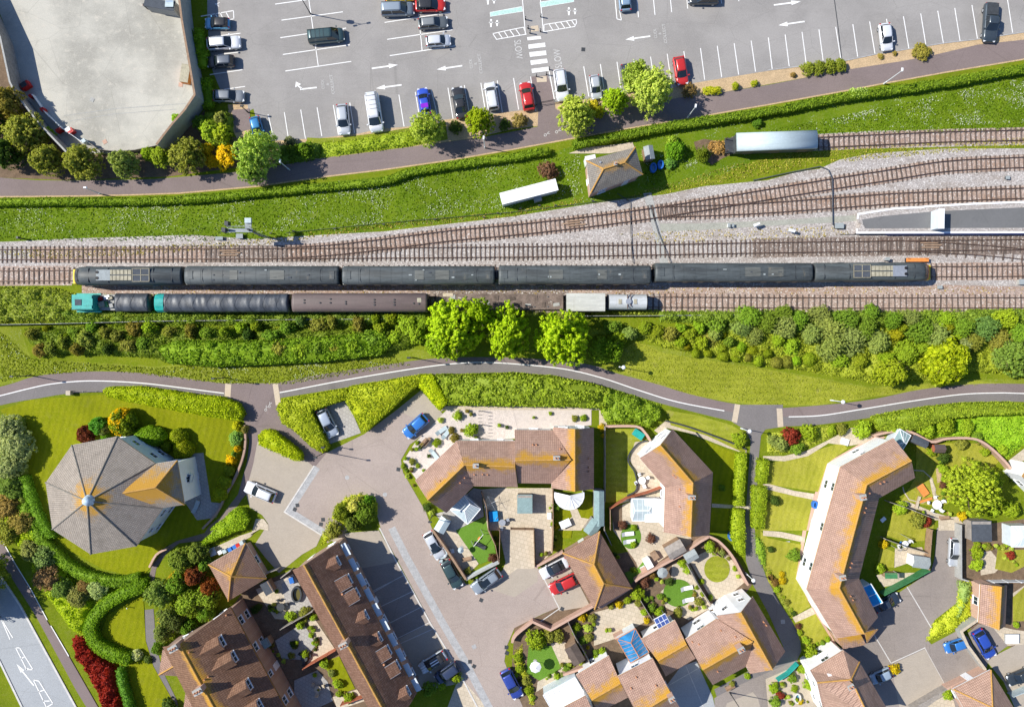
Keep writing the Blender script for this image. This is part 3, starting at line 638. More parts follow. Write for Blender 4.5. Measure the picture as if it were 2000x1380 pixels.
# ballast
BT=Q(0,1,'-800,505 0,510 250,500 500,485 1000,470 1500,455 2000,488')+Q(1,1,'300,468 600,450 1000,428 1500,370 2000,312')+Q(2,1,'600,215 860,178 1200,138 1500,75')+X('1500,352 1560,335 1600,330 1640,312 1700,300 1850,290 2000,290 2250,290')
sheet('ballast',BT+X('2250,608 2000,607 1900,606 1290,604 1100,604 820,604 640,570 300,560 130,553 -200,553'),M['ballast'],3)
sheet('ballast_siding',X('1560,270 1600,262 1700,256 2000,250 2250,248 2250,282 2000,283 1800,288 1620,292 1440,300 1400,290 1410,275'),M['ballast'],3)
sheet('cess_path',X('1256,378 1272,376 1288,440 1300,490 1306,520 1290,520 1280,470 1268,420')+[],M['concrete'],6)
sheet('cess_path',Q(2,1,'1140,365 1450,365 2000,345')+Q(3,1,'0,345 380,320 700,300 710,345 480,360 0,385')+Q(2,1,'2000,385 1600,410 1160,430'),simple('greenish_cess_gravel',(.33,.33,.28),.95,.15,1.5,world=True,grain=.4),5)
sheet('dusty_cess',X('160,556 1840,556 2250,566 2250,574 1840,574 1200,574 160,574'),M['ballastrust'],4)
sheet('bark_mound',Q(2,0,'1420,1110 1500,1085 1650,1110 1720,1120 1730,1200 1640,1240 1560,1290 1500,1240 1440,1180'),M['soil'],4)
# cul-de-sac roads
CUL=X('615,908 637,884 712,847 775,800 820,765 850,790 868,812 866,820 800,868 783,898 787,922 812,965 832,1000 845,1035 860,1060 910,1140 945,1142 985,1110 1050,1108 1102,1180 1060,1198 1005,1225 990,1260 985,1290 1000,1330 1030,1400 935,1400 880,1285 745,1035 735,1000 640,1060 625,1040 557,998')
sheet('cul_de_sac',CUL,M['road'],6)
sheet('parking_bay',X('608,800 678,782 705,845 640,868'),M['slabgrey'],7)
sheet('parking_bay',X('775,800 822,762 868,812 850,835'),M['block'],7)
sheet('block_paving',X('503,862 545,875 600,900 614,912 555,1000 628,1044 618,1066 590,1082 545,1118 520,1090 498,1062 524,1022 512,1005 488,990 480,960 495,905'),M['block'],7)
tag(ribbon('kerb',X('614,909 556,999 628,1044'),.22,M['kerb'],.04,.03),kind='structure')
tag(ribbon('gutter',X('620,912 565,997 632,1038'),.9,M['kerbdark'],.036),kind='structure')
sheet('parking_court',Q(1,3,'560,60 700,20 960,0 1090,230 1360,720 1530,1000 1640,1150 1560,1200 1250,1260 1100,1180 640,110'),M['block'],7)
sheet('parking_court_bays',Q(1,3,'800,300 1100,245 1355,715 1090,865'),M['tarmac2'],8)
tag(ribbon('kerb',Q(1,3,'965,-20 1090,230 1360,720 1530,1000 1740,1400'),.22,M['kerb'],.045,.03),kind='structure')
tag(ribbon('gutter',Q(1,3,'1060,-20 1170,200 1440,690 1620,1000 1830,1400'),1.1,M['kerbdark'],.036),kind='structure')
for s in('1080,390 880,505','1155,350 860,500','1225,475 920,620','1295,595 1000,745','1360,715 1070,860','1390,765 1090,900'): mark('bay_line',Q(1,3,s),.1,M['kerb'],.05)
sheet('driveway',Q(1,3,'1690,480 1900,400 2040,300 2200,300 2200,400 2020,520 1860,470'),M['block'],7)
sheet('driveway',Q(2,3,'-110,-40 175,0 180,290 0,380 -140,440 -80,330 -50,250'),M['slab'],7)
sheet('driveway',Q(2,3,'210,300 400,180 610,590 370,630 205,315'),M['block'],8)
mark('bay_line',Q(2,3,'215,310 370,610 210,720'),.14,M['kerb'],.05)
sheet('pavement',Q(1,3,'1500,1370 1590,1130 1800,1380 1820,1460 1480,1460'),M['slab'],7)
# right hand cul-de-sac
sheet('parking_yard',X('1830,1030 1878,1030 1880,1130 1870,1175 1825,1210 1812,1250 1850,1290 1920,1380 1960,1420 1700,1420 1640,1280 1650,1230 1720,1180 1818,1115 1825,1090'),M['tarmac2'],6)
sheet('driveway',X('1740,1297 1807,1266 1850,1338 1775,1400 1760,1400'),M['block'],7)
sheet('driveway',X('1925,1288 1985,1258 2100,1220 2100,1400 1990,1400 1960,1330'),M['block'],7)
for s in('1085,440 1275,760','820,800 960,1035','960,1035 1225,915 1390,1215','1365,1150 1610,1020'): mark('bay_line',Q(3,3,s),.14,M['kerb'],.055)
sheet('block_paving',X('1600,1290 1640,1275 1660,1270 1690,1275 1660,1300'),M['tarmac2'],6)
sheet('parking_court',X('1300,1340 1330,1300 1360,1290 1392,1360 1400,1400 1320,1400'),M['tarmac'],7)
mark('bay_line',X('1308,1336 1365,1303'),.1,M['kerb'],.06); mark('bay_line',X('1340,1300 1376,1385'),.1,M['kerb'],.06)
sheet('street',X('1395,1362 1430,1343 1508,1308 1556,1288 1565,1300 1530,1320 1500,1360 1500,1400 1396,1400'),M['tarmac2'],8)
sheet('block_paving',X('1420,1372 1470,1350 1480,1362 1490,1400 1410,1400'),M['block'],9)
# left terrace back gardens, right gardens
sheet('garden_ground',X('478,1150 571,1112 740,1400 560,1400 500,1280 450,1190'),M['soil'],2)
sheet('garden_ground',X('1000,1130 1380,1040 1440,1090 1470,1140 1400,1230 1330,1400 1010,1400 1000,1300 1005,1225 1100,1180'),M['soil'],2)
sheet('garden_ground',X('1830,1035 2100,1000 2100,1300 1900,1240'),M['soil'],2)
PATIO=[('patio',Q(1,3,'0,460 200,380 290,340 440,620 280,700 150,690 20,500'),'slab'),
('patio',Q(1,3,'290,340 450,600 300,690 230,560 200,420'),'slabgrey'),
('patio',Q(1,3,'400,700 460,690 620,930 380,1070 480,900'),'slab'),
('patio',Q(1,3,'150,860 370,720 470,890 380,1010 200,1000'),'slabgrey'),
('patio',Q(1,3,'300,1170 480,1090 560,1180 600,1330 450,1400 300,1400'),'slabgrey'),
('patio',Q(1,3,'600,1300 790,1240 850,1330 640,1400'),'slab'),
('lawn',Q(1,3,'520,1030 650,980 775,1235 660,1275'),'lawn'),
('patio',Q(1,2,'1150,840 1240,700 1450,480 1490,440 2000,400 2060,660 1580,690 1260,990'),'gravel'),
('garden_path',Q(1,2,'1440,450 1480,410 2000,405 2740,405 2740,560 2680,560 2680,440 1480,440'),'slab'),
('patio',Q(1,2,'1840,440 1905,440 1905,660 1840,660'),'slab'),
('patio',Q(2,2,'0,440 620,440 620,560 0,620'),'gravel'),
('lawn',Q(2,2,'730,590 960,590 1060,680 920,820 980,950 960,1090 800,1160 730,1160'),'drylawn'),
('patio',Q(2,2,'960,690 1060,680 1080,780 1200,1040 1180,1080 810,1180 960,1090 985,950 915,830'),'slab'),
('lawn',Q(2,2,'1280,600 1560,700 1770,790 1760,1380 1550,1380 1570,930'),'lawn'),
('path',Q(2,2,'1110,600 1200,525 1400,570 1690,690 1830,750 1830,785 1680,735 1380,620 1210,580 1150,630'),'slab'),
('patio',Q(2,2,'780,1210 1100,1090 1180,1060 1180,1380 790,1380'),'slab'),
('patio',Q(2,3,'790,0 1190,0 1400,40 1400,110 1250,170 1000,350 970,250'),'slab'),
('lawn',Q(2,2,'770,1210 860,1180 860,1380 800,1380'),'soil'),
('patio',Q(1,2,'1900,1050 2300,1050 2300,1380 1900,1380'),'slab'),
('patio',Q(2,2,'45,1050 320,1050 320,1380 130,1380 45,1250'),'slab'),
('lawn',Q(2,2,'330,1180 640,1090 640,1250 560,1380 330,1380'),'lawn'),
('patio',Q(2,2,'440,1190 500,1190 540,1280 600,1290 540,1380 360,1380 470,1270'),'slab'),
('turf',Q(1,2,'1560,1380 1800,1270 1810,1380')+Q(1,3,'1560,0 1580,60 1750,265 1880,210 1840,0'),'turf'),
('patio',Q(1,2,'1400,1250 1720,1170 1780,1270 1560,1380 1500,1380'),'slabgrey'),
('patio',Q(1,3,'1380,0 1560,0 1740,260 1640,360 1500,150'),'slab'),
('lawn',Q(2,3,'360,0 470,0 460,60 400,60'),'lawn'),
('turf',Q(2,3,'985,290 1055,200 1060,260 1010,320 930,420 880,330'),'turf'),
('patio',Q(2,3,'640,640 950,560 1060,700 960,760 790,850 640,900'),'slab'),
('patio',Q(2,3,'1250,270 1370,230 1520,540 1560,600 1380,700 1200,600 1160,480 1240,400'),'slab'),
('patio',Q(2,3,'1380,230 1560,140 1700,200 1820,400 1680,520 1560,540'),'slab'),
('lawn',Q(2,3,'130,900 340,900 400,1060 230,1180 110,1110'),'turf'),
('patio',Q(2,3,'300,880 420,870 440,1000 560,1060 300,1190 190,1260 200,1180 390,1080'),'slab'),
('patio',Q(3,3,'990,140 1200,130 1270,270 1110,250 985,290'),'slab'),
('lawn',Q(3,3,'880,120 990,170 980,290 850,280'),'lawn_brightened'),
('lawn',Q(3,3,'920,0 1230,0 1220,80 1060,90 930,40'),'lawn_brightened'),
('patio',Q(3,3,'840,350 920,330 1150,330 1010,420 900,440'),'slab'),
('lawn',Q(3,2,'1160,720 1400,700 1640,700 1800,840 1600,1100 1330,1200 1040,1150 1150,970'),'lawn_brightened'),
('garden_path',Q(3,2,'1020,1150 1080,1150 1300,1240 1500,1300 1250,1300'),'slab'),
('garden_path',Q(3,2,'1310,900 1345,880 1360,1000 1320,1010'),'bark'),
('garden_path',Q(3,2,'1260,980 1285,970 1300,1060 1330,1150 1300,1160 1275,1060'),'slab'),
('patio',Q(3,2,'1330,1290 1480,1270 1560,1380 1330,1380'),'slab'),
('lawn',Q(3,2,'970,1200 1080,1200 1300,1290 1290,1380 950,1380'),'lawn_brightened'),
('patio',Q(3,3,'1650,170 1740,160 1830,270 1770,330 1660,350'),'slab'),
('lawn',Q(3,3,'1790,150 2000,150 2000,280 1900,330 1770,300'),'lawn_brightened'),
('lawn',Q(3,3,'1910,520 2000,440 2150,440 2150,700 1910,710'),'lawn_brightened'),
('garden_path',Q(3,3,'1910,490 2000,430 2100,400 2100,430 2000,460 1915,525'),'slab'),
('patio',Q(3,3,'1740,730 1900,770 2100,800 2100,880 1870,900 1740,820'),'slab'),
('lawn',Q(3,2,'0,860 240,800 580,690 620,740 460,860 390,1080 0,1020'),'lawn_brightened'),
('lawn',Q(3,2,'0,1060 350,1140 300,1380 -60,1380 -60,1070'),'lawn_brightened'),
('lawn',Q(3,3,'-60,0 0,60 260,110 220,350 330,590 190,680 100,520 0,400 -60,200'),'lawn_brightened'),
('lawn',Q(3,3,'210,720 370,650 480,830 420,880 280,920 240,840'),'lawn_brightened'),
('path',Q(3,2,'-40,800 120,800 300,760 460,680 650,580 700,590 730,650 830,640 750,700 640,720 470,700 310,800 130,840 -40,830'),'slab'),
('path',Q(3,2,'-40,1020 0,1015 200,1070 360,1095 350,1140 200,1110 0,1062 -40,1060'),'slab'),
('path',Q(3,3,'-40,0 100,10 290,50 285,95 100,55 -40,40'),'slab'),
('path',Q(3,3,'190,680 340,600 370,650 215,722'),'slab'),
('brick_path',Q(3,2,'440,860 830,640 920,650 560,890 400,1380 320,1380')+Q(3,3,'300,0 235,380 560,930 530,930 210,370 270,0'),'bricklight'),
('lawn',X('0,800 60,780 200,770 460,810 475,830 470,900 450,960 400,1040 330,1060 300,1100 280,1125 240,1120 200,1110 130,1070 70,1000 50,930 50,850'),'lawn'),
('lawn',X('210,1200 280,1160 285,1250 300,1300 340,1370 350,1400 250,1400 235,1320 205,1280 195,1240'),'lawn'),
('patio',Q(0,2,'1390,860 1520,780 1590,775 1650,1160 1750,1170 1690,1280 1540,1300 1440,1150'),'slabgrey'),
('block_paving',Q(0,3,'1680,130 1880,40 2000,0 1960,50 1700,190'),'slab'),
('garden_path',Q(1,2,'0,1290 60,1290 100,1340 100,1380 30,1370 -90,1440')+[(490,1045)],'slab'),
('lawn',X('1300,800 1370,812 1430,830 1462,850 1455,885 1380,850 1310,830'),'drylawn'),
('path',Q(3,2,'1870,840 2000,740 2100,700 2100,780 1910,880'),'slab'),
('garden_bed',Q(3,3,'-20,1160 250,1040 380,1200 470,1380 0,1380'),'gravelb'),
('patio',Q(3,3,'1380,1290 1450,1330 1480,1460 1200,1460 1250,1360'),'slab'),
('patio',Q(3,3,'990,1450 1390,1215 1430,1240 1130,1460'),'woodgrey'),
('patio',X('1145,288 1200,283 1235,278 1240,290 1190,300 1110,300'),'slab'),
('path',Q(2,2,'1560,1170 1840,1190 1860,1215 1560,1200'),'slab'),
('driveway',Q(3,3,'1225,915 1480,780 1560,830 1700,1090 1400,1235'),'tarmac2'),
('driveway',Q(3,3,'1560,800 1640,730 1740,740 1870,900 1720,1010 1700,1090'),'tarmac2'),
('patio',Q(1,2,'1760,1060 1900,1050 1900,1380 1812,1380'),'slab'),
('patio',Q(1,2,'1490,1240 1700,1050 1760,1060 1780,1270 1560,1300'),'slabgrey'),
('patio',Q(2,3,'180,0 320,0 318,170 185,285'),'slab'),
('path',Q(0,0,'1810,860 1950,850 1960,1010 1840,1040'),'path'),
('garden_bed',X('1885,1035 1990,1030 1990,1140 1900,1130'),'soil'),
('red_path',X('1828,1300 1960,1300 1960,1100 1990,1090 2100,1100') if 0 else Q(3,3,'1940,560 1990,560 1990,690 1945,690'),'bricklight'),
]
RX=random.Random(3)
for i,(nm,q,m) in enumerate(PATIO): sheet(nm,q,M[m],10+(i%9))
def circle(px,py,rx,ry=None,n=28,rot=0):
    ry=ry or rx; return [(px+rx*math.cos(t*6.283/n)*math.cos(rot)-ry*math.sin(t*6.283/n)*math.sin(rot),py+rx*math.cos(t*6.283/n)*math.sin(rot)+ry*math.sin(t*6.283/n)*math.cos(rot)) for t in range(n)]
sheet('round_lawn',circle(1400,1110,25,26),M['drylawn'],22); sheet('round_lawn',circle(1324,1157,29,27),M['turf'],22); sheet('round_lawn',circle(1232,1047,20,24),M['turf'],22)
mp=circle(1775,1022,1,1); tag(ribbon('lawn_edging',Q(3,2,'1140,910 1210,915 1270,970 1305,1060 1290,1130 1200,1165 1100,1140 1060,1080 1050,1040'),.15,M['slab'],.1,.04),kind='structure')
def manhole(px,py,s=.55,m='dark'):
    p=P(px,py); mb=MB(); mb.box((p.x,p.y,.03),(s,s,.05),rnd.uniform(-.5,.5)); o=mb.build('manhole_cover',M[m]); tag(o,kind='structure')
for x,y in((778,916),(727,966),(581,986),(576,994),(631,1014),(627,1023),(940,1171),(918,1291),(926,1300),(989,1263),(990,1274),(1098,1188),(1139,97)): manhole(x,y)
for x,y in((678,932),(752,965)): 
    p=P(x,y); mb=MB(); mb.cyl((p.x,p.y,0),(p.x,p.y,.045),.32,n=16); tag(mb.build('manhole_cover',M['kerbdark']),kind='structure')
for x,y in((1538,907),(1565,936),(1557,983),(1539,1060),(926,1262),(1529,1213)): manhole(x,y,.6,'kerbdark')
for x,y,m in((353,166,'bricklight'),(205,277,'bricklight'),(180,195,'concrete')): manhole(x,y,.6,m)
tag(ribbon('drain_channel',Q(0,0,'500,905 900,850 1450,810'),.1,M['concrete'],.03),kind='structure')
tag(ribbon('drain_channel',Q(0,0,'520,950 900,890 1380,855'),.08,M['concrete'],.03),kind='structure')
# ---------------- railway
def resample(l,step):
    out=[];acc=0;d=[0]
    for i in range(len(l)-1): d.append(d[-1]+math.hypot(l[i+1][0]-l[i][0],l[i+1][1]-l[i][1]))
    t=0;i=0
    while t<=d[-1]:
        while i<len(l)-2 and d[i+1]<t: i+=1
        k=(t-d[i])/((d[i+1]-d[i]) or 1); dx=l[i+1][0]-l[i][0];dy=l[i+1][1]-l[i][1]
        out.append((l[i][0]+dx*k,l[i][1]+dy*k,math.atan2(dy,dx))); t+=step
    return out
sl=MB(); sl.box((0,0,.07),(.25,2.6,.14)); slm=None
def sleeper_mesh():
    mb=MB(); mb.box((0,0,.02),(.19,2.5,.1)); 
    for s in(-1,1): mb.box((0,s*.755,.1),(.16,.34,.12))
    o=mb.build('sleeper',M['sleeper']); me=o.data; bpy.data.objects.remove(o); return me
SLM=sleeper_mesh()
def track(pts,label,step=.72,shine=False,skip=None,z=.03,wide=1.0,rust=False,bright=0):
    l=smooth_line([tuple(P(a,b))[:2] for a,b in pts],8)
    e=empty('railway_track',(l[0][0],l[0][1],0),label,'railway track',0,'railway tracks through the yard')
    inv=Vector((-l[0][0],-l[0][1],0))
    for s in(-1,1):
        r=offset(l,s*.755); o=ribbon('rail',r,.085,M['railshine' if shine and 1 else 'rail'],z+.17,.14,px=False)
        for v in o.data.vertices: v.co+=inv
        for v in o.data.vertices:
            if v.co.z<.01: v.co.z=z+.14
        o.parent=e
    rs=resample(l,step); rs=[q for q in rs if not(skip and skip(q[0]*S+1000))]
    infr=[q for q in rs if abs(q[0])<75.5]; 
    keep=sorted(infr,key=lambda q:q[0]**2+q[1]**2)[:100]; ks=set(id(q) for q in keep)
    rest=MB()
    for q in rs:
        w=q[2]+rnd.uniform(-.035,.035); q=q if 0 else q
        if id(q) in ks:
            o=bpy.data.objects.new('sleeper',SLM); link(o,e); o.location=(q[0]+inv.x,q[1]+inv.y,z); o.rotation_euler=(0,0,w); o.scale=(rnd.uniform(.8,1.25),wide*rnd.uniform(.94,1.06),1)
        else:
            c,s=math.cos(w),math.sin(w); k=rnd.uniform(.8,1.2)
            rest.box((q[0]+inv.x,q[1]+inv.y,.02+z),(.19*k,2.5*wide*rnd.uniform(.94,1.05),.1),w)
    if rest.v: o=rest.build('sleeper_row',M['sleeper'],e); o['kind']='stuff'
    return e
T1=X('-300,498 0,497.3 500,495.5 1000,492.3 1250,488.5 1500,484 1800,480 2000,478 2300,475')
T2=X('560,494 650,488 750,477 875,461 1000,449.5 1125,436 1250,420 1375,401 1500,380 1625,359.5 1750,340 1850,325 2000,317.5 2300,308')
T3=X('1290,414.5 1375,412 1500,406 1625,397 1750,388 1875,382.5 2000,377.5 2300,368')
T4=X('-300,541 0,539 500,536 1000,533.5 1500,531.5 1850,530.5 2000,529.5 2300,527')
T5=X('120,590 500,590 1000,590 1290,590 1600,591.5 2000,591 2300,590')
T6=X('1430,283 1500,281 1600,278.7 1750,272 1850,268 2000,264.5 2300,255')
T7=X('1720,479.5 1800,482 1900,488 2000,497 2300,530')
BZ=[.021]
def bed(line,w,m,lay): BZ[0]+=.0009; tag(ribbon('track_bed',smooth_line(line,4),w,M[m],BZ[0]),kind='structure')
bed(X('360,496.5 470,495.8 640,494.5'),2.5,'ballastdark',5); bed(X('60,497 220,497 400,496'),2.3,'ballastrust',4); bed(X('1470,484.5 1600,482.5 1800,480 2000,478 2300,475'),2.9,'ballastdark',5)
bed(T4[:2]+X('140,538'),2.9,'ballastrust',5); bed(X('1820,530.5 2000,529.5 2300,527'),2.6,'ballastrust',5); bed(X('840,590 1000,590 1110,590'),3.6,'ballastdark',6)
bed(T2,2.3,'ballastrust',5); bed(T3,2.3,'ballastrust',6); bed(T1[1:],1.3,'ballastdark',6) if 0 else None; bed(T6,2.4,'ballastrust',5); bed(T5[3:],2.7,'ballastrust',5)
track(T1,'straight main running line with dark sleepers just above the long green train',shine=False,step=.7)
track(T2,'curving line that diverges from the main line and climbs past the signal box',step=.7,z=.033)
track(T3,'curved line running between the signal box line and the platform ramp',z=.036)
track(T4,'line under the long dark green passenger train',step=.75,z=.03)
track(T5,'lowest siding holding the teal engine, the maroon coach and two small wagons',step=.85)
track(T6,'rusty siding behind the pale blue roofed van on the grass bank',step=.75,wide=.92)
track(T7,'turnout curve starting beneath the platform and leaving at the right edge',step=1.4,z=.036)
def pos_obj(name,px,py,label,cat,rz=0,group=None,z=0): p=P(px,py); return empty(name,(p.x,p.y,z),label,cat,rz,group)
def planks(px,py,label,ang=0):
    e=pos_obj('boarded_crossing',px,py,label,'crossing boards',ang)
    for k in(-.3,.1,.45):
        mb=MB(); mb.box((rnd.uniform(-.5,.5),k*.9,.24),(2.6,.18,.06)); mb.build('plank',M['wood'],e)
planks(447,495,'worn timber boards laid in the main line near the grey signal'); planks(1120,437,'timber boards between the rails of the diverging line',.1); planks(1820,480,'timber boards by the points below the platform shelter')
# conduit across the tracks and point rodding
def pipe(name,pts,r,mat,label,cat,z=.3):
    l=[P(a,b) for a,b in pts]; mb=MB()
    for a,b in zip(l[:-1],l[1:]): mb.cyl((a.x,a.y,z),(b.x,b.y,z),r,n=8)
    o=mb.build(name,M[mat]); tag(o,label,cat); return o
pipe('cable_duct',X('1470,353 1540,338 1600,326 1616,332 1624,350 1625,440'),.07,'feltdark','dark cable duct that bends down across the curved tracks','cable duct')
pipe('cable_duct',X('1268,400 1285,455 1302,495 1312,520'),.05,'dark','thin dark cable duct along the right edge of the concrete walkway','cable duct',.28)
pipe('point_rodding',X('560,455 750,436 1000,415 1200,390 1270,380'),.035,'dark','thin signal wire run on pulleys along the foot of the flowering bank','signal wire',.25)
pipe('point_rodding',X('1640,458 1800,459'),.05,'dark','short grey rodding run under the platform edge','signal wire',.12)
pipe('point_rodding',X('1205,378 1230,395 1232,470 1236,515'),.05,'dark','black rodding crossing the tracks below the signal box','point rodding',.26)
for i,(x,y) in enumerate(X('530,456 575,452 655,447 750,439 850,429 945,425 972,417 1016,408 1053,402 1085,402 1157,393')):
    e=pos_obj('wire_pulley_stake',x,y,'small stake carrying the signal wire','stake',0,'stakes along the signal wire'); mb=MB(); mb.box((0,0,.25),(.12,.12,.5)); mb.build('post',M['sleeper'],e); mb=MB(); mb.box((0,0,.5),(.35,.15,.12)); mb.build('pulley',M['dark'],e)
def smooth_obj(o): o.data.polygons.foreach_set('use_smooth',[True]*len(o.data.polygons)); return o
def mat_train(name,col,var=.25,streak=(.15,1.2,1),rough=.55):
    m,n,b=nt(name); pos=obj_pos(n)
    a=noise_(n,mapping(n,pos,streak),1.0,5,.7); f=noise_(n,pos,3,5,.8)
    c=mix(n,ramp(n,a,(.35,.65)),tuple(v*(1-var) for v in col),tuple(v*(1+var) for v in col))
    c=mix(n,math_(n,'MULTIPLY',ramp(n,f,(.52,.75)),.35),c,tuple(min(1,v*1.9+.02) for v in col))
    c=mix(n,math_(n,'MULTIPLY',ramp(n,noise_(n,mapping(n,pos,(.6,.2,1)),1.4,4,.7),(.6,.72)),.3),c,(.24,.2,.14))
    n.links.new(c,b.inputs['Base Color']); b.inputs['Roughness'].default_value=rough; return m
M['coachpatch']=mat_train('dusty_patched_roof',(.1,.105,.095),.35); M['coachroof']=mat_train('dusty_green_grey_coach_roof',(.06,.07,.072),.4); M['coachside']=mat_train('dark_green_coach_side',(.012,.024,.022),.2,rough=.35)
M['maroon']=mat_train('faded_maroon_roof',(.115,.083,.075),.15); M['palecover']=mat_train('pale_grey_wagon_cover',(.48,.48,.43),.12); M['vanroof']=mat_train('pale_blue_grey_van_roof',(.42,.5,.52),.1)
M['tarp']=simple('black_tarpaulin',(.05,.058,.07),.45,.45,.8,grain=.3,bmp=.5,spec=.5); M['silver']=mat_train('silver_tank_paint',(.5,.52,.52),.15,rough=.4)
def loft(stations,prof):
    # stations: (x, width scale, height scale, z0) ; prof: list of (y,z)
    n=len(prof); vs=[];fs=[]
    for st in stations:
        x,ws,hs=st[:3]; zb=prof[0][1]
        for y,z in prof: vs.append((x,y*ws,zb+(z-zb)*hs))
    m=len(stations)
    for i in range(m-1):
        for j in range(n-1): a=i*n+j; fs.append((a,a+1,a+n+1,a+n))
        fs.append((i*n+n-1,i*n,(i+1)*n,(i+1)*n+n-1))
    fs.append(tuple(range(n-1,-1,-1))); fs.append(tuple((m-1)*n+i for i in range(n)))
    return vs,fs
def roofprof(w,ze,zr,k=9): 
    # from eaves over the roof to the other eaves
    return [(w/2*math.cos(math.pi*i/k),ze+(zr-ze)*math.sin(math.pi*i/k)**.8 if 0<i<k else ze) for i in range(k+1)]
def wheelset(e,xs,r=.46,name='wheel'):
    for x in xs:
        for s in(-1,1):
            mb=MB(); mb.cyl((x,s*.66,r+.31),(x,s*.8,r+.31),r,n=14); mb.build(name,M['dark'],e)
def coach(px0,px1,cy,label,name='railway_coach',roof='coachroof',side='coachside',zr=3.85,ze=3.15,w=2.74,cat='railway coach',ends=True,ribs=14,hatch=True,group=None):
    zc=3.7; a=P(px0,cy,zc); b=P(px1,cy,zc); L=(b-a).length; mid=(a+b)/2; ang=math.atan2((b-a).y,(b-a).x)
    e=empty(name,(mid.x,mid.y,0),label,cat,ang,group)
    bw=w/2
    prof=[(bw,1.0),(bw+.02,2.0),(bw,ze)]
    full=[(bw-.05,.95),(bw,1.6),(bw+.02,2.2),(bw-.03,ze)]
    full=full+[(-y,z) for y,z in full[::-1]]
    st=[(-L/2,.94,.985),(-L/2+.12,1,1),(L/2-.12,1,1),(L/2,.94,.985)]
    vs,fs=loft(st,full); mobj('body',vs,fs,M[side],e)
    rp=[(y,z) for y,z in roofprof(w-.02,ze+.003,zr,10)]
    rp=[(bw-.01,ze-.04)]+rp+[(-bw+.01,ze-.04)]
    st=[(-L/2+.02,.9,.93),(-L/2+.35,.99,1)]+[(L/2-.35,.99,1),(L/2-.02,.9,.93)]
    vs,fs=loft(st,rp); o=mobj('roof',vs,fs,M[roof],e,True); o.data.polygons[-1].use_smooth=False; o.data.polygons[-2].use_smooth=False
    def zat(y): 
        t=math.acos(max(-1,min(1,y/(w/2-.01)))); return ze+(zr-ze)*math.sin(t)**.8
    for i in range(ribs):
        x=-L/2+L*(i+.5)/ribs; mb=MB()
        for j in range(8):
            y0=-1.2+j*.3; y1=y0+.3; 
            mb.add([(x-.03,y0,zat(y0)+.02),(x+.03,y0,zat(y0)+.02),(x+.03,y1,zat(y1)+.02),(x-.03,y1,zat(y1)+.02)],[(0,1,2,3)])
        mb.build('roof_rib',M[roof],e)
    for s in(-1,1):
        mb=MB(); mb.box((0,s*1.05,zat(1.05)+.015),(L-1,.035,.04)); mb.build('rain_strip',M['dark'],e)
    if hatch:
        for s in(-1,1):
            mb=MB(); mb.box((s*(L/2-.9),0,zr+.01),(.7,1.15,.09)); mb.build('roof_hatch',M[roof],e)
            mb=MB(); mb.box((s*(L/2-2.6),0,zr),(.05,1.9,.04)); mb.build('roof_seam',M['dark'],e)
    if hatch:
        g=random.Random(int(px0))
        for i in range(9):
            x=g.uniform(-L/2+3,L/2-3); y=g.choice((-.7,-.35,0,.35,.7)); mb=MB(); mb.box((x,y,zat(y)+.03),(g.uniform(.2,.5),g.uniform(.12,.25),.1)); mb.build('roof_vent',M[g.choice(('feltdark','coachroof','feltgrey'))],e)
        for i in range(2): x=g.uniform(-L/2+4,L/2-4); mb=MB(); mb.box((x,0,zr-.0),(g.uniform(1.0,2.2),1.3,.04)); mb.build('roof_panel',M['coachpatch'],e)
    for s in(-1,1):
        n=max(2,int(L/2.2)); 
        for i in range(n):
            x=-L/2+L*(i+.5)/n; f=mobj('window',*boxvf((x,s*(bw+.012),2.3),(1.5,.04,.8)),M['pane'],e)
        mb=MB(); mb.box((s*(L/2+.12),0,2.0),(.24,1.0,2.0)); mb.build('gangway',M['black'],e)
    wheelset(e,[s*(L/2-3.4)+d for s in(-1,1) for d in(-1.2,1.2)])
    mb=MB(); mb.box((0,0,.75),(L*.5,2.2,.5)); mb.build('underframe',M['black'],e)
    return e,L,zat
def boxvf(c,d):
    mb=MB(); mb.box(c,d); return mb.v,mb.f
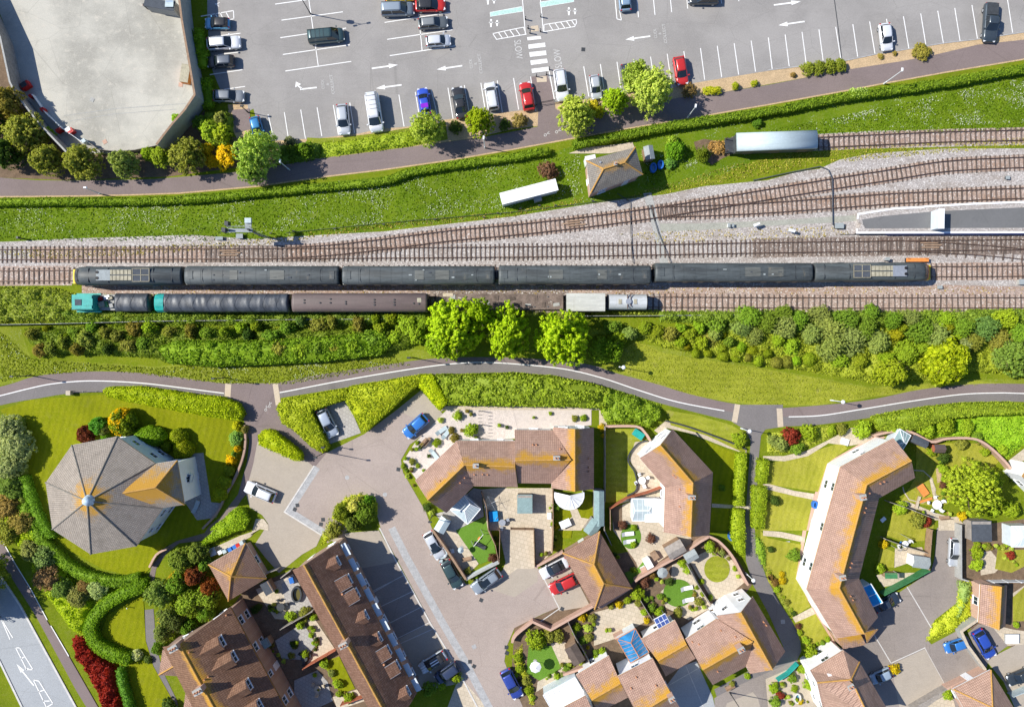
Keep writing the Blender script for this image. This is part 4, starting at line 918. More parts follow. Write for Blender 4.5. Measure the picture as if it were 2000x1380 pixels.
def hst(px0,px1,cy,nose,label):
    zc=3.7; a=P(px0,cy[0],zc); b=P(px1,cy[1],zc); L=(b-a).length; mid=(a+b)/2; ang=math.atan2((b-a).y,(b-a).x)+(math.pi if nose<0 else 0)
    e=empty('diesel_locomotive',(mid.x,mid.y,0),label,'locomotive',ang)
    ze,zr,w=3.1,3.82,2.72
    half=[(.9,.95),(1.34,1.3),(1.37,2.1),(1.33,2.9),(1.2,3.3),(.85,3.62),(.4,3.78),(0,zr)]
    full=half+[(-y,z) for y,z in half[-2::-1]]
    st=[(-L/2,.95,.98),(-L/2+.1,1,1),(L/2-2.6,1,1),(L/2-1.9,.985,.985),(L/2-1.3,.96,.93),(L/2-.7,.9,.74),(L/2-.3,.84,.6),(L/2,.74,.42)]
    vs,fs=loft(st,full); o=mobj('body',vs,fs,M['coachside'] if 0 else M['coachroof'],e,True); o.data.polygons[-1].use_smooth=False
    o2=M['yellow']
    # nose panel, windscreen
    vs,fs=loft([(L/2-.45,.88,.66),(L/2+.02,.76,.43)],[(y*1.005,z*1.002) for y,z in full]); mobj('nose_panel',vs,fs,M['yellow'] if nose<0 else M['orange'],e)
    mb=MB(); mb.add([(L/2-1.28,-.9,3.56),(L/2-.72,-.78,2.98),(L/2-.72,.78,2.98),(L/2-1.28,.9,3.56),(L/2-1.26,0,3.66),(L/2-.69,0,3.1)],[(0,1,5,4),(4,5,2,3)]); mb.build('windscreen',M['pane'],e)
    mb=MB(); mb.box((L/2-5.1,0,3.83),(2.0,1.55,.16)); mb.build('silencer_cover',M['metal' if nose>0 else 'feltgrey'],e)
    for s in(-1,1): mb=MB(); mb.cyl((L/2-4.25,s*.42,3.8),(L/2-4.25,s*.42,3.98),.22,n=12); mb.build('exhaust_port',M['black'],e)
    for s in(-1,1):
        for i in range(6):
            mb=MB(); mb.box((L/2-8.9+i*.55,s*.42,3.83),(.46,.66,.14)); mb.build('engine_cover_panel',M['louver'],e)
    fr=MB(); fr.box((L/2-10.5,0,3.78),(2.5,1.9,.1)); fr.build('grille_base',M['black'],e)
    for s in(-1,1):
        for k in(-.42,.42): mb=MB(); mb.box((L/2-10.5+s*.0+(.62 if k>0 else -.62),k*0+s*.47,3.86),(1.15,.78,.05)); mb.build('fan_grille',M['feltdark'],e)
    for y in(-.93,0,.93): mb=MB(); mb.box((L/2-10.5,y,3.9),(2.5,.07,.06)); mb.build('grille_bar',M['louver'],e)
    for x in(-1.2,0,1.2): mb=MB(); mb.box((L/2-10.5+x,0,3.9),(.07,1.9,.06)); mb.build('grille_bar',M['louver'],e)
    for x in(L/2-2.9,L/2-5.7,L/2-12.2,-L/2+1.2): mb=MB(); mb.box((x,0,3.66),(.06,2.2,.3),top=.75); mb.build('roof_seam',M['dark'],e)
    mb=MB(); mb.box((L/2+.12,0,1.35),(.5,2.3,.9),top=.9); mb.build('nose_skirt',M['yellow'],e)
    for s in(-1,1):
        mb=MB(); mb.cyl((L/2+.25,s*.6,1.4),(L/2+.42,s*.6,1.4),.14,n=10); mb.build('headlight',M['headl'],e)
        for x in(L/2-2.4,L/2-7,-L/2+4): mobj('window',*boxvf((x,s*1.385,2.3),(.9,.05,.6)),M['pane'],e)
    mb=MB(); mb.box((0,0,.75),(L*.45,2.3,.5)); mb.build('fuel_tank',M['black'],e)
    wheelset(e,[s*(L/2-3.6)+d for s in(-1,1) for d in(-1.3,1.3)]); return e
M['louver']=simple('dirty_cream_louvre',(.36,.33,.24),.7,.3,3,grain=.4)
hst(133,352,(537.5,537),-1,'dark green locomotive with a yellow nose at the left end of the long train')
for i,(a,b,cy,lb) in enumerate(((360,661,537,'first coach from the left, coupled behind the yellow nosed locomotive'),(668,966,537,'coach of the long green train directly above the maroon coach'),(974,1272,536,'coach of the long green train above the bright lime trees and white wagon'),(1280,1588,531,'rightmost coach of the green train, coupled to the orange nosed locomotive'))):
    coach(a,b,cy,lb,group='coaches of the long dark green train')
hst(1594,1826,(530,529),1,'dark green locomotive with an orange edged nose at the right end of the train')
# second row
def place_wagon(name,px0,px1,cy,label,cat,z=2.5):
    a=P(px0,cy,z); b=P(px1,cy,z); L=(b-a).length; mid=(a+b)/2; e=empty(name,(mid.x,mid.y,0),label,cat); return e,L
e,L=place_wagon('shunting_locomotive',139,188,590,'teal diesel shunter with square cab at the left end of the lower siding','locomotive',2.8)
mb=MB(); mb.box((-.1,0,2.0),(L*.9,2.3,2.0),top=.93); mb.build('cab',M['tealp'],e)
mb=MB(); mb.box((.1,0,3.08),(L*.68,1.9,.14)); mb.build('cab_roof',M['tealp'],e)
mb=MB(); mb.box((-.6,-.05,3.18),(.95,.85,.06)); mb.build('roof_hatch',M['feltdark'],e); mb=MB(); mb.box((.75,0,3.2),(1.5,1.0,.08)); mb.build('roof_panel',M['tealp'],e)
for s in(-1,1): mb=MB(); mb.box((0,s*1.28,1.25),(L*.98,.2,.35)); mb.build('running_board',M['tealp'],e)
mb=MB(); mb.box((-L/2,0,1.1),(.18,2.3,.5)); mb.build('buffer_beam',M['orange'],e); wheelset(e,[-1.1,1.1])
e,L=place_wagon('flat_wagon',190,222,590,'flat wagon with scattered green and red machinery between engine and tarpaulin','wagon',1.6)
mb=MB(); mb.box((0,0,1.15),(L,2.3,.25)); mb.build('deck',M['concrete'],e)
for x,y,m,d in((-.8,.5,'red',(.5,.5,.5)),(-.5,-.3,'louver',(.9,.7,.6)),(.1,-.3,'greenp',(.4,.8,.5)),(.7,.6,'louver',(.6,.4,.4)),(.9,-.5,'concrete',(.5,.6,.5)),(.2,.7,'metal',(.8,.5,.4))): mb=MB(); mb.box((x,y,1.28+d[2]/2),d,.3); mb.build('machine_part',M[m],e)
wheelset(e,[-.8,.8])
def tarp_wagon(px0,px1,cy,label,h,seed,teal=False,n=26):
    e,L=place_wagon('covered_wagon',px0,px1,cy,label,'wagon',h); g=random.Random(seed)
    mb=MB(); mb.box((0,0,1.0),(L-.1,2.4,.4)); mb.build('chassis',M['black'],e)
    prof0=[(1.27,1.1),(1.33,1.9),(1.3,h-.5),(1.12,h-.2),(.6,h-.02),(0,h),(-.6,h-.02),(-1.12,h-.2),(-1.3,h-.5),(-1.33,1.9),(-1.27,1.1)]
    vs=[];fs=[];m=int(L/.22); k=len(prof0)
    for i in range(m+1):
        x=-L/2+L*i/m; ph=(i%9)/9.; sag=-.05*math.sin(math.pi*ph) 
        if teal: xs=x
        for j,(y,z) in enumerate(prof0): vs.append((x+(.12*abs(y) if teal else 0)*math.sin(ph*3.1),y*(1+g.uniform(-.012,.012)),z+(sag if z>h-.6 else 0)+g.uniform(-.05,.05)))
    for i in range(m):
        for j in range(k-1): a=i*k+j; fs.append((a,a+1,a+k+1,a+k))
    fs.append(tuple(range(k-1,-1,-1))); fs.append(tuple(m*k+i for i in range(k)))
    mobj('tarpaulin',vs,fs,M['tarp'],e,True)
    for i in range(0,int(L/2.0)+1):
        x=-L/2+.4+i*2.0+.1; r=MB()
        if x>L/2: break
        q=[(x+.25*math.sin(j),1.0*math.cos(math.pi*j/8)*1.32,h-.05+(.08 if 0<j<8 else -.5)-.42*abs(math.cos(math.pi*j/8))**4) for j in range(9)]
        for a,b in zip(q[:-1],q[1:]): r.cyl(a,b,.02,n=5)
        r.build('rope',M['feltdark'],e)
    wheelset(e,[-L/2+1,L/2-1] if L<9 else [-L/2+1.2,-L/2+3,L/2-3,L/2-1.2]); return e,L
tarp_wagon(223,287,590,'short wagon sheeted in black tarpaulin behind the teal shunter',2.6,1)
e,L=tarp_wagon(318,560,590.5,'long coach wrapped in ribbed black tarpaulin with a teal end',3.5,2,True)
mb=MB(); 
vs,fs=loft([(-L/2-1.25,.94,.97),(-L/2-1.1,1,1),(-L/2+.05,1,1)],[(1.3,1.1),(1.35,2.6),(1.1,3.3),(.5,3.56),(0,3.6),(-.5,3.56),(-1.1,3.3),(-1.35,2.6),(-1.3,1.1)]); mobj('coach_end',vs,fs,M['tealp'],e)
e,L,zat=coach(569,834,590,'faded maroon brown coach with rows of small roof vents on the lower siding','railway_coach','maroon','maroon',3.7,3.1,2.7,hatch=False,ribs=0)
for x,y in X('94,585 94,590 125,590 145,583 145,590 175,588 175,592 231,584 231,589 231,594 270,584 270,589 270,594 308,591 318,592'):
    wx=(x+500-701.5)/S*.968; wy=-(y-589)/S*1.0
    mb=MB(); mb.cyl((wx,wy,zat(wy)-.05),(wx,wy,zat(wy)+.14),.13,.11,8); mb.build('roof_vent',M['dark'],e)
mb=MB(); mb.box((8.6,.3,3.7),(.6,.6,.05)); mb.build('roof_patch',M['louver'],e)
e,L=place_wagon('box_wagon',1107,1181,590,'pale lichen covered box wagon beside the lime trees','wagon',2.9)
mb=MB(); mb.box((0,0,1.9),(L,2.45,1.9)); mb.build('body',M['coachroof'],e); vs,fs=loft([(-L/2-.06,1,1),(L/2+.06,1,1)],roofprof(2.6,2.86,3.0,8)); mobj('roof',vs,fs,M['palecover'],e); wheelset(e,[-1.7,1.7])
e,L=place_wagon('tank_wagon',1190,1263,589,'small silver tank wagon with rusty top fittings on the lower siding','wagon',2.6)
mb=MB(); mb.cyl((-L/2,0,1.95),(L/2,0,1.95),1.1,n=20); o=mb.build('tank',M['silver'],e); 
mb=MB(); mb.box((0,0,.95),(L+.3,2.3,.25)); mb.build('chassis',M['dark'],e)
for x in(-1.2,1.0): mb=MB(); mb.box((x,0,3.06),(.45,.7,.1)); mb.build('walkway_plate',M['louver'],e)
mb=MB(); mb.cyl((0,0,2.9),(0,0,3.3),.42,n=14); mb.build('filler_dome',M['metal'],e); mb=MB(); mb.box((-.1,0,3.0),(.12,2.1,.12)); mb.box((.35,.2,3.04),(.1,1.9,.1)); mb.build('strap',M['rail'],e)
wheelset(e,[-1.7,1.7])
# timber and scrap deck between the maroon coach and the box wagon
e,L=place_wagon('flat_wagon',855,1100,589,'low flat wagon with rotting timber deck partly under the lime trees','wagon',1.0)
mb=MB(); mb.box((0,0,.85),(L,2.3,.2)); mb.build('deck',M['sleeper'],e)
for i in range(16): mb=MB(); mb.box((-L/2+1+i*1.1+rnd.uniform(-.2,.2),rnd.uniform(-.7,.7),.99),(rnd.uniform(.3,1),rnd.uniform(.2,.8),.08),rnd.uniform(-.2,.2)); mb.build('loose_board',M[rnd.choice(['louver','concrete','sleeper','ballastdark'])],e)
mb=MB(); mb.box((-L/2+1.5,1.0,1.02),(1.5,.5,.1)); mb.build('pale_board',M['slab'],e); wheelset(e,[-7,-5,5,7],.35)
# van body on the siding
e,L=place_wagon('parcels_van',1440,1596,274,'old van with pale blue grey curved roof standing on the grassy siding','railway van',3.2); e.rotation_euler=(0,0,.035)
mb=MB(); mb.box((0,0,1.9),(L,2.5,2.0)); mb.build('body',M['coachroof'],e); vs,fs=loft([(-L/2-.05,1,1),(L/2+.05,1,1)],roofprof(2.7,2.88,3.4,10)); o=mobj('roof',vs,fs,M['vanroof'],e,True); o.data.polygons[-1].use_smooth=False; o.data.polygons[-2].use_smooth=False
for x in(-4,0,4): mobj('side_door',*boxvf((x,-1.27,1.9),(1.6,.05,1.8)),M['maroon'],e)
mb=MB(); mb.box((-L/2-.6,0,1.1),(1.2,2.2,.2)); mb.build('end_platform',M['dark'],e)
for s in(-.9,.9): mb=MB(); mb.cyl((-L/2-1.1,s,1.1),(-L/2-1.1,s,2.3),.06); mb.build('handrail',M['rail'],e)
wheelset(e,[-4,4])
# platform
PL=Q(3,1,'700,290 1000,245 1300,228 2000,196 3000,150 3000,470 2000,440 1300,442 690,440 735,370 715,350')
def top_prism(name,px,h,mat,label,cat,parent=None,grp=None):
    w=[tuple(P(a,b,h))[:2] for a,b in px]; mb=MB(); mb.prism(w,0,h); o=mb.build(name,mat,parent)
    if parent is None: tag(o,label,cat,grp)
    return o
e=empty('station_platform',(0,0,0),'grey asphalt railway platform with white edges at the right of the picture','platform')
top_prism('platform_slab',PL,.9,M['ballast'],None,None,e)
def lift(pts,z,mat,name,par):
    w=[tuple(P(a,b,z))[:2] for a,b in pts]
    if area2(w)<0: w=w[::-1]
    fs=[]
    for t in tessellate_polygon([[Vector((p[0],p[1],0)) for p in w]]):
        a,b,c=t
        if area2([w[a],w[b],w[c]])<0: a,c=c,a
        fs.append((a,b,c))
    return mobj(name,[(p[0],p[1],z) for p in w],fs,mat,par)
lift(Q(3,1,'735,335 900,308 1310,270 2000,240 3000,200 3000,420 2000,400 1300,402 760,405 740,370'),.91,M['platform'],'asphalt_surface',e)
for s in('700,330 705,292 1000,247 1200,240 1240,232 1600,212 2000,197 3000,152','695,405 695,438 1300,436 2000,434 3000,462'):
    q=[tuple(P(a,b,.9))[:2] for a,b in Q(3,1,s)]; o=ribbon('white_edge',q,.28,M['upvc'],.9,.04,px=False); o.parent=e
    for v in o.data.vertices: v.co.z=max(v.co.z,.9)
mobj('edge_wall',*boxvf((P(1870,458).x,P(1870,458.5).y,.6),(22,.12,.5)),simple('dark_blue_paint',(.02,.03,.12)),e)
p=P(1838,427,3); e=empty('platform_shelter',(p.x,p.y,.9),'narrow white roofed shelter standing on the platform','shelter',-.02)
mb=MB(); mb.box((0,0,2.2),(.85,2.9,.08)); mb.build('roof',M['upvc'],e); mb=MB(); mb.box((-.38,0,1.1),(.05,2.7,2.1)); mb.box((0,1.33,1.1),(.7,.05,2.1)); mb.box((0,-1.33,1.1),(.7,.05,2.1)); mb.build('side_panel',M['consglass'],e)
mb=MB(); mb.box((-.1,0,.45),(.35,2.3,.05)); mb.build('seat',M['blue'],e)
for i in(-1,1): mb=MB(); mb.cyl((.35,i*1.3,0),(.35,i*1.3,2.2),.04); mb.build('post',M['whitemetal'],e)
# orange skip, small trackside things
p=P(1794,507,1); e=empty('flat_trailer',(p.x,p.y,0),'low orange trailer with rails beside the right hand locomotive','trailer',.0)
mb=MB(); mb.box((0,0,.7),(3.2,.55,.25)); mb.build('bed',M['orange'],e)
for x in(-1.3,1.2): mb=MB(); mb.cyl((x,-.3,.35),(x,.3,.35),.33,n=12); mb.build('wheel',M['black'],e)
for x in(-1.5,1.1,1.5): mb=MB(); mb.cyl((x,.2,.8),(x,.2,1.35),.03); mb.build('stake',M['orange'],e)
def cabinet(px,py,label,m='metal',d=(.5,.35,.9),rz=0,cat='cabinet',name='relay_cabinet'):
    e=pos_obj(name,px,py,label,cat,rz); mb=MB(); mb.box((0,0,d[2]/2),d); mb.build('case',M[m],e); mb=MB(); mb.box((0,0,d[2]+.03),(d[0]+.1,d[1]+.1,.06)); mb.build('lid',M['feltgrey'],e); return e
cabinet(1636,442,'dark low cabinet at the foot of the cable duct','dark',(1.2,.7,.6)); cabinet(1728,507,'small pale lineside box beside the green locomotive','metal'); cabinet(1833,561,'small lineside lamp box just right of the train','metal',(.6,.4,.4))
cabinet(1965,348,'tiny dark box at the right edge between two curved tracks','dark',(.5,.4,.4)); cabinet(1422,441,'small white ground frame lever box near the walkway','whitemetal',(.25,.5,.6)); cabinet(1993,551,'pale box at the right edge beside the train line','concrete',(1.0,.7,.6)); cabinet(1430,441,'second white lever box beside the ground frame','whitemetal',(.2,.4,.5))
def ground_signal(px,py,label,ang):
    e=pos_obj('ground_signal',px,py,label,'signal',ang); mb=MB(); mb.cyl((0,0,0),(0,0,1.0),.07); mb.build('post',M['dark'],e); mb=MB(); mb.cyl((-.3,0,1.0),(.6,0,1.15),.28,.2,12); mb.build('lamp_head',M['whitemetal'],e); return e
ground_signal(1472,442,'white ground signal lamp beside the greenish path',.4); ground_signal(1540,452,'fallen green tinted signal post in the weeds',-.3)
# colour light signal lying over from its base (seen from above as a leaning mast with staging)
e=pos_obj('railway_signal',512,461,'grey bracket signal with staging and lamps beside the main line','railway signal',0)
mb=MB(); mb.cyl((0,0,0),(0,0,6.4),.16,n=8); mb.build('mast',M['dark'],e)
mb=MB(); mb.box((-1.3,0,5.6),(3.4,.55,.12)); mb.box((-.2,.5,5.62),(.9,1.3,.1)); mb.build('staging',M['feltgrey'],e)
for y in(-.4,.4): mb=MB(); mb.cyl((-3,y,5.6),(-3,y,6.5),.035); mb.cyl((.2,y,5.6),(.2,y,6.5),.035); mb.cyl((-3,y,6.5),(.2,y,6.5),.04); mb.build('handrail',M['feltgrey'],e)
for x,y in((-3.3,-.1),(-2.9,.8)): mb=MB(); mb.box((x,y,6.2),(.5,.6,1.2)); mb.build('signal_head',M['dark'],e)
mb=MB(); mb.box((-.1,1.3,5.9),(.9,.7,.5)); mb.build('lamp_box',M['vanroof'],e)
for s_ in(-1,1): mb=MB(); mb.cyl((1.0+.2*s_,-.3,0),(.3,.2*s_,5.6),.04); mb.build('ladder_rail',M['metal'],e)
for i in range(8): mb=MB(); mb.cyl((.95-.08*i,-.45,.6+i*.6),(1.15-.09*i,-.1,.6+i*.6),.025,n=5); mb.build('rung',M['metal'],e)
cabinet(470,462,'dark low box beside the main line boards','dark',(.9,.6,.5)); cabinet(430,466,'small dark ground box left of the bracket signal','dark',(1.0,.4,.4))
e=pos_obj('railway_signal',44,466,'dark signal post whose long shadow falls on the ballast at the left edge','railway signal'); 
mb=MB(); mb.cyl((0,0,0),(0,0,1.2),.1); mb.build('post',M['dark'],e); mb=MB(); mb.box((0,0,1.1),(.3,.3,.5)); mb.build('signal_head',M['dark'],e)
# ---------------- buildings
def ring_mesh(name): return None
def win_mesh():
    f=MB(); t=.07
    for c,d in(((0,0,.55),(1.2,.08,t)),((0,0,-.55),(1.2,.08,t)),((-.57,0,0),(t,.08,1.04)),((.57,0,0),(t,.08,1.04)),((0,0,0),(.05,.07,1.04))): f.box(c,d)
    f.box((0,-.06,-.62),(1.35,.16,.06))
    o=f.build('window',M['upvc']); me=o.data; bpy.data.objects.remove(o)
    p=MB(); p.box((0,.02,0),(1.08,.03,1.04)); o=p.build('pane',M['pane']); pm=o.data; bpy.data.objects.remove(o); return me,pm
WIN,PANE=win_mesh()
def door_mesh():
    p=MB(); p.box((0,0,0),(.95,.07,2.0)); o=p.build('door',M['upvc']); me=o.data; bpy.data.objects.remove(o); return me
DOOR=door_mesh()
def add_window(par,x,y,z,ang,w=1.0,h=1.0,door=False):
    if door:
        o=bpy.data.objects.new('door',DOOR); link(o,par); o.location=(x,y,1.02); o.rotation_euler=(0,0,ang); 
        mb=MB(); mb.box((.35,-.06,0),(.04,.06,.14)); mb.build('handle',M['metal'],o); return o
    o=bpy.data.objects.new('window',WIN); link(o,par); o.location=(x,y,z); o.rotation_euler=(0,0,ang); o.scale=(w,1,h)
    p=bpy.data.objects.new('pane',PANE); link(p,o); return o
CAMP=Vector((0,0,H))
class House:
    def __init__(s,name,label,cat,pts,faces,mat='roofA',wall='render',over=.28,thick=.14,wins=True,ridge='ridge',spc=2.9,floors=2,doors=True,group=None,ridgecaps=True,wallpx=None):
        s.pts={k:P(*v) for k,v in pts.items()}; V=list(s.pts.values()); c=sum(V,Vector())/len(V); c.z=0; s.c=c
        s.e=empty(name,(c.x,c.y,0),label,cat,0,group)
        keys=list(pts); idx={k:i for i,k in enumerate(keys)}
        vs=[s.pts[k]-c for k in keys]; fs=[]
        for f in faces:
            f=f.split() if isinstance(f,str) else f; q=[idx[k] for k in f]
            a=area2([vs[i] for i in q]); fs.append(tuple(q if a>0 else q[::-1]))
        s.vs,s.fs=vs,fs
        s.bvh=BVHTree.FromPolygons([tuple(v) for v in vs],fs)
        # roof with uv and thickness
        me=bpy.data.meshes.new('roof'); n=len(vs); 
        edges={}
        for f in fs:
            for a,b in zip(f,f[1:]+f[:1]): edges.setdefault((min(a,b),max(a,b)),[]).append((a,b,f))
        bnd=[e[0] for e in edges.values() if len(e)==1]
        fv=[tuple(v) for v in vs]+[(v.x,v.y,v.z-thick) for v in vs]
        ff=list(fs)+[tuple(i+n for i in f[::-1]) for f in fs]+[(b,a,a+n,b+n) for a,b,f in bnd]
        me.from_pydata(fv,[],ff); me.materials.append(M[mat]); uv=me.uv_layers.new(name='slope')
        for p in me.polygons:
            nn=p.normal.copy(); 
            if nn.z<0: nn=-nn
            u=Vector((0,0,1)).cross(nn)
            if u.length<1e-3: u=Vector((1,0,0))
            u.normalize(); v=nn.cross(u).normalized(); zt=max(fv[i][2] for i in p.vertices); sl=max(.05,math.sqrt(max(0,1-nn.z**2)))
            for li in p.loop_indices:
                co=me.vertices[me.loops[li].vertex_index].co; uv.data[li].uv=(co.dot(u),(zt-co.z)/sl if sl>.06 else co.dot(v))
        s.roof=bpy.data.objects.new('roof',me); link(s.roof,s.e)
        if ridgecaps:
            mb=MB(); k=0
            for key,e in edges.items():
                if len(e)!=2: continue
                a,b=vs[key[0]],vs[key[1]]
                # convex edge?
                f1,f2=e[0][2],e[1][2]; m=(a+b)/2; c1=sum((vs[i] for i in f1),Vector())/len(f1); c2=sum((vs[i] for i in f2),Vector())/len(f2)
                if (c1.z+c2.z)/2< m.z-.15 and ((c1+c2)/2).z<m.z:
                    nrm=[Vector(me.polygons[fs.index(f)].normal) for f in(f1,f2)]
                    if (c2-m).dot(nrm[0])<-.02:
                        mb.cyl(a+Vector((0,0,.01)),b+Vector((0,0,.01)),.11,n=8); k+=1
            if k: mb.build('ridge_tiles',M[ridge],s.e)
        # walls
        nxt={a:b for a,b,f in bnd}; st=bnd[0][0]; loop=[st]
        while nxt[loop[-1]]!=st and len(loop)<80: loop.append(nxt[loop[-1]])
        L=[(vs[i].x,vs[i].y) for i in loop]; sg=1 if area2(L)>0 else -1
        inn=offset(L,over*sg,True); s.loop=loop; s.inn=inn
        w=MB(); m=len(loop)
        wv=[(inn[i][0],inn[i][1],0) for i in range(m)]+[(inn[i][0],inn[i][1],vs[loop[i]].z-thick*1.05-.02) for i in range(m)]
        w.add(wv,[(i,(i+1)%m,m+(i+1)%m,m+i) for i in range(m)]); s.wall=w.build('wall',M[wall],s.e)
        # facia boards
        fb=MB(); o2=offset(L,.05*sg,True)
        for i in range(m):
            j=(i+1)%m; a=vs[loop[i]];b=vs[loop[j]]
            if abs(a.z-b.z)<.3:
                A=(o2[i][0],o2[i][1]);B=(o2[j][0],o2[j][1]); ln=math.hypot(B[0]-A[0],B[1]-A[1])
                if ln>.8: fb.box(((A[0]+B[0])/2,(A[1]+B[1])/2,(a.z+b.z)/2-thick-.07),(ln,.12,.12),math.atan2(B[1]-A[1],B[0]-A[0]))
        if fb.v: fb.build('gutter',M['upvc'] if wall!='brick' else M['dark'],s.e)
        if wins:
            dn=0; merged=[]
            for i in range(m):
                j=(i+1)%m; ax,ay=inn[i]; bx,by=inn[j]; ln=math.hypot(bx-ax,by-ay); ze=min(vs[loop[i]].z,vs[loop[j]].z)
                if ln<2.2: continue
                dx,dy=(bx-ax)/ln,(by-ay)/ln; nx,ny=(dy,-dx) if sg>0 else (-dy,dx)
                mid=Vector(((ax+bx)/2+c.x,(ay+by)/2+c.y,0))
                if (Vector((-mid.x,-mid.y)).normalized().dot(Vector((nx,ny))))<-.35: continue
                k=max(1,int(ln/spc)); ang=math.atan2(ny,nx)+math.pi/2
                for fl in range(floors if ze>4 else 1):
                    z=1.45 if fl==0 else 3.95
                    for q in range(k):
                        t=(q+.5)/k; x=ax+(bx-ax)*t+nx*.02; y=ay+(by-ay)*t+ny*.02
                        add_window(s.e,x,y,z,ang,1.0 if rnd.random()<.7 else .7,1.0,door=(doors and fl==0 and q==k//2 and (i%2==0)))
    def hit(s,px,py):
        d=(P(px,py,0)-CAMP).normalized(); r=s.bvh.ray_cast(CAMP-s.c,d)
        if r[0] is None: return P(px,py,5)-s.c
        return r[0]
    def vent(s,px,py,m='terracotta',r=.13):
        p=s.hit(px,py); mb=MB(); mb.cyl(p-Vector((0,0,.05)),p+Vector((0,0,.28)),r,r*.7,8); mb.build('roof_vent',M[m],s.e)
    def chimney(s,px,py,h=1.3,w=.6,d=.9,ang=0,pots=2,m='bricklight'):
        p=s.hit(px,py); mb=MB(); mb.box((p.x,p.y,p.z+h/2-.5),(d,w,h+1),ang); o=mb.build('chimney',M[m],s.e)
        mb=MB(); mb.box((p.x,p.y,p.z+h+.04),(d+.12,w+.12,.1),ang); mb.build('chimney_cap',M['concrete'],o)
        for i in range(pots):
            t=(i-(pots-1)/2)*.38; q=Vector((p.x+math.cos(ang)*t,p.y+math.sin(ang)*t,p.z+h+.08)); mb=MB(); mb.cyl(q,q+Vector((0,0,.38)),.13,.1,10); mb.build('chimney_pot',M['terracotta'],o)
    def rooflight(s,px,py,w=.6,l=.9):
        p=s.hit(px,py); r=s.bvh.find_nearest(p); nn=r[1]
        if nn.z<0: nn=-nn
        u=Vector((0,0,1)).cross(nn).normalized(); v=nn.cross(u); mb=MB(); q=[p+u*a*w/2+v*b*l/2+nn*.07 for a,b in((-1,-1),(1,-1),(1,1),(-1,1))]
        mb.add(q+[x-nn*.2 for x in q],[(0,1,2,3),(1,0,4,5),(2,1,5,6),(3,2,6,7),(0,3,7,4)]); o=mb.build('rooflight',M['upvc'],s.e)
        mb=MB(); mb.add([p+(x-p)*.75+nn*.01 for x in q],[(0,1,2,3)]); mb.build('pane',M['pane'],o)
    def dormer(s,px,py,ang,w=1.6,l=2.2,h=1.15,gable=True,mat='roofB',gap=.62):
        # ang: direction (world) in which the dormer window faces; px,py: foot of its front on the roof
        p=s.hit(px,py); f=Vector((math.cos(ang),math.sin(ang),0)); t=Vector((-f.y,f.x,0)); z=p.z
        e=s.e; W=w/2
        fr=[p+t*W,p-t*W,p-t*W+Vector((0,0,h)),p+t*W+Vector((0,0,h))]
        bk=[q-f*l for q in fr]
        mb=MB(); top=p+Vector((0,0,h+(gap if gable else 0)))
        mb.add(fr+bk+[top,top-f*l],[(1,0,3,2),(0,4,7,3),(5,1,2,6),(2,3,8)]); o=mb.build('dormer',M['brick'] if not gable else M['bricklight'],e)
        if gable:
            a=p+t*(W+.15)+Vector((0,0,h-.08))+f*.15; b=p-t*(W+.15)+Vector((0,0,h-.08))+f*.15; c=top+f*.15+Vector((0,0,.04))
            L2=f*(l+1.6); rv=[a,c,b,a-L2,c-L2,b-L2]; ff=[(0,1,4,3),(1,2,5,4)]
        else:
            a=p+t*(W+.12)+Vector((0,0,h))+f*.15; b=p-t*(W+.12)+Vector((0,0,h))+f*.15; L2=f*(l+.4)-Vector((0,0,.75)); rv=[a,b,a-L2,b-L2]; ff=[(1,0,2,3)]
        me=bpy.data.meshes.new('dormer_roof'); me.from_pydata([tuple(v) for v in rv],[],ff); me.materials.append(M[mat]); uv=me.uv_layers.new(name='slope')
        for pl in me.polygons:
            nn=pl.normal if pl.normal.z>0 else -pl.normal; u=Vector((0,0,1)).cross(nn).normalized(); v=nn.cross(u)
            for li in pl.loop_indices: co=me.vertices[me.loops[li].vertex_index].co; uv.data[li].uv=(co.dot(u),-co.dot(v)+20)
        r=bpy.data.objects.new('dormer_roof',me); link(r,o); sm=r.modifiers.new('s','SOLIDIFY'); sm.thickness=.08; sm.offset=0
        q=p+f*.05+Vector((0,0,h*.5)); ww=add_window(o,q.x,q.y,q.z,math.atan2(f.y,f.x)+math.pi/2,w*.72,h*.68)
        if not gable:
            for sd in(-1,1):
                mb=MB(); q=a if sd>0 else b; mb.cyl(q,q-L2,.05,n=6); mb.build('lead_flashing',M['metal'],o)
def K(c,r,s,z): 
    q=Q(c,r,s)[0]; return (q[0],q[1],z)
# round eight sided house
oc=X('140,869 229,852 303,904 317,993 266,1066 177,1082 102,1033 89,942'); E=7.0
pts={'o%d'%i:(x,y,E) for i,(x,y) in enumerate(oc)}; pts['a']=(170,978,11.8)
h=House('octagonal_house','eight sided grey roofed house with a blue grey ball finial at the left','house',pts,['o%d o%d a'%(i,(i+1)%8) for i in range(8)],'roofD','renderblue',ridge='ridgegrey',over=.35,floors=2)
p=P(170,978,11.8)-h.c; mb=MB()
mb.dome((p.x,p.y,p.z),.62,.62,16,6); mb.cyl((p.x,p.y,p.z-.5),(p.x,p.y,p.z+.02),.8,.62,16); mb.build('finial',simple('pale_blue_lead',(.5,.62,.72),.35,.2,3),h.e)
wing=House('house_wing','hipped wing with orange lichen joined to the eight sided house','house wing',
 {'r0':K(0,2,'960,1090',9.6),'r1':K(0,2,'1215,1045',9.6),'n':K(0,2,'1385,835',7.02),'s':K(0,2,'1442,1180',7.02),'nw':K(0,2,'1120,872',7.02),'sw':K(0,2,'1130,1228',7.02)},
 ['r0 r1 n nw','r1 s n','r0 sw s r1'],'roofD','render',over=.3,ridge='ridge')
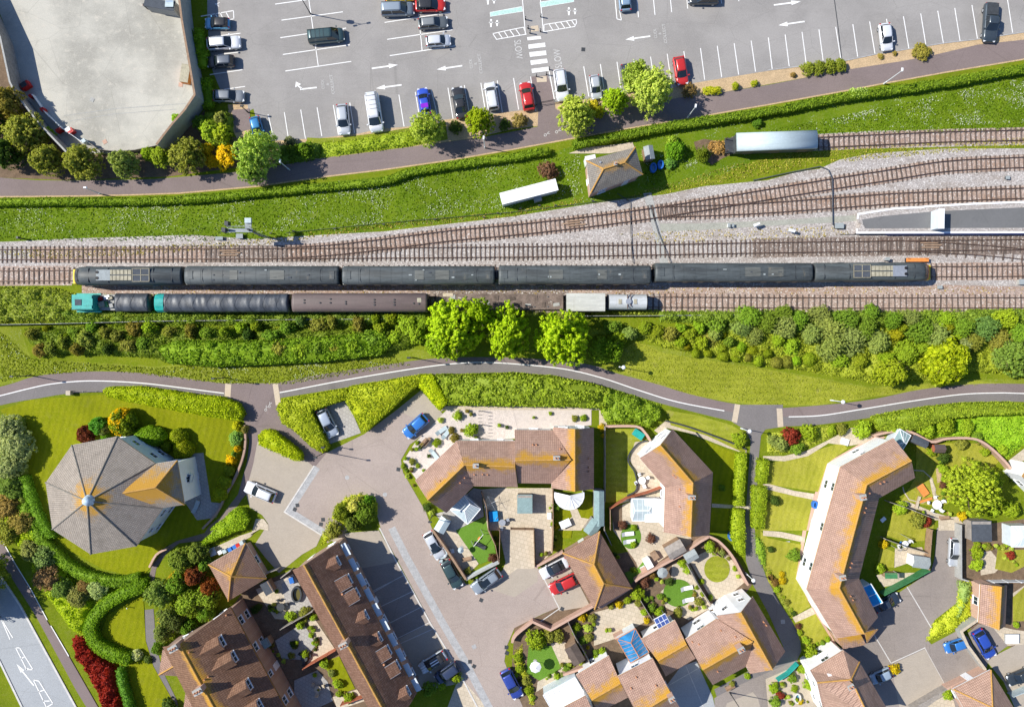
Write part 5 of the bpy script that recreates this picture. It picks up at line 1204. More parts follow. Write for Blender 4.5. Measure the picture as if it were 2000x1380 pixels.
p=P(392,925,0); e=empty('balcony',(p.x-.6,p.y,0),'small blue railed balcony on the wing of the eight sided house','balcony',-.2); mb=MB(); mb.box((0,0,2.9),(1.3,1.2,.1)); mb.build('floor',M['metal'],e); mb=MB(); mb.box((.6,0,3.4),(.05,1.2,1)); mb.box((0,.6,3.4),(1.2,.05,1)); mb.box((0,-.6,3.4),(1.2,.05,1)); mb.build('railing',M['renderblue'],e)
# pyramid garage
g=House('garage_block','small pyramid roofed brick garage left of the long terrace','garage',{'a':(407,1102,2.6),'b':(479,1060,2.6),'c':(520,1129,2.6),'d':(446,1173,2.6),'t':(451,1125,5.3)},['a b t','b c t','c d t','d a t'],'roofC','bricklight',floors=1)
# long terrace
T=House('terraced_houses','long brown roofed terrace with a row of small dormers beside the parking court','terrace',
 {'wn':K(1,3,'285,310',5.4),'rn':K(1,3,'375,270',9.6),'en':K(1,3,'640,95',5.4),'es':K(1,3,'1255,1275',5.4),'rs':K(1,3,'1080,1560',9.6),'ws':K(1,3,'1010,1630',5.4)},
 ['wn rn rs ws','rn en es rs'],'roofB','brick',over=.3,floors=1)
tang=math.atan2(-(1275-95),(1255-640)); fdir=tang+math.pi/2
for s in('645,235','865,655','970,825','1190,1245'): q=Q(1,3,s)[0]; T.dormer(q[0],q[1],fdir,1.5,1.5,.95,True,'roofB')
for s in('735,375','795,480','1040,925','1110,1045'): q=Q(1,3,s)[0]; T.dormer(q[0],q[1],fdir,1.55,2.0,1.1,False,'roofB')
q=Q(1,3,'700,868')[0]; T.chimney(q[0],q[1],1.5,.6,1.1,fdir,3,'bricklight')
for s in('675,495','1000,1045'): q=Q(1,3,s)[0]; T.vent(q[0],q[1],r=.2)
# white panels under the eaves of the terrace
en=T.pts['en']-T.c; es=T.pts['es']-T.c; d=(es-en); L=d.length; d.normalize(); nn=Vector((math.cos(fdir),math.sin(fdir),0))
for i in range(10):
    t0=.3+L*(i/10)+.25; ln=L/10-.55; c=en+d*(t0+ln/2)-nn*.2; 
    mb=MB(); mb.box((c.x+nn.x*.5,c.y+nn.y*.5,4.72),(ln,.8,.1),tang); mb.build('canopy',M['renderblue'],T.e)
# bottom-left terrace
B=House('terraced_houses','brown roofed terrace with orange lichen ridge at the bottom left','terrace',
 {'wn':K(0,3,'1270,910',5.6),'rn':K(0,3,'1400,893',10),'en':K(0,3,'1800,600',5.6),'es':(600,1460,5.6),'rs':(480,1495,10),'ws':(435,1500,5.6)},
 ['wn rn rs ws','rn en es rs'],'roofF','brick',over=.3,spc=4)
btan=math.atan2(-(1460-1185),(600-450)); bf=btan+math.pi/2
for s in('1745,855','1840,975','1955,1190','2040,1350'): q=Q(0,3,s)[0]; B.dormer(q[0],q[1],bf,1.7,2.0,1.2,True,'roofF',.75)
for s in('1385,895','1575,1225'): q=Q(0,3,s)[0]; B.chimney(q[0],q[1],1.4,.7,1.2,bf,3)
q=Q(0,3,'1460,1155')[0]; B.rooflight(q[0],q[1])
for s in('1480,950','1630,1140','1600,1165','1770,660'): q=Q(0,3,s)[0]; B.vent(q[0],q[1])
for s,l in(('1270,930 1430,1020 1410,1140 1240,1128','gabled porch wing with brown tiles on the bottom left terrace, upper one'),('1450,1255 1620,1355 1560,1500 1430,1420','gabled porch wing with brown tiles on the bottom left terrace, lower one')):
    q=Q(0,3,s); House('porch_wing',l,'porch',{'a':q[0]+(4.2,),'r':q[1]+(6.4,),'b':q[2]+(4.2,),'f':q[3]+(4.6,)},['a r f','r b f'],'roofC','brick',wins=False,over=.15)
# L shaped house row with orange ridges
A1=House('house','southwest arm of the orange ridged house beside the white gravel garden','house',
 {'nw':K(1,2,'1570,680',5),'rv':K(1,2,'1625,872',8.7),'se':K(1,2,'1700,1037',5),'w':K(1,2,'1243,990',5),'rw':K(1,2,'1340,1145',8.7),'s':K(1,2,'1487,1245',5)},
 ['nw rv rw w','rv se s rw'],'roofA','render')
A2=House('house','middle house of the orange ridged row, between its southwest arm and its tall right end','house',
 {'nw':K(1,2,'1572,680',5.01),'rw':K(1,2,'1626,870',8.71),'sw':K(1,2,'1702,1036',5.01),'ne':K(2,2,'25,683',5.01),'re':K(2,2,'25,884',8.71),'se':K(2,2,'45,1045',5.01)},
 ['nw ne re rw','rw re se sw'],'roofA','render')
q=Q(1,2,'1720,868')[0]; A2.chimney(q[0],q[1],1.2,.5,.7,0,1)
for s in('1705,945','1770,943','1808,945'): q=Q(1,2,s)[0]; A2.vent(q[0],q[1])
for s in('1435,995','1595,1010','1630,970'): q=Q(1,2,s)[0]; A1.vent(q[0],q[1])
A3=House('house','orange ridged house with two roof vents above the sandy courtyard','house',
 {'nw':K(2,2,'20,595',5.2),'ne':K(2,2,'322,598',5.2),'rw':K(2,2,'25,835',8.9),'re':K(2,2,'462,830',8.9),'sw':K(2,2,'45,1012',5.2),'se':K(2,2,'308,1016',5.2)},
 ['nw ne re rw','rw re se sw'],'roofA','render')
q=Q(2,2,'345,808')[0]; A3.chimney(q[0],q[1],1.1,.5,.8,0,2)
for s in('162,712','190,712','375,745'): q=Q(2,2,s)[0]; A3.vent(q[0],q[1])
A4=House('house','tall right end of the orange ridged row, with a white north gable','house',
 {'nw':K(2,2,'322,575',5.3),'rn':K(2,2,'490,590',8.9),'ne':K(2,2,'640,580',5.3),'sw':K(2,2,'308,1050',5.3),'rs':K(2,2,'490,1078',8.9),'se':K(2,2,'640,1058',5.3)},
 ['nw rn rs sw','rn ne se rs'],'roofA','render')
for s in('597,820','597,888','597,918'): q=Q(2,2,s)[0]; A4.vent(q[0],q[1])
mb=MB()
# bent house
A5=House('house','bent orange ridged house with a white northwest gable right of the fenced lawn','house',
 {'nw':K(2,2,'998,818',5),'rn':K(2,2,'1158,716',8.7),'ne':K(2,2,'1255,590',5),'v':K(2,2,'1195,1045',5),'rv':K(2,2,'1412,1010',8.7),'ev':K(2,2,'1570,930',5),'sw':K(2,3,'1185,15',5),'rs':K(2,3,'1395,52',8.7),'se':K(2,3,'1542,40',5)},
 ['nw rn rv v','rn ne ev rv','v rv rs sw','rv ev se rs'],'roofA','render')
q=Q(2,2,'1388,1110')[0]; A5.chimney(q[0],q[1],1.4,.5,.9,0,2)
for s in('1258,950','1278,968','1310,1060','1308,1195'): q=Q(2,2,s)[0]; A5.vent(q[0],q[1])
# long right-hand building
A6=House('long_house','long bent pink brown roofed building with a white west wall at the right','house',
 {'n':K(3,2,'980,660',5.2),'rn':K(3,2,'1120,836',8.9),'e':K(3,2,'1150,970',5.2),
  'vw':K(3,2,'565,885',5.2),'rv':K(3,2,'770,1025',8.9),'ve':K(3,2,'868,1130',5.2),
  'w2':K(3,3,'302,460',5.2),'r2':K(3,3,'556,452',8.9),'e2':K(3,3,'712,378',5.2),
  'sw':K(3,3,'535,845',5.2),'rs':K(3,3,'752,808',8.9),'se':K(3,3,'860,678',5.2)},
 ['n rn rv vw','rn e ve rv','vw rv r2 w2','rv ve e2 r2','w2 r2 rs sw','r2 e2 se rs'],'roofA','render',spc=4.6)
q=Q(3,2,'710,1110')[0]; A6.chimney(q[0],q[1],1.3,.7,.8,.2,2); q=Q(3,3,'553,350')[0]; A6.chimney(q[0],q[1],1.3,.6,.8,.2,2)
for c,r,s in((3,2,'905,1000'),(3,2,'875,1015'),(3,2,'790,1090'),(3,2,'762,1205'),(3,2,'752,1240'),(3,3,'652,255'),(3,3,'640,288'),(3,3,'642,512'),(3,3,'660,542')): q=Q(c,r,s)[0]; A6.vent(q[0],q[1])
House('lean_to','small tiled lean-to on the south end of the long bent building','lean-to',{'a':K(3,3,'540,842',3.6),'b':K(3,3,'725,815',3.6),'c':K(3,3,'768,893',2.9),'d':K(3,3,'590,930',2.9)},['a b c d'],'roofA','bricklight',wins=False,over=.12,ridgecaps=False)
House('lean_to','triangular tiled porch roof between the long building and its shadow','porch',{'a':K(3,3,'760,800',3.4),'b':K(3,3,'862,772',2.9),'c':K(3,3,'775,880',2.9)},['a b c'],'roofC','bricklight',wins=False,over=.12,ridgecaps=False)
# hipped garage middle
A7=House('garage_block','hipped brown roofed garage beside the parked red and white cars','garage',
 {'w':K(2,3,'395,178',2.8),'n':K(2,3,'685,8',2.8),'e':K(2,3,'938,452',2.8),'s':K(2,3,'645,618',2.8),'r0':K(2,3,'640,268',5.6),'r1':K(2,3,'716,415',5.6)},
 ['w n r0','n e r1 r0','e s r1','s w r0 r1'],'roofC','brick',floors=1)
# southern cluster
A8=House('house','main part of the large house with orange ridge by the winding path','house',
 {'nw':K(2,3,'1355,850',5),'ne':K(2,3,'1600,690',5),'rw':K(2,3,'1490,1088',8.7),'re':K(2,3,'1880,868',8.7),'sw':K(2,3,'1568,1207',5),'se':K(2,3,'1835,1060',5)},
 ['nw ne re rw','rw re se sw'],'roofA','render')
q=Q(2,3,'1768,905')[0]; A8.chimney(q[0],q[1],1.4,.6,.9,.5,2)
for s in('1408,870','1460,888','1630,780','1745,830','1605,1100'): q=Q(2,3,s)[0]; A8.vent(q[0],q[1])
A9=House('house','wing with white north gable and orange ridge overlooking the winding path','house',
 {'nw':K(2,3,'1598,668',5.1),'rn':K(2,3,'1788,642',8.9),'ne':K(2,3,'1882,518',5.1),'se':K(3,3,'135,945',5.1),'rs':K(3,3,'35,1088',8.9),'sw':K(2,3,'1862,1120',5.1)},
 ['nw rn rs sw','rn ne se rs'],'roofA','render')
for s in('1965,715','1985,740'): q=Q(2,3,s)[0]; A9.vent(q[0],q[1])
A10_=House('link_garage','single storey tiled link with solar panel beside it, left of the large house','garage',
 {'nw':K(2,3,'1010,850',3.4),'ne':K(2,3,'1275,700',3.4),'rw':K(2,3,'1140,1020',5.4),'re':K(2,3,'1365,890',5.4),'se':K(2,3,'1435,1000',3.4),'sw':K(2,3,'1200,1140',3.4)},
 ['nw ne re rw','rw re se sw'],'roofA','render',floors=1)
A11=House('house','tiled house with orange ridge right below the bright blue glazed conservatory','house',
 {'nw':K(2,3,'825,1140',5),'ne':K(2,3,'1100,998',5),'rw':K(2,3,'980,1440',8.7),'re':K(2,3,'1245,1280',8.7),'se':K(2,3,'1330,1410',5),'sw':K(2,3,'1080,1560',5)},
 ['nw ne re rw','rw re se sw'],'roofA','render')
q=Q(2,3,'1235,1290')[0]; A11.chimney(q[0],q[1],1.3,.6,.8,.5,2)
for s in('970,1145','930,1230','1125,1210'): q=Q(2,3,s)[0]; A11.vent(q[0],q[1])
A12=House('link_garage','single storey tiled link roof between the white conservatory and the house beside it','garage',
 {'nw':K(2,3,'500,1130',3.4),'ne':K(2,3,'757,978',3.4),'rw':K(2,3,'622,1325',5.4),'re':K(2,3,'850,1195',5.4),'se':K(2,3,'905,1305',3.4),'sw':K(2,3,'680,1420',3.4)},
 ['nw ne re rw','rw re se sw'],'roofA','render',floors=1)
A13=House('house','tiled house just entering the bottom edge beside the white conservatory roof','house',
 {'nw':K(2,3,'290,1440',5),'ne':K(2,3,'575,1290',5),'rw':K(2,3,'400,1620',8.7),'re':K(2,3,'680,1500',8.7)},['nw ne re rw'],'roofA','render',wins=False)
# bottom-right house
A14=House('house','bottom right house with pale hipped roof, three rooflights and orange ridge','house',
 {'w':K(3,3,'330,1095',5),'n':K(3,3,'590,935',5),'r0':K(3,3,'650,1165',7.8),'rw':K(3,3,'385,1190',7.2),'gn':K(3,3,'715,1028',5),'se':K(3,3,'960,1440',5),'rs':K(3,3,'800,1480',8.7),'sw':K(3,3,'450,1480',5)},
 ['w n gn r0','w r0 rw','r0 gn se rs','rw r0 rs sw'],'roofP','render')
for s in('480,1128','508,1112','540,1098'): q=Q(3,3,s)[0]; A14.rooflight(q[0],q[1],.5,.5)
q=Q(3,3,'620,1195')[0]; A14.chimney(q[0],q[1],1.2,.6,.8,.5,2)
A15=House('garage_block','pyramid roofed garage at the bottom right edge of the picture','garage',
 {'w':K(3,3,'1448,1240',2.7),'n':K(3,3,'1742,1090',2.7),'e':K(3,3,'1930,1400',2.7),'s':K(3,3,'1620,1550',2.7),'t':K(3,3,'1755,1385',5.4)},['w n t','n e t','e s t','s w t'],'roofP','bricklight',floors=1)
A16=House('garage','narrow tiled brick garage beside the right hand gardens','garage',
 {'nw':K(3,3,'1662,420',2.9),'rn':K(3,3,'1822,440',4.9),'ne':K(3,3,'1868,430',2.9),'sw':K(3,3,'1645,722',2.9),'rs':K(3,3,'1803,778',4.9),'se':K(3,3,'1855,750',2.9)},
 ['nw rn rs sw','rn ne se rs'],'roofA','bricklight',floors=1)
# right edge building
A17=House('house','white walled house cut off by the right edge above the conservatory','house',
 {'n':K(3,2,'2060,840',5),'w':K(3,2,'1985,960',5),'s':K(3,2,'2180,1150',5),'e':K(3,2,'2300,1000',5)},['n w s e'],'roofA','render',ridgecaps=False)
# signal box
SB=House('signal_box','stained grey hip roofed signal box on the flowering bank','signal box',
 {'nw':K(2,0,'580,1255',5),'ne':K(2,0,'965,1150',5),'se':K(2,0,'1022,1362',5),'sw':K(2,1,'612,132',5),'r0':K(2,0,'715,1320',6.9),'r1':K(2,0,'880,1270',6.9)},
 ['nw ne r1 r0','ne se r1','se sw r0 r1','sw nw r0'],'roofE','bricklight',ridge='ridge',floors=2)
q=Q(2,0,'805,1285')[0]; SB.chimney(q[0],q[1],.5,.35,.35,0,1,'metal')
for s in('690,1270',): q=Q(2,0,s)[0]; SB.vent(q[0],q[1],'metal',.2)
def shed(px,py,L,W,h,ang,label,roof='feltgrey',wall='wood',pitch=.35,name='garden_shed',cat='shed',mono=False,px_c=True):
    p=P(px,py,h); e=empty(name,(p.x,p.y,0),label,cat,ang)
    mb=MB(); 
    if mono: top=[h,h,h-pitch*.4,h-pitch*.4]
    mb.box((0,0,(h-.1)/2),(L-.2,W-.2,h-.1)); mb.build('wall',M[wall],e)
    r=MB()
    if mono: vs=[(-L/2,-W/2,h),(L/2,-W/2,h),(L/2,W/2,h-.12),(-L/2,W/2,h-.12)]; vs+=[(v[0],v[1],v[2]-.08) for v in vs]; r.add(vs,[(0,1,2,3),(7,6,5,4),(0,4,5,1),(1,5,6,2),(2,6,7,3),(3,7,4,0)])
    else:
        vs=[(-L/2,-W/2,h-.1),(-L/2,0,h+pitch),(-L/2,W/2,h-.1),(L/2,-W/2,h-.1),(L/2,0,h+pitch),(L/2,W/2,h-.1)]; vs+=[(v[0],v[1],v[2]-.07) for v in vs]
        r.add(vs,[(0,3,4,1),(1,4,5,2),(6,7,10,9),(7,8,11,10),(0,6,9,3),(2,5,11,8),(0,1,7,6),(1,2,8,7),(3,9,10,4),(4,10,11,5)])
        g=MB(); 
        for s in(-1,1): g.add([(s*(L/2-.1),-W/2+.1,h-.15),(s*(L/2-.1),W/2-.1,h-.15),(s*(L/2-.1),0,h+pitch-.05)],[(0,1,2)])
        g.build('gable_end',M[wall],e)
    r.build('roof',M[roof],e)
    mobj('door',*boxvf((L/2-.07,0,.95),(.06,.8,1.8)),M['woodgrey'],e)
    return e
R=math.radians
shed(1268,298,2.0,1.4,2.2,R(100),'grey felt roofed hut beside the signal box','feltgrey','wood')
shed(1025,984,2.2,2.7,2.3,0,'blue grey flat roofed shed in the sandy courtyard','feltteal','woodgrey',mono=True)
shed(1170,992,5.2,1.5,2.3,R(90),'long blue grey roofed shed along the dark fence','feltteal','woodgrey',.25)
shed(1158,1030,2.3,1.8,2.2,R(55),'tilted blue grey shed at the foot of the long shed','feltteal','woodgrey',.3)
shed(864,1025,2.2,1.6,2.2,R(60),'pale grey shed with sloping roof behind the parked silver car','vanroof','woodgrey',.3)
shed(1319,1073,2.7,2.0,2.3,R(30),'brown felt roofed shed beside the bent house','woodgrey','wood',.35)
shed(1350,1086,1.9,1.5,2.2,R(30),'grey felt roofed shed beside the dry round lawn','feltgrey','woodgrey',.2)
shed(1123,1278,2.8,1.9,2.4,R(-60),'brown roofed summerhouse on the lower lawn','sleeper','wood',.2)
shed(1918,1037,2.9,3.0,2.5,0,'dark slate roofed garden shed near the right edge','feltdark','woodgrey',mono=True)
shed(1800,1098,2.4,1.7,2.2,R(-8),'pale roofed shed with white gable beside the right hand driveway','feltgrey','render',.3)
shed(1742,1124,1.9,.8,1.5,0,'small green storage box beside the paved garden','greenp','wood',mono=True)
shed(1797,862,2.5,1.1,2.2,R(-25),'dark roofed shed behind the north end of the long building','feltdark','wood',.15)
shed(521,1058+90,.1+1.8,1.3,2,R(-60),'dark timber bin store beside the pyramid garage','feltdark','wood',mono=True)
shed(519,1256,1.3,1.1,2,R(-60),'small blue roofed shed in the terrace garden','feltteal','wood',mono=True)
shed(1836,876,1.6,1.2,1.9,0,'reddish brown playhouse roof in the right hand garden','maroon','woodred',.3)
shed(311,6,4.4,1.6,2.4,R(-10),'dark shed at the top edge inside the pale yard','feltdark','concrete',mono=True)
shed(330,7,1.2,1.0,2.6,0,'pale green topped kiosk at the top edge of the yard','vanroof','blue',mono=True)
# white cabin on the bank
e=shed(1033,374,8.4,1.75,2.5,R(14.5),'long white cabin standing on the flowering bank','upvc','upvc',mono=True,name='portable_cabin',cat='cabin')
mb=MB(); mb.box((1.1,-1.1,.6),(1.1,.6,1.2)); mb.build('entrance_step',M['feltgrey'],e)
# conservatories
def conservatory(px,py,L,W,h,ang,label,roof='consglass',ridge_=True,bars=6,fan=False,r=2.0,frame='upvc',deg=180,a0=0):
    p=P(px,py,h); e=empty('conservatory',(p.x,p.y,0),label,'conservatory',ang)
    if fan:
        n=10; pts=[(r*math.cos(a0+math.radians(deg)*i/n),r*math.sin(a0+math.radians(deg)*i/n)) for i in range(n+1)]
        mb=MB(); vs=[(0,0,h+.7)]+[(x,y,h) for x,y in pts]; mb.add(vs,[(0,i+1,i+2) for i in range(n)]); mb.build('roof',M[roof],e)
        b=MB()
        for x,y in pts: b.cyl((0,0,h+.74),(x,y,h+.03),.045,n=6)
        b.build('glazing_bar',M[frame],e)
        w=MB(); w.add([(x*.97,y*.97,0) for x,y in pts]+[(x*.97,y*.97,h-.04) for x,y in pts],[(i,i+1,n+2+i,n+1+i) for i in range(n)]); w.build('glazed_wall',M['consglass'],e)
        g=MB()
        for (x0,y0),(x1,y1) in zip(pts[:-1],pts[1:]): g.cyl((x0,y0,h),(x1,y1,h),.07,n=6)
        g.build('gutter',M[frame],e); return e
    x,y=L/2,W/2; mb=MB(); 
    if ridge_: vs=[(-x,-y,h),(x,-y,h),(x,y,h),(-x,y,h),(-x+y*.8,0,h+.7),(x-y*.2,0,h+.7)]; fs=[(0,1,5,4),(1,2,5),(2,3,4,5),(3,0,4)]
    else: vs=[(-x,-y,h),(x,-y,h),(x,y,h+.6),(-x,y,h+.6)]; fs=[(0,1,2,3)]
    mb.add(vs,fs); mb.build('roof',M[roof],e)
    b=MB()
    if ridge_:
        for k in(0,3): b.cyl(vs[k],vs[4],.05,n=6)
        for k in(1,2): b.cyl(vs[k],vs[5],.05,n=6)
        b.cyl(vs[4],vs[5],.07,n=6)
        for i in range(bars):
            t=(i+1)/(bars+1); xx=-x+L*t
            for s in(-1,1): b.cyl((xx,s*y,h+.01),(max(min(xx,vs[5][0]),vs[4][0]),0,h+.71),.025,n=5)
    else:
        for i in range(bars+1): t=i/bars; b.cyl((-x+L*t,-y,h+.02),(-x+L*t,y,h+.62),.035,n=5)
    b.build('glazing_bar',M[frame],e)
    w=MB(); w.box((0,0,h/2-.02),(L-.1,W-.1,h-.06)); w.build('glazed_wall',M['consglass'],e)
    g=MB()
    for a,c in(((-x,-y,h),(x,-y,h)),((x,-y,h),(x,y,h if ridge_ else h+.6)),((x,y,h if ridge_ else h+.6),(-x,y,h if ridge_ else h+.6)),((-x,y,h if ridge_ else h+.6),(-x,-y,h))): g.cyl(a,c,.07,n=6)
    g.build('gutter',M[frame],e); return e
conservatory(909,994,2.9,3.3,2.4,R(50),'pale blue glazed conservatory behind the southwest arm of the orange ridged row','vanroof')
conservatory(1112,966,0,0,2.4,0,'round white fan roofed conservatory below the tall end house',fan=True,r=2.15,deg=200,a0=R(170),roof='upvc')
conservatory(1259,995,3.6,3.2,2.4,R(180),'white glazed conservatory with blue grey roof panels beside the bent house','vanroof',bars=4)
shed(1277,997,2.6,3.3,2.9,0,'flat white extension roof joined to the bent house','upvc','render',mono=True,name='extension',cat='extension')
conservatory(1236,1260,4.0,3.1,2.5,R(-60),'bright blue glazed conservatory in the southern cluster','blueglass',frame='terracotta')
conservatory(1102,1355,5.3,3.1,2.5,R(28),'long white ribbed conservatory roof at the bottom','upvc',ridge_=False,bars=7)
conservatory(1698,1162,3.2,1.9,2.3,R(-58),'bright blue sheeted lean-to on the east side of the long building','bluesheet' if 'bluesheet' in M else 'blueglass',bars=2,ridge_=False)
conservatory(1995,1047,2.9,3.0,2.4,0,'white framed conservatory cut by the right edge','consglass',bars=4)
conservatory(1758,861,1.9,3.0,2.4,R(-30),'grey glazed conservatory on the north end of the long building','feltteal',bars=2)
for (x,y,w,l,a,lb,m) in ((1293,1213,1.9,1.7,R(28),'tilted solar panel array above the tiled link','blueglass'),(1205,311-5,.9,.9,R(15),'white tank beside the signal box roof','upvc')):
    p=P(x,y,2.8); e=empty('solar_panel' if m=='blueglass' else 'water_tank',(p.x,p.y,0),lb,'solar panel' if m=='blueglass' else 'tank',a)
    mb=MB(); mb.box((0,0,2.75),(w,l,.08)); mb.build('frame',M['upvc'],e)
    if m=='blueglass':
        for i in(-1,0,1): 
            for j in(-.5,.5): mb=MB(); mb.box((i*w/3.1,j*l/2.1,2.81),(w/3.6,l/2.4,.03)); mb.build('panel',M['solar'],e); 
    for i in(-1,1):
        for j in(-1,1): mb=MB(); mb.cyl((i*w*.4,j*l*.4,0),(i*w*.4,j*l*.4,2.72),.05); mb.build('leg',M['metal'],e)
p=P(1156,305,4.4); e=empty('rooftop_tank',(p.x,p.y,0),'white box tank at the corner of the signal box','tank',R(12)); mb=MB(); mb.box((0,0,1.3),(1.4,1.0,2.6)); mb.build('body',M['upvc'],e); mb=MB(); mb.box((0,0,2.65),(1.5,1.1,.08)); mb.build('lid',M['upvc'],e)
# ---------------- hedges
hedge_line(Q(0,1,'-500,200 0,195 500,190 1000,188 1500,170 2000,125')+Q(1,1,'300,95 700,60 1000,28')+Q(1,0,'1200,1340 1600,1275 2000,1222')+Q(2,0,'150,1195 290,1172'),11,1.25,(.1,.17,.02),'long low hedge along the footpath, ending at the gap by the signal box',card=.2)
hedge_line(Q(2,0,'480,1125 900,1045 1300,970 2000,868')+Q(3,0,'300,808 700,735 1300,655 2000,530 2800,400'),13,1.4,(.1,.17,.02),'long hedge along the footpath, from the signal box to the right edge',card=.2)
hedge(Q(0,2,'805,290 830,268 1100,265 1400,312 1750,355 1850,400 1890,470 1870,520 1700,500 1300,430 1000,375 830,330'),1.9,(.2,.27,.008),'thick bright clipped hedge on the lawn side of the shared path',card=.19)
hedge(Q(1,2,'160,430 220,355 700,280 720,345 480,430 420,450 560,740 510,775 420,720 280,590 200,540'),2.0,(.18,.235,.02),'rough clipped hedge wrapping the bay with the silver blue car',card=.2)
hedge(Q(1,2,'735,260 1290,170 1260,240 850,610 830,590 700,380'),2.0,(.18,.235,.02),'wedge shaped clipped hedge between the two parking bays',card=.2)
hedge(Q(1,2,'1290,170 1375,165 1490,385 1430,440 1270,250'),2.0,(.2,.27,.008),'bright hedge end above the bay with the blue car',card=.19)
hedge(Q(1,2,'20,640 60,600 130,610 350,790 345,840 290,830 20,710'),1.8,(.2,.265,.008),'pill shaped bright hedge above the beige paving',card=.18)
hedge(Q(1,2,'1400,175 2000,165')+Q(2,2,'300,185 640,250 760,290 720,420 400,405 0,400')+Q(1,2,'1500,390 1480,340'),1.7,(.15,.22,.035),'broad shaggy laurel hedge behind the gravel garden',card=.28,rough=.25,flat=.9)
scrub(Q(2,2,'680,330 760,270 900,310 1180,400 1185,500 1080,600 960,560 740,555 690,450'),.8,2.4,(.13,.21,.03),'leafy mixed shrubbery at the end of the laurel hedge','shrubbery',cell=.9,card=.26)
hedge(Q(3,2,'840,500 1200,430 1500,395 1900,385 2000,400 2600,385 2600,470 2000,470 1700,475 1400,510 1180,590 1000,610 880,590'),1.7,(.15,.22,.03),'long clipped hedge below the shared path at the right',card=.2)
hedge(Q(2,2,'1765,785 1835,785 1805,1190 1740,1190'),1.6,(.15,.22,.018),'upper strip hedge left of the straight garden path',card=.17)
hedge(Q(2,2,'1735,1220 1815,1225 1820,1380')+Q(2,3,'1820,0 1820,205 1780,190 1720,60 1720,-20'),1.6,(.15,.22,.018),'lower strip hedge left of the straight garden path',card=.17)
hedge(Q(2,2,'1930,830 2010,835 1990,1010 1915,1005'),1.3,(.15,.22,.018),'short hedge right of the straight garden path, the upper of two',card=.17)
hedge(Q(2,2,'1885,1040 1990,1045 1980,1270 1970,1370 1880,1360'),1.3,(.15,.22,.018),'short hedge right of the straight garden path, the lower of two',card=.17)
# hedge running down the left house plot
hedge_line(X('42,985 62,1035 95,1075 135,1110 180,1130 230,1137 270,1130'),17,1.5,(.09,.17,.02),'curving hedge west of the eight sided house',sm=5,card=.18)
hedge_line(Q(0,3,'1095,385 1080,450 960,500 820,580 720,690 695,760 700,820 740,900 850,970 1000,1020'),17*1.2,1.7,(.1,.19,.015),'horseshoe shaped hedge around the lower lawn',sm=5,card=.18)
hedge_line(Q(0,3,'920,1090 950,1230 1000,1400 1040,1500'),11,1.7,(.06,.15,.03),'narrow dark green hedge below the horseshoe hedge',card=.18)
hedge(Q(0,2,'1640,1380 1840,1215 1900,1225 1935,1310 1900,1380')+Q(0,3,'1850,0 1560,130 1580,90 1680,0'),1.5,(.14,.23,.015),'hedge along the dark winding path beside the beige paving',card=.18)
hedge(Q(0,2,'150,970 200,960 260,1150 330,1300 390,1380')+Q(0,3,'380,0 420,60 330,60')+Q(0,2,'220,1240'),1.4,(.08,.17,.02),'clipped hedge bordering the lawn left of the eight sided house',card=.18)
hedge(Q(3,0,'650,690 775,690 778,745 655,750'),1.35,(.22,.32,.16),'pale flowering patch in the footpath hedge near the right lamp',card=.18)
# car park planting
hedge(Q(0,0,'1510,225 1570,225 1615,400 1605,520 1545,520'),1.0,G_BRT,'narrow green strip hedge beside the dark grey parked car',card=.2,rough=.2,flat=.8)
hedge(Q(0,0,'1560,620 1640,615 1660,830 1590,840'),1.0,G_BRT,'second green strip hedge beside the lone grey parked car',card=.2,rough=.2,flat=.8)
scrub(Q(1,0,'500,1100 700,1085 960,1045 1190,1010 1300,1120 1190,1140 480,1235'),.3,.9,(.15,.22,.03),'weedy grass strip between the parked white van and the footpath','weeds',cell=.7,card=.22,dens=30)
scrub(Q(1,0,'180,1110 350,1100 500,1100 500,1210 420,1240 200,1270 100,1240'),.8,2.2,(.07,.13,.03),'dark leafy shrubbery below the left end of the car park','shrubbery',cell=1.2,card=.25)
# ---------------- scrub belts along the railway
scrub(X('-60,560 0,558 100,560 140,572 160,604 215,608 300,610 560,606 640,610 840,607 1000,606 1110,608 1290,605 1290,614 1110,616 840,622 600,622 300,624 0,632 -60,632'),.5,1.6,(.15,.2,.05),'rough grass and bramble between the lower siding and the fence','bramble',cell=1.0,card=.24)
scrub(X('100,600 840,604 840,634 560,638 300,636 100,634'),.5,1.5,(.1,.16,.035),'bushes between the second row of rolling stock and the fence','bramble',cell=1.1,card=.24,seed=9)
scrub(X('40,640 120,636 300,636 560,640 800,640 830,660 800,682 700,700 560,708 330,712 300,700 180,694 90,694 50,670'),.4,1.6,(.09,.14,.025),'dense mixed scrub between the railway fence and the lower verge, left half','thicket',cell=1.3,card=.24)
scrub(X('1110,640 1300,640 1420,632 1500,640 1700,640 2060,632 2060,735 1900,728 1840,740 1720,752 1640,735 1500,715 1400,700 1300,680 1240,655 1130,660'),.3,1.4,(.16,.21,.035),'dense mixed scrub between the railway fence and the lower verge, right half','thicket',cell=1.3,card=.24)
scrub(X('1290,606 1500,603 1750,605 2060,600 2060,640 1500,640 1290,628'),.6,1.9,(.12,.19,.04),'bushy growth hugging the lower track on the right','bramble',cell=1.2,card=.24)
hedge(X('310,680 340,668 520,668 600,662 700,655 745,645 762,672 740,690 600,704 420,712 330,706'),1.9,(.1,.18,.02),'long dense bramble hedge under the tarpaulined coach',card=.26,rough=.3,flat=.9)
RB=random.Random(21)
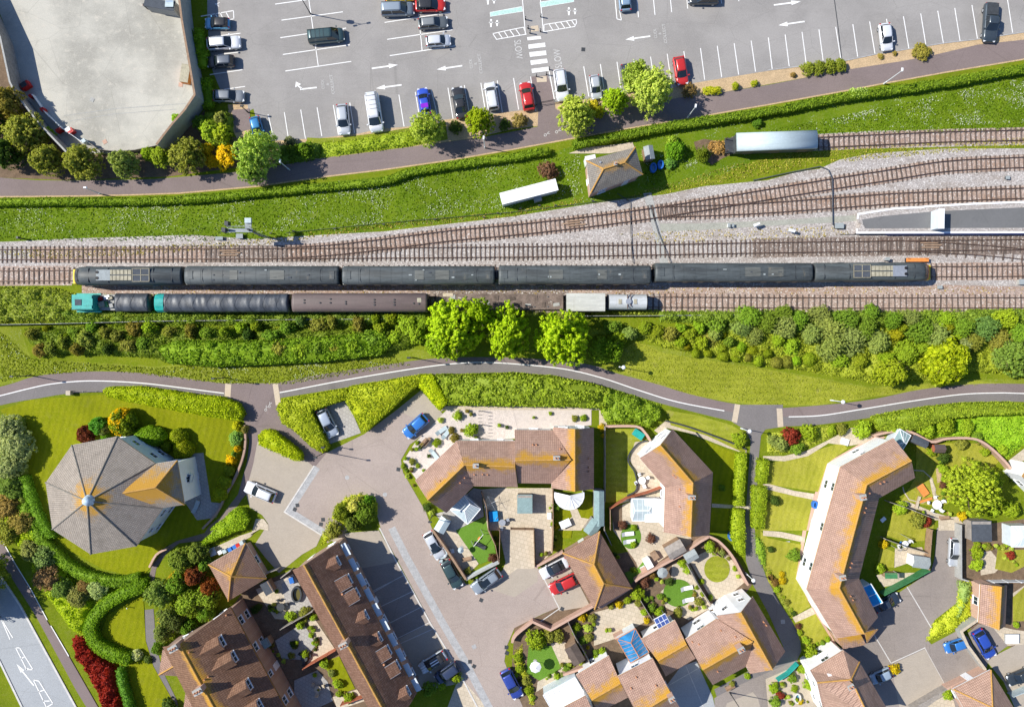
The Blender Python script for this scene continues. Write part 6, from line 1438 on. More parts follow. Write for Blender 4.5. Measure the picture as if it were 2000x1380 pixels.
def landmark(x):
    if x<140: return 'left of the teal shunter'
    if x<230: return 'below the teal shunter'
    if x<400: return "below the tarpaulined coach's teal end"
    if x<565: return 'below the tarpaulined coach'
    if x<700: return "below the maroon coach's left half"
    if x<840: return "below the maroon coach's right half"
    if x<1190: return 'beside the lime trees'
    if x<1300: return 'below the silver tank wagon'
    if x<1450: return "below the fourth coach's start"
    if x<1600: return 'below the fourth coach'
    if x<1830: return 'below the orange nosed locomotive'
    return 'at the right end of the scrub'
CN={'olive':(G_OLV,'olive green'),'dark':(G_DK,'dark green'),'lime':((.14,.21,.018),'yellow green'),'mid':(G_MID,'mid green'),'grey':((.14,.19,.09),'grey green'),'brown':((.14,.13,.045),'brownish'),'bright':((.16,.25,.025),'bright green'),'pale':(G_PALE,'pale green'),'blue':((.09,.16,.08),'blue green'),'gold':((.17,.2,.012),'golden green')}
def bb(s,kind='bush',row='',grp=None,jit=.12,h=None):
    for t in s.split():
        a=t.split(','); x,y,r=float(a[0]),float(a[1]),float(a[2]); c,nm=CN[a[3]]; j=RB.uniform(1-jit,1+jit)
        col=tuple(v*j*RB.uniform(.92,1.08) for v in c)
        shp={'loose':'shaggy','bush':'loose','round':'round','ball':'clipped round','olive':'dense','puff':'leafy'}[kind]
        tree(x,y,r*RB.uniform(1.0,1.35),(h or max(1.9,r/S*1.6))*RB.uniform(.85,1.2),kind,col,'%s %s bush %s %s'%(nm,shp,row,landmark(x)),'bush','bush','%s bushes in the scrub beside the railway'%nm,trunk=False,sx=RB.uniform(.8,1.3),sy=RB.uniform(.8,1.2))
# left belt
bb('62,652,13,olive 78,684,13,brown 100,682,14,olive 124,668,14,olive 145,650,13,mid 168,662,16,olive 150,682,12,brown 180,642,12,mid 205,650,12,olive 228,655,15,olive 262,642,12,brown 290,640,13,bright 250,674,14,olive 280,672,14,mid 210,682,13,dark 330,648,12,olive 372,646,13,brown 405,650,14,mid 440,648,13,bright 470,640,12,bright 485,655,13,dark','bush','in the scrub')
bb('500,640,12,bright 528,655,15,mid 560,640,14,mid 588,628,13,blue 620,632,15,olive 648,628,14,olive 545,678,17,olive 585,684,16,bright 620,680,17,mid 655,680,16,olive 690,676,18,bright 725,660,18,mid 742,640,14,bright 770,660,17,bright 700,632,13,olive 735,624,13,lime 765,622,12,lime 795,634,16,bright','bush','in the scrub')
bb('130,657,7,bright 183,655,7,gold 200,660,6,gold 90,644,8,gold','ball','in the scrub',h=1.2)
bb('812,650,18,bright 826,632,14,bright 1176,684,20,bright 1205,660,14,lime 1196,640,13,mid 1230,652,12,grey 1260,640,14,bright 1284,648,13,lime','puff','in the scrub')
bb('1310,652,13,olive 1330,668,11,lime 1346,650,12,lime 1365,640,13,bright 1370,668,14,lime 1398,636,17,mid 1396,652,14,grey 1440,640,15,grey 1424,668,12,mid 1330,640,12,bright','bush','in the scrub')
bb('1388,662,15,olive 1412,650,9,gold 1395,645,8,gold 1342,676,9,gold 1438,690,13,bright 1462,698,9,olive 1482,704,11,bright 1410,680,9,bright 1448,678,11,lime 1360,690,10,lime 1384,690,9,lime 1414,695,10,lime 1500,690,10,lime 1470,684,10,gold 1518,708,10,olive 1538,706,9,olive 1555,704,11,bright 1582,702,11,lime','ball','in the lower scrub',h=1.4)
bb('1465,618,18,mid 1455,640,18,blue 1500,630,20,mid 1530,640,22,grey 1560,625,18,mid 1585,650,22,grey 1600,618,17,grey 1620,645,24,grey 1650,625,19,mid 1660,662,22,grey 1625,675,20,grey 1690,640,22,mid 1700,612,16,mid 1715,665,20,grey 1745,625,18,mid 1780,620,20,grey 1795,645,20,mid 1830,655,20,grey 1845,625,16,bright 1880,640,18,mid 1925,640,22,blue 1960,625,20,bright 1950,660,20,olive 1990,650,22,mid 1900,668,18,olive 1530,612,15,mid 1475,655,15,grey','loose','along the lower track')
bb('1750,655,14,gold 1762,640,12,lime 1850,640,12,gold 1870,655,12,lime 1640,700,14,bright 1680,705,14,lime 1520,664,12,lime 1545,676,14,bright 1770,690,18,lime 1800,680,14,bright 1732,700,14,lime 1985,690,22,mid 1960,700,18,grey','puff','in the scrub')
tree(1888,672,15,2.6,'round',(.17,.22,.17),'blue grey round shrub in the scrub near the right edge','bush','bush',trunk=False)
# three bright lime trees
tree(884,640,64,8.5,'puff',(.2,.31,.014),'large bright lime green tree, the leftmost of the three above the shared path',var=0)
tree(935,612,34,8,'puff',(.19,.3,.014),'smaller bright lime tree squeezed behind the left and middle big limes',var=1)
tree(992,650,50,8.5,'puff',(.195,.305,.014),'middle of the three large bright lime trees above the shared path',var=1,sx=.95,sy=1.2)
tree(1100,656,59,9,'puff',(.2,.31,.013),'rightmost of the three large bright lime trees, widest crown',var=2,sx=1.0,sy=1.0)
tree(862,672,34,6,'puff',(.17,.28,.02),'lower left lobe lime tree beside the big limes',var=1)
tree(1197,683,23,4.2,'puff',(.12,.22,.02),'small green tree casting a dark shadow on the dry lawn')
tree(1742,728,31,4.5,'puff',(.17,.23,.02),'yellow green tree beside the shared path, left of the big round one')
tree(1852,706,46,5.2,'round',(.19,.25,.016),'big round golden green tree above the shared path',var=0)
tree(1985,695,44,4.5,'olive',(.1,.17,.05),'broad mid green tree at the right edge above the shared path')
tree(1905,948,56,6.5,'puff',(.18,.25,.03),'large yellow green garden tree at the right')
# car park trees
tree(834,250,34,5.5,'loose',G_PALE,'pale feathery tree beside the blue car in the car park')
tree(937,238,32,5.2,'puff',(.17,.24,.012),'rounded lime yellow tree between the black and white parked cars')
tree(1125,222,38,5.5,'loose',(.24,.31,.1),'pale feathery tree right of the path entrance')
tree(1200,196,29,5,'puff',(.19,.3,.02),'dense bright green tree in the middle of the car park tree group')
tree(1272,172,46,6.5,'loose',(.25,.33,.12),'widest pale feathery tree, next to the red car')
tree(1240,150,30,5,'loose',(.2,.28,.09),'feathery tree leaning over the dark hidden car')
tree(500,300,44,6.5,'loose',(.22,.32,.12),'pale feathery tree over the partly hidden blue car')
tree(492,335,26,4.5,'loose',(.2,.3,.11),'pale sapling at the path edge below the big feathery tree')
# dark olive trees by the yard
for i,(x,y,r,c,l) in enumerate(((12,200,34,'brown','topmost olive tree against the yard wall at the left edge'),(45,258,44,'olive','second olive tree along the yard wall'),(12,300,34,'dark','dark tree at the left edge below the olive trees'),(90,312,35,'olive','round olive tree left of the yard corner'),(160,315,38,'olive','round olive tree at the corner of the yard'),(241,318,31,'grey','grey green tree in the middle of the yard edge row'),(362,302,38,'olive','round olive tree left of the yellow broom'),(-30,240,40,'dark','dark olive tree cut by the left edge'))):
    tree(x,y,r,4.8,'olive',tuple(v*1.15 for v in CN[c][0]),l,group=None)
shrub(312,306,24,2.6,(.17,.24,.03),'yellow green shrub between two round olive trees at the yard edge','puff'); shrub(288,300,16,2,(.15,.24,.02),'small green shrub against the yard wall','bush')
shrub(346,232,12,1.6,(.16,.28,.02),'bright green bush inside the yard fence','bush')
shrub(92,258,14,2,(.13,.24,.02),'bright leafy bush squeezed against the yard wall','bush')
scrub(X('395,215 440,208 452,225 446,290 415,285 385,260'),.7,2.0,(.11,.17,.035),'thick shrubs between the yard corner and the car park','shrubbery',cell=1.1,card=.24,kind=None,cat='shrubbery')
shrub(410,255,24,2.4,(.17,.26,.03),'yellow green shrub above the yellow broom','bush'); shrub(432,262,22,2.4,(.2,.27,.03),'olive yellow shrub right of the broom','bush'); shrub(430,232,16,2,(.17,.2,.1),'grey olive bush by the car park corner','bush'); shrub(392,238,18,2,(.08,.15,.03),'dark green bush behind the yard corner','bush')
shrub(438,306,24,1.6,(.38,.29,.004),'yellow flowering broom, the larger right patch','bush',sx=1,sy=1.1); shrub(402,292,18,1.5,(.3,.25,.01),'yellow flowering broom, the smaller left patch','bush'); shrub(415,315,15,1.4,(.36,.27,.005),'yellow flowering broom, the lowest patch by the path','bush')
shrub(596,292,20,2.4,(.1,.19,.02),'round green bush at the left end of the weedy strip','puff'); shrub(572,298,16,2.2,(.07,.13,.02),'dark bush left of the weedy strip','bush'); shrub(565,276,12,1.4,(.12,.15,.14),'small spiky grey plant at the car park kerb','bush')
shrub(1016,235,17,1.5,(.16,.14,.08),'brownish heather bush at the path entrance','bush'); shrub(890,248,14,1.4,(.06,.1,.03),'dark shrub behind the black car','bush'); shrub(985,245,13,1.3,(.07,.11,.03),'dark low shrub behind the white car','bush')
shrub(1392,176,16,1.1,(.24,.28,.02),'low yellow green groundcover beside the red car','bush',sx=1.2,sy=.6); shrub(1437,168,8,1,(.2,.25,.02),'tiny yellow green shrub on the bark verge','bush'); shrub(1474,162,7,.8,(.2,.25,.02),'smallest yellow shrub on the bark verge','bush'); shrub(1346,178,16,1.1,(.13,.1,.07),'twiggy brown shrub shaded by the red car','bush'); shrub(1158,208,14,1.2,(.28,.27,.03),'yellow leafed groundcover between two parked silver cars','bush'); shrub(1168,218,14,1.3,(.25,.27,.02),'yellow green shrub under the tree group','bush')
for i,(x,y) in enumerate(X('1578,133 1600,131 1622,129 1641,126')): shrub(x,y,15,1.2,(.12,.16,.03),'clump in the row of dark olive shrubs on the bark verge','bush',group='row of dark shrubs on the bark verge')
shrub(1802,100,18,1.1,(.15,.15,.05),'lone olive brown shrub on the bark verge near the white car','bush')
shrub(1550,146,6,.6,(.18,.14,.08),'small dry tuft on the bark verge','bush'); shrub(1720,110,7,.5,(.2,.18,.08),'dry tuft near the white parked car','bush'); shrub(1748,104,5,.5,(.2,.18,.08),'second dry tuft near the white parked car','bush')
shrub(1070,333,21,1.9,(.1,.06,.065),'dusky purple bush above the white cabin','bush'); shrub(1320,292,22,2.2,(.1,.22,.02),'bright green bush right of the hut','puff'); shrub(1314,275,12,1.6,(.2,.3,.06),'pale green bush above the bright one','bush'); shrub(1374,302,15,2.4,(.1,.15,.02),'conical dark bush left of the old van','olive'); shrub(1310,318,13,1.0,(.09,.2,.07),'low blue green bush near the blue tubs','bush'); shrub(1480,240,10,1,(.06,.14,.02),'small dark bush at the foot of the hedge','bush'); shrub(1225,268,8,1,(.1,.2,.02),'small green bush above the signal box','bush')
shrub(1405,288,16,1.1,(.24,.17,.11),'heap of dry brown brushwood at the end of the old van','bush',name='brushwood_heap',cat='brushwood'); shrub(1390,285,9,.9,(.22,.15,.1),'small heap of brushwood','bush',name='brushwood_heap',cat='brushwood')
# garden of the eight sided house
shrub(166,848,19,2,(.1,.03,.03),'round dark red shrub above the eight sided house','round'); shrub(190,832,19,2,(.07,.2,.05),'green bush between the red and yellow shrubs','round'); shrub(200,838,14,1.8,(.12,.16,.1),'grey green bush beside the yellow shrub','round')
tree(238,824,28,3.2,'round',(.12,.17,.02),'round shrub with yellow blossom on its left side','shrub','shrub',trunk=False,flowers=((.4,.28,.005),1500,.62))
shrub(292,852,30,2.2,(.1,.19,.015),'smooth oval clipped shrub beside the blue grey wall','ball',sx=1.2,sy=.72); shrub(348,853,19,2,(.15,.2,.015),'small clipped dome above the larger clipped mound','ball'); shrub(357,878,21,2.4,(.16,.2,.012),'larger clipped mound by the house wing','ball'); shrub(325,872,12,1.6,(.12,.17,.015),'dark clipped ball against the wall','ball'); shrub(205,852,10,1.2,(.1,.22,.02),'small bright bush below the yellow shrub','ball'); shrub(248,852,8,1,(.08,.14,.05),'little dark bush at the roof corner','ball'); shrub(235,848,9,1,(.05,.1,.02),'tiny dark plant at the roof ridge end','bush')
for x,y,r,c,l in ((462,832,10,(.3,.33,.02),'yellow green bush at the top of the flower border'),(460,855,16,(.13,.24,.09),'blue green bush in the flower border'),(463,875,8,(.38,.29,.01),'yellow flowering plant in the border, upper'),(452,897,12,(.4,.3,.005),'yellow flowering plant in the border, lower and larger'),(446,918,13,(.17,.22,.03),'clipped bush below the yellow flowers'),(438,942,15,(.2,.25,.025),'clipped bush third from the bottom of the border'),(429,964,16,(.22,.27,.02),'clipped bush at the bottom of the border'),(457,886,7,(.1,.2,.05),'small green plant between the yellow flowers'),(478,838,8,(.2,.2,.1),'greyish plant at the kerb')): shrub(x,y,r,1.4,c,l,'ball' if 'clipped' in l else 'bush')
shrub(465,1015,14,1,(.2,.26,.06),'pale bush by the beige kerb','bush'); shrub(78,820,22,.3,(.08,.12,.02),'thin shadowy patch of tall grass on the lawn','bush') if 0 else None
# leaning shrubs on left strip
for x,y,r,h,c,l in ((30,870,40,3.2,(.19,.24,.19),'large silvery green shrub at the left edge'),(18,905,34,3,(.18,.23,.18),'silvery shrub below the large one at the left edge'),(15,835,30,3,(.2,.25,.21),'topmost silvery shrub at the left edge'),(20,950,26,2.4,(.11,.18,.06),'green bush below the silvery shrubs'),(10,990,28,2.4,(.2,.16,.09),'brownish shrub at the left edge'),(40,1020,26,2.4,(.19,.17,.08),'brown tinged shrub beside the curving hedge'),(10,1040,28,2.2,(.17,.2,.05),'olive shrub at the left edge above the pavement'),(60,1075,26,2.4,(.15,.18,.1),'grey green shrub beside the pavement'),(85,1090,26,2.5,(.13,.2,.12),'blue tinged shrub against the curving hedge'),(90,1128,28,2.5,(.18,.13,.12),'purplish brown shrub between pavement and hedge'),(120,1150,24,2.2,(.1,.17,.06),'green shrub in front of the hedge bend'),(190,1148,24,1.8,(.2,.27,.2),'silvery low bush in the crook of the two hedges'),(150,1165,24,2.0,(.15,.17,.09),'olive brown shrub above the bright scrub'),(165,1145,16,1.6,(.16,.12,.08),'small brown shrub in the hedge crook')): tree(x,y,r,h,'olive',c,l,'shrub','shrub',trunk=False)
scrub(Q(0,3,'40,60 180,200 260,380 400,620 540,800 650,850 660,700 700,580 560,420 420,250 300,60 300,-100 0,-160'),.6,1.6,(.2,.28,.02),'bright green scrub between the pavement and the hedges','undergrowth',cell=.9,card=.24)
scrub(Q(0,2,'-60,560 180,480 200,960 150,1000 330,1380 -60,1380'),.5,1.4,(.12,.17,.04),'shady ground cover under the shrubs at the left edge','undergrowth',cell=.9,card=.24,dens=30)
scrub(Q(0,3,'520,860 560,845 650,860 720,940 800,1010 890,1080 900,1180 940,1380 960,1500 830,1500 690,1200 560,1000'),.9,2.2,(.15,.014,.016),'mass of deep red leafed shrubs beside the pavement','red_shrubbery',cell=1.0,card=.26,kind=None,cat='shrubbery',dens=60)
shrub(266,1279,12,1.2,(.3,.35,.4),'white flowering bush at the lower end of the horseshoe hedge','round'); shrub(247,1290,10,1.1,(.2,.24,.05),'yellowish feathery plant beside the white flowers','bush'); shrub(289,1288,9,.8,(.06,.1,.03),'dark small plant on the lower lawn','bush'); shrub(328,1378,18,1.4,(.04,.08,.02),'dark spiky plant at the bottom edge','bush')
shrub(247,1158,9,.8,(.14,.2,.05),'spiky grass plant growing through the hedge','bush'); 
# thick planting right of lower lawn
for x,y,r,h,c,l in ((352,1095,26,3.6,(.12,.18,.05),'green tree at the corner by the pyramid garage'),(310,1160,30,4,(.13,.2,.08),'grey green tree beside the lower lawn'),(345,1140,26,3.6,(.1,.19,.03),'green tree between the two red leafed trees and the lawn'),(372,1180,30,4,(.15,.23,.04),'bright leafy tree below the red leafed trees'),(405,1165,26,3.6,(.14,.22,.04),'leafy tree left of the pyramid garage foot'),(325,1205,24,3,(.12,.17,.08),'olive tree by the narrow path'),(345,1215,22,3,(.07,.1,.05),'dark purple green bush in the tree group'),(318,1235,20,3,(.14,.19,.1),'pale green tree beside the terrace gable'),(400,1195,22,2.8,(.1,.2,.03),'bush at the upper end of the terrace gable'),(365,1225,18,2.4,(.09,.18,.03),'small bush under the terrace gable'),(310,1265,16,2.5,(.09,.17,.03),'narrow bush below the pale green tree'),(385,1080,24,3,(.11,.16,.05),'dark olive tree above the red trees'),(400,1102,16,2.4,(.1,.2,.04),'green shrub touching the pyramid garage')): tree(x,y,r,h,'olive',c,l)
tree(378,1124,21,3.6,'olive',(.17,.06,.045),'larger red leafed tree left of the pyramid garage'); tree(409,1147,20,3.4,'olive',(.18,.065,.03),'smaller orange red leafed tree left of the pyramid garage')
shrub(343,1128,14,2,(.35,.25,.03),'yellowish shrub left of the red leafed trees','bush'); shrub(317,1210,8,1.4,(.6,.5,.05),'small yellow flowering shrub in the tree group','bush')
# island in the cul-de-sac
tree(712,1000,25,3.4,'olive',(.1,.17,.03),'dark green bush filling the right side of the road island','shrub','shrub',trunk=False); tree(668,1000,20,3,'olive',(.14,.19,.03),'bush on the left of the road island','shrub','shrub',trunk=False); tree(692,985,18,2.8,'bush',(.3,.33,.15),'pale flowering bush in the middle of the road island','shrub','shrub',trunk=False); tree(690,1020,22,3,'olive',(.08,.12,.03),'dark lower bush of the road island','shrub','shrub',trunk=False)
tree(720,978,13,2,'bush',(.08,.2,.02),'bright bush at the top right of the road island','shrub','shrub',trunk=False)
scrub(Q(1,2,'620,1180 700,1110 820,1085 920,1130 965,1200 940,1290 800,1370 700,1380 640,1380 520,1380 560,1290')+Q(1,3,'720,0 640,50 500,130 510,60'),.3,.9,(.22,.27,.04),'low yellow green groundcover of the road island','groundcover',cell=.8,card=.2)
# gardens: individual plants
def gp(s,kind='bush',h=None):
    for t in s.split(';'):
        if not t.strip(): continue
        c,r,x,y,rr,col,lab=t.strip().split('|'); c,r=int(c),int(r); x,y,rr=float(x),float(y),float(rr)
        cc={'r':(.14,.025,.025),'p':(.09,.045,.055),'y':(.29,.25,.01),'w':(.26,.29,.26),'br':(.13,.09,.05)}.get(col) or CN[col][0]
        shrub(c*500+x/4,r*345+y/4,rr/4,h or max(.6,rr/4/S*1.3),cc,lab,kind)
gp('''1|2|1575|485|42|bright|green bush at the top of the gravel garden;1|2|1680|600|62|bright|large round bush beside the stone arch in the gravel garden;1|2|1412|700|36|lime|lime green ball shrub in the gravel garden;1|2|1220|845|30|olive|potted shrub near the lower left of the gravel garden;1|2|1265|878|22|lime|small lime plant in the gravel garden;1|2|1525|598|30|brown|brown shrub in a round pot of the gravel garden;1|2|1550|660|38|brown|dark shrub against the arm of the orange ridged row;1|2|1310|915|16|bright|little plant at the house corner;1|2|1215|915|16|p|dark small plant at the gravel corner;1|2|1260|700|20|lime|tuft at the edge of the gravel garden;1|2|1440|520|28|pale|pale flowering plant near the blue car;1|2|1150|880|24|lime|kerbside plant left of the gravel garden;1|2|1180|960|22|pale|kerbside plant below the gravel garden;1|2|1720|660|18|lime|low plant at the foot of the stone arch;
2|2|490|510|30|olive|plant in the gravel strip, left of a pair;2|2|560|505|30|bright|plant in the gravel strip, right of a pair;2|2|300|470|18|bright|small weed on the gravel strip;2|2|170|500|14|bright|tiny weed near the garden gate;2|2|705|580|35|y|yellow flowering bush at the fence corner;2|2|715|640|24|y|small yellow bush below the corner one;2|2|1780|680|70|lime|leafy green bush beside the path lamp;2|2|1640|1050|30|mid|dark leafed bush in the house shadow;2|2|350|1200|40|mid|bush at the left of the lawn with a table;2|2|345|1350|22|y|yellow plant in the lawn corner;2|2|870|1340|40|p|purple leafed small tree by the conservatory;2|2|955|1360|28|bright|green plant beside the purple one;
2|3|1085|65|42|p|round dusky purple bush on the sandy patio;2|3|1550|130|50|bright|bright green bush by the dry round lawn;2|3|1750|135|26|pale|small pale bush by the strip hedge;2|3|950|110|30|bright|plant on the round artificial turf;2|3|1330|260|40|bright|bush at the top of the middle garden;2|3|1100|350|36|br|brown grassy plant by the brick wall;2|3|1040|410|50|p|pinkish shrub beside the garage wall;2|3|980|500|62|lime|large yellow green shrub by the hipped garage;2|3|990|570|34|olive|round shrub below the yellow green one;2|3|1050|545|30|mid|round dark shrub right of the yellow green one;2|3|905|550|34|lime|round lime shrub left of the large one;2|3|835|580|36|y|bright yellow ball shrub in the sandy garden;2|3|775|595|28|olive|dark ball shrub beside the bright yellow one;2|3|550|680|42|y|yellow ball shrub along the brick wall;2|3|625|690|40|olive|olive ball shrub along the brick wall;2|3|503|765|38|lime|tall lime shrub at the left of the sandy garden;2|3|595|765|40|pale|pale striped shrub in the sandy garden;2|3|600|840|38|olive|olive shrub below the pale striped one;2|3|550|860|30|mid|green shrub beside the garden fence;2|3|592|915|16|y|tiny yellow flower clump by the fence;2|3|710|945|34|bright|round bush above the link garage;2|3|665|1000|40|bright|leafy plants above the link garage;2|3|655|955|28|mid|dark plant by the fence foot;2|3|1035|640|32|bright|green plant at the solar panel corner;2|3|1052|710|30|y|yellow green plant below the fence;2|3|1150|640|40|bright|dark glossy bush by the solar panel;2|3|1300|640|44|olive|palm like plant on the turf edge;2|3|1090|610|40|mid|dark foliage behind the solar panel;2|3|1230|400|38|dark|dark bush on the oval turf edge;2|3|1160|520|30|mid|plant left of the oval turf;2|3|1460|560|40|olive|mixed plants right of the oval turf;2|3|1480|400|26|bright|slim plant along the fence line;2|3|1550|525|26|bright|green plant by the sandy corner;2|3|1740|300|24|bright|plant right of the dry round lawn;2|3|1640|180|34|grey|greyish bush above the dry round lawn;2|3|1690|220|18|olive|small plant by the curved brick wall;2|3|1370|310|36|bright|trailing plant on the fence;2|3|1440|450|20|lime|climber along the fence;2|3|1490|500|20|lime|climber low on the fence;
2|3|195|860|90|lime|spreading yellow green tree over the lower lawn;2|3|290|830|60|olive|olive bush by the brick wall corner;2|3|360|830|55|olive|twiggy bush above the summerhouse;2|3|50|1000|40|lime|yellow green shrub along the curved kerb, upper;2|3|60|1080|38|lime|yellow green shrub along the curved kerb, middle;2|3|110|1180|44|olive|yellow green shrub along the curved kerb, lower;2|3|130|1250|36|lime|shrub beside the parked blue car;2|3|430|1080|44|mid|potted plants beside the white conservatory;2|3|350|1140|30|bright|plant at the conservatory corner;2|3|390|1130|22|grey|grey potted plant at the conservatory;2|3|480|1070|24|olive|small plant on the patio by the wall;2|3|540|1040|22|pale|pale plant at the end wall;2|3|165|1310|22|bright|plant at the bottom beside the conservatory;2|3|580|870|20|mid|small plant in the fence border;2|3|1840|1140|30|bright|plant on the stony ledge;2|3|1720|1200|26|olive|trailing plant at the stony ledge''')
gp('''3|2|180|640|80|r|round deep red leafed bush by the path crossing;3|2|325|620|78|lime|round golden bush beside the deep red one;3|2|500|600|46|lime|pale yellow plant in the flower bed;3|2|745|600|78|bright|leafy bright green tree in front of the white north wall;3|2|100|710|70|grey|mixed grey green flowers below the red bush;3|2|230|740|60|mid|low green flowers below the golden bush;3|2|40|680|50|grey|pale flowers at the path corner;3|2|580|590|50|olive|low shrubs behind the curved slab path;3|2|1515|710|52|olive|smooth clipped ball in the far right garden;3|2|1410|665|28|bright|bush at the curved garden wall;3|2|1640|650|46|mid|blue green bush in the wild bank;3|2|1840|760|50|bright|round bush by the right hand wall;3|2|1280|760|44|lime|yellow green shrub near the dark shed;3|2|1380|820|50|dark|dark bush beside the lawn;3|2|1370|900|44|bright|green shrub at the bed edge;3|2|1370|1030|30|p|dusky purple plant by the big tree;3|2|1420|940|26|dark|dark leafed plant near the tree;3|2|1040|1210|60|bright|bush below the round bed;3|2|1180|1300|70|olive|olive bush by the timber fence;3|2|1240|1310|50|r|reddish shrub near the timber fence;3|2|1520|1270|40|y|yellow green spire shrub;3|2|1900|1220|80|lime|golden hedge bush by the slate shed;3|2|1770|1230|46|bright|green bush left of the golden one;3|2|1700|770|40|lime|flowering plant on the brick path side;3|2|1250|600|70|bright|lush green planting on the wild bank, left;3|2|1400|560|80|lime|lush green planting on the wild bank, middle;3|2|1560|570|60|bright|lush green planting on the wild bank, right;3|2|60|1150|44|dark|spiky shadowed plant on the front lawn;3|2|40|1150|30|dark|dark grass plume on the front lawn;
3|3|905|110|38|y|yellow star shaped plant by the fence;3|3|880|300|44|bright|leafy bush at the patio corner;3|3|1640|180|56|lime|round clipped bush, upper of two by the long wall;3|3|1635|270|56|bright|round clipped bush, lower of two by the long wall;3|3|1640|110|30|lime|small bush above the two clipped ones;3|3|1870|110|28|bright|plant near the edge conservatory;3|3|1720|125|30|olive|mixed plants at the shed foot;3|3|1900|200|40|r|reddish soil planting at the right edge;3|3|115|395|34|y|yellow shrub in the strip bed, lower;3|3|110|345|26|y|yellow shrub in the strip bed, upper;3|3|60|410|32|br|brown shrub in the strip bed;3|3|75|465|30|bright|green shrub in the strip bed;3|3|25|370|26|br|small brown plant at the path edge;3|3|25|150|30|dark|dark plant at the path edge;3|3|210|200|60|mid|shadowed bushes along the slab path;3|3|240|750|28|p|purple plant at the lower path;3|3|250|800|28|lime|lime ball at the lower path;3|3|300|860|34|bright|small bush behind the round tree;3|3|340|950|66|lime|round clipped golden tree at the path junction;3|3|430|880|24|mid|small plant by the house corner;3|3|470|855|24|bright|plant against the brick corner;3|3|985|1085|50|y|yellow green shrub in the parking court;3|3|1410|1285|44|bright|dark green conifer by the board fence;3|3|200|650|24|dark|dark plant beside the brick edging;3|3|150|560|26|olive|grasses beside the winding path;3|3|270|1080|44|bright|bush in the bottom garden;3|3|190|1150|44|mid|blue green bush in the bottom garden;3|3|320|1200|50|bright|leafy bush in the bottom garden, right;3|3|50|1230|46|bright|leafy bush in the bottom garden, left;3|3|100|1290|36|r|rusty leafed shrub in the bottom garden;3|3|210|1240|30|lime|lime flowers in the bottom garden;3|3|250|1340|30|y|yellow flowers in the bottom garden;3|3|60|1340|50|mid|green border plants at the bottom;3|3|400|1340|30|w|white flowers by the bottom house;3|3|120|1210|24|w|white flowers in the bottom garden;3|3|430|1280|24|w|pale plants beside the bottom house wall;3|3|1940|740|30|bright|low plants by the garage corner''')
gp('''1|3|270|670|50|bright|bush in the middle terrace garden;1|3|345|740|40|bright|climbing plant on the garden fence;1|3|380|640|50|olive|shrubs by the pond;1|3|450|680|34|bright|bush near the terrace wall;1|3|385|970|38|lime|lime green ball bush in the terrace garden;1|3|275|980|30|olive|dark round plant in the terrace garden;1|3|430|820|24|bright|slim plant beside the sandy path, upper;1|3|450|880|24|bright|slim plant beside the sandy path, lower;1|3|530|1040|44|bright|plant at the top of the terrace lawn;1|3|590|1120|34|grey|grey plant at the left of the terrace lawn;1|3|640|1200|44|bright|plants along the lower left of the terrace lawn;1|3|650|1280|30|lime|lime plant at the lawn foot;1|3|1350|1240|66|mid|round blue green bush at the end of the long terrace;1|3|1560|1150|52|lime|bushes between the kerb and the dark blue car;1|3|1450|1210|40|bright|low shrubs beside the round blue green bush;1|3|730|1310|46|lime|hedge plants at the bottom of the terrace garden;1|3|600|10|70|olive|shrubs at the lower end of the road island;0|3|1990|620|36|dark|dark bush behind the bottom left terrace;1|3|20|600|30|dark|shaded bush in the upper terrace garden;1|2|1340|1200|40|dark|brown leafed plants at the southwest gable;1|2|1370|1240|30|pale|pale plants at the southwest gable;1|3|1850|220|40|p|purple brown shrubs beside the turf corner;1|3|1650|320|34|olive|shrubs on the low garden wall''')
gp('1|3|110|600|24|dark|small pot of dark leaves on the upper terrace patio;1|3|300|900|34|dark|dark shrub cluster on the grey terrace patio;1|3|160|480|18|bright|small plant at the top of the terrace gardens')
scrub(Q(3,2,'1130,610 1400,520 1700,480 2000,470 2300,470 2300,690 2000,730 1880,830 1800,760 1700,700 1560,660 1300,690'),.25,.7,(.15,.27,.03),'lush green bank below the clipped hedge at the right','groundcover',cell=.8,card=.22,dens=36)
scrub(Q(3,3,'1240,880 1290,740 1480,580 1510,400 1620,400 1615,680 1500,770 1480,790 1330,850'),.3,.9,(.24,.3,.04),'bright groundcover beside the curved parking yard','groundcover',cell=.8,card=.2)
scrub(Q(3,3,'1500,400 1620,410 1600,560 1480,760 1450,700 1500,560'),.6,1.3,(.14,.22,.12),'blue green juniper strip beside the long white wall','juniper_bed',cell=.7,card=.22,kind=None,cat='ground cover shrub')
scrub(Q(3,2,'0,620 440,560 640,560 660,590 460,680 200,780 0,790'),.2,.7,(.2,.25,.06),'mixed flower bed beside the slab path','flower_bed',cell=.6,card=.18,kind=None,cat='flower bed')
scrub(Q(3,3,'0,240 60,330 130,520 220,640 200,680 130,620 30,430 -20,300'),.2,.6,(.13,.17,.05),'narrow planted strip beside the winding path','flower_bed',cell=.5,card=.16,kind=None,cat='flower bed')
scrub(Q(2,3,'1890,20 1950,60 2000,140 2000,380 1960,300 1900,180'),.3,.9,(.1,.18,.03),'dark leafy strip at the bend of the winding path','undergrowth',cell=.6,card=.18)
scrub(Q(2,3,'20,950 80,900 100,1060 170,1230 180,1380 140,1380 90,1200 20,1080'),.4,1.0,(.22,.26,.04),'border planting along the curved kerb','undergrowth',cell=.6,card=.2)
scrub(Q(2,3,'340,-30 400,0 410,50 380,180 300,210 260,180')+[],.05,.12,(.1,.16,.03),'weeds beside the driveway wall','weeds',cell=.5,card=.12) if 0 else None
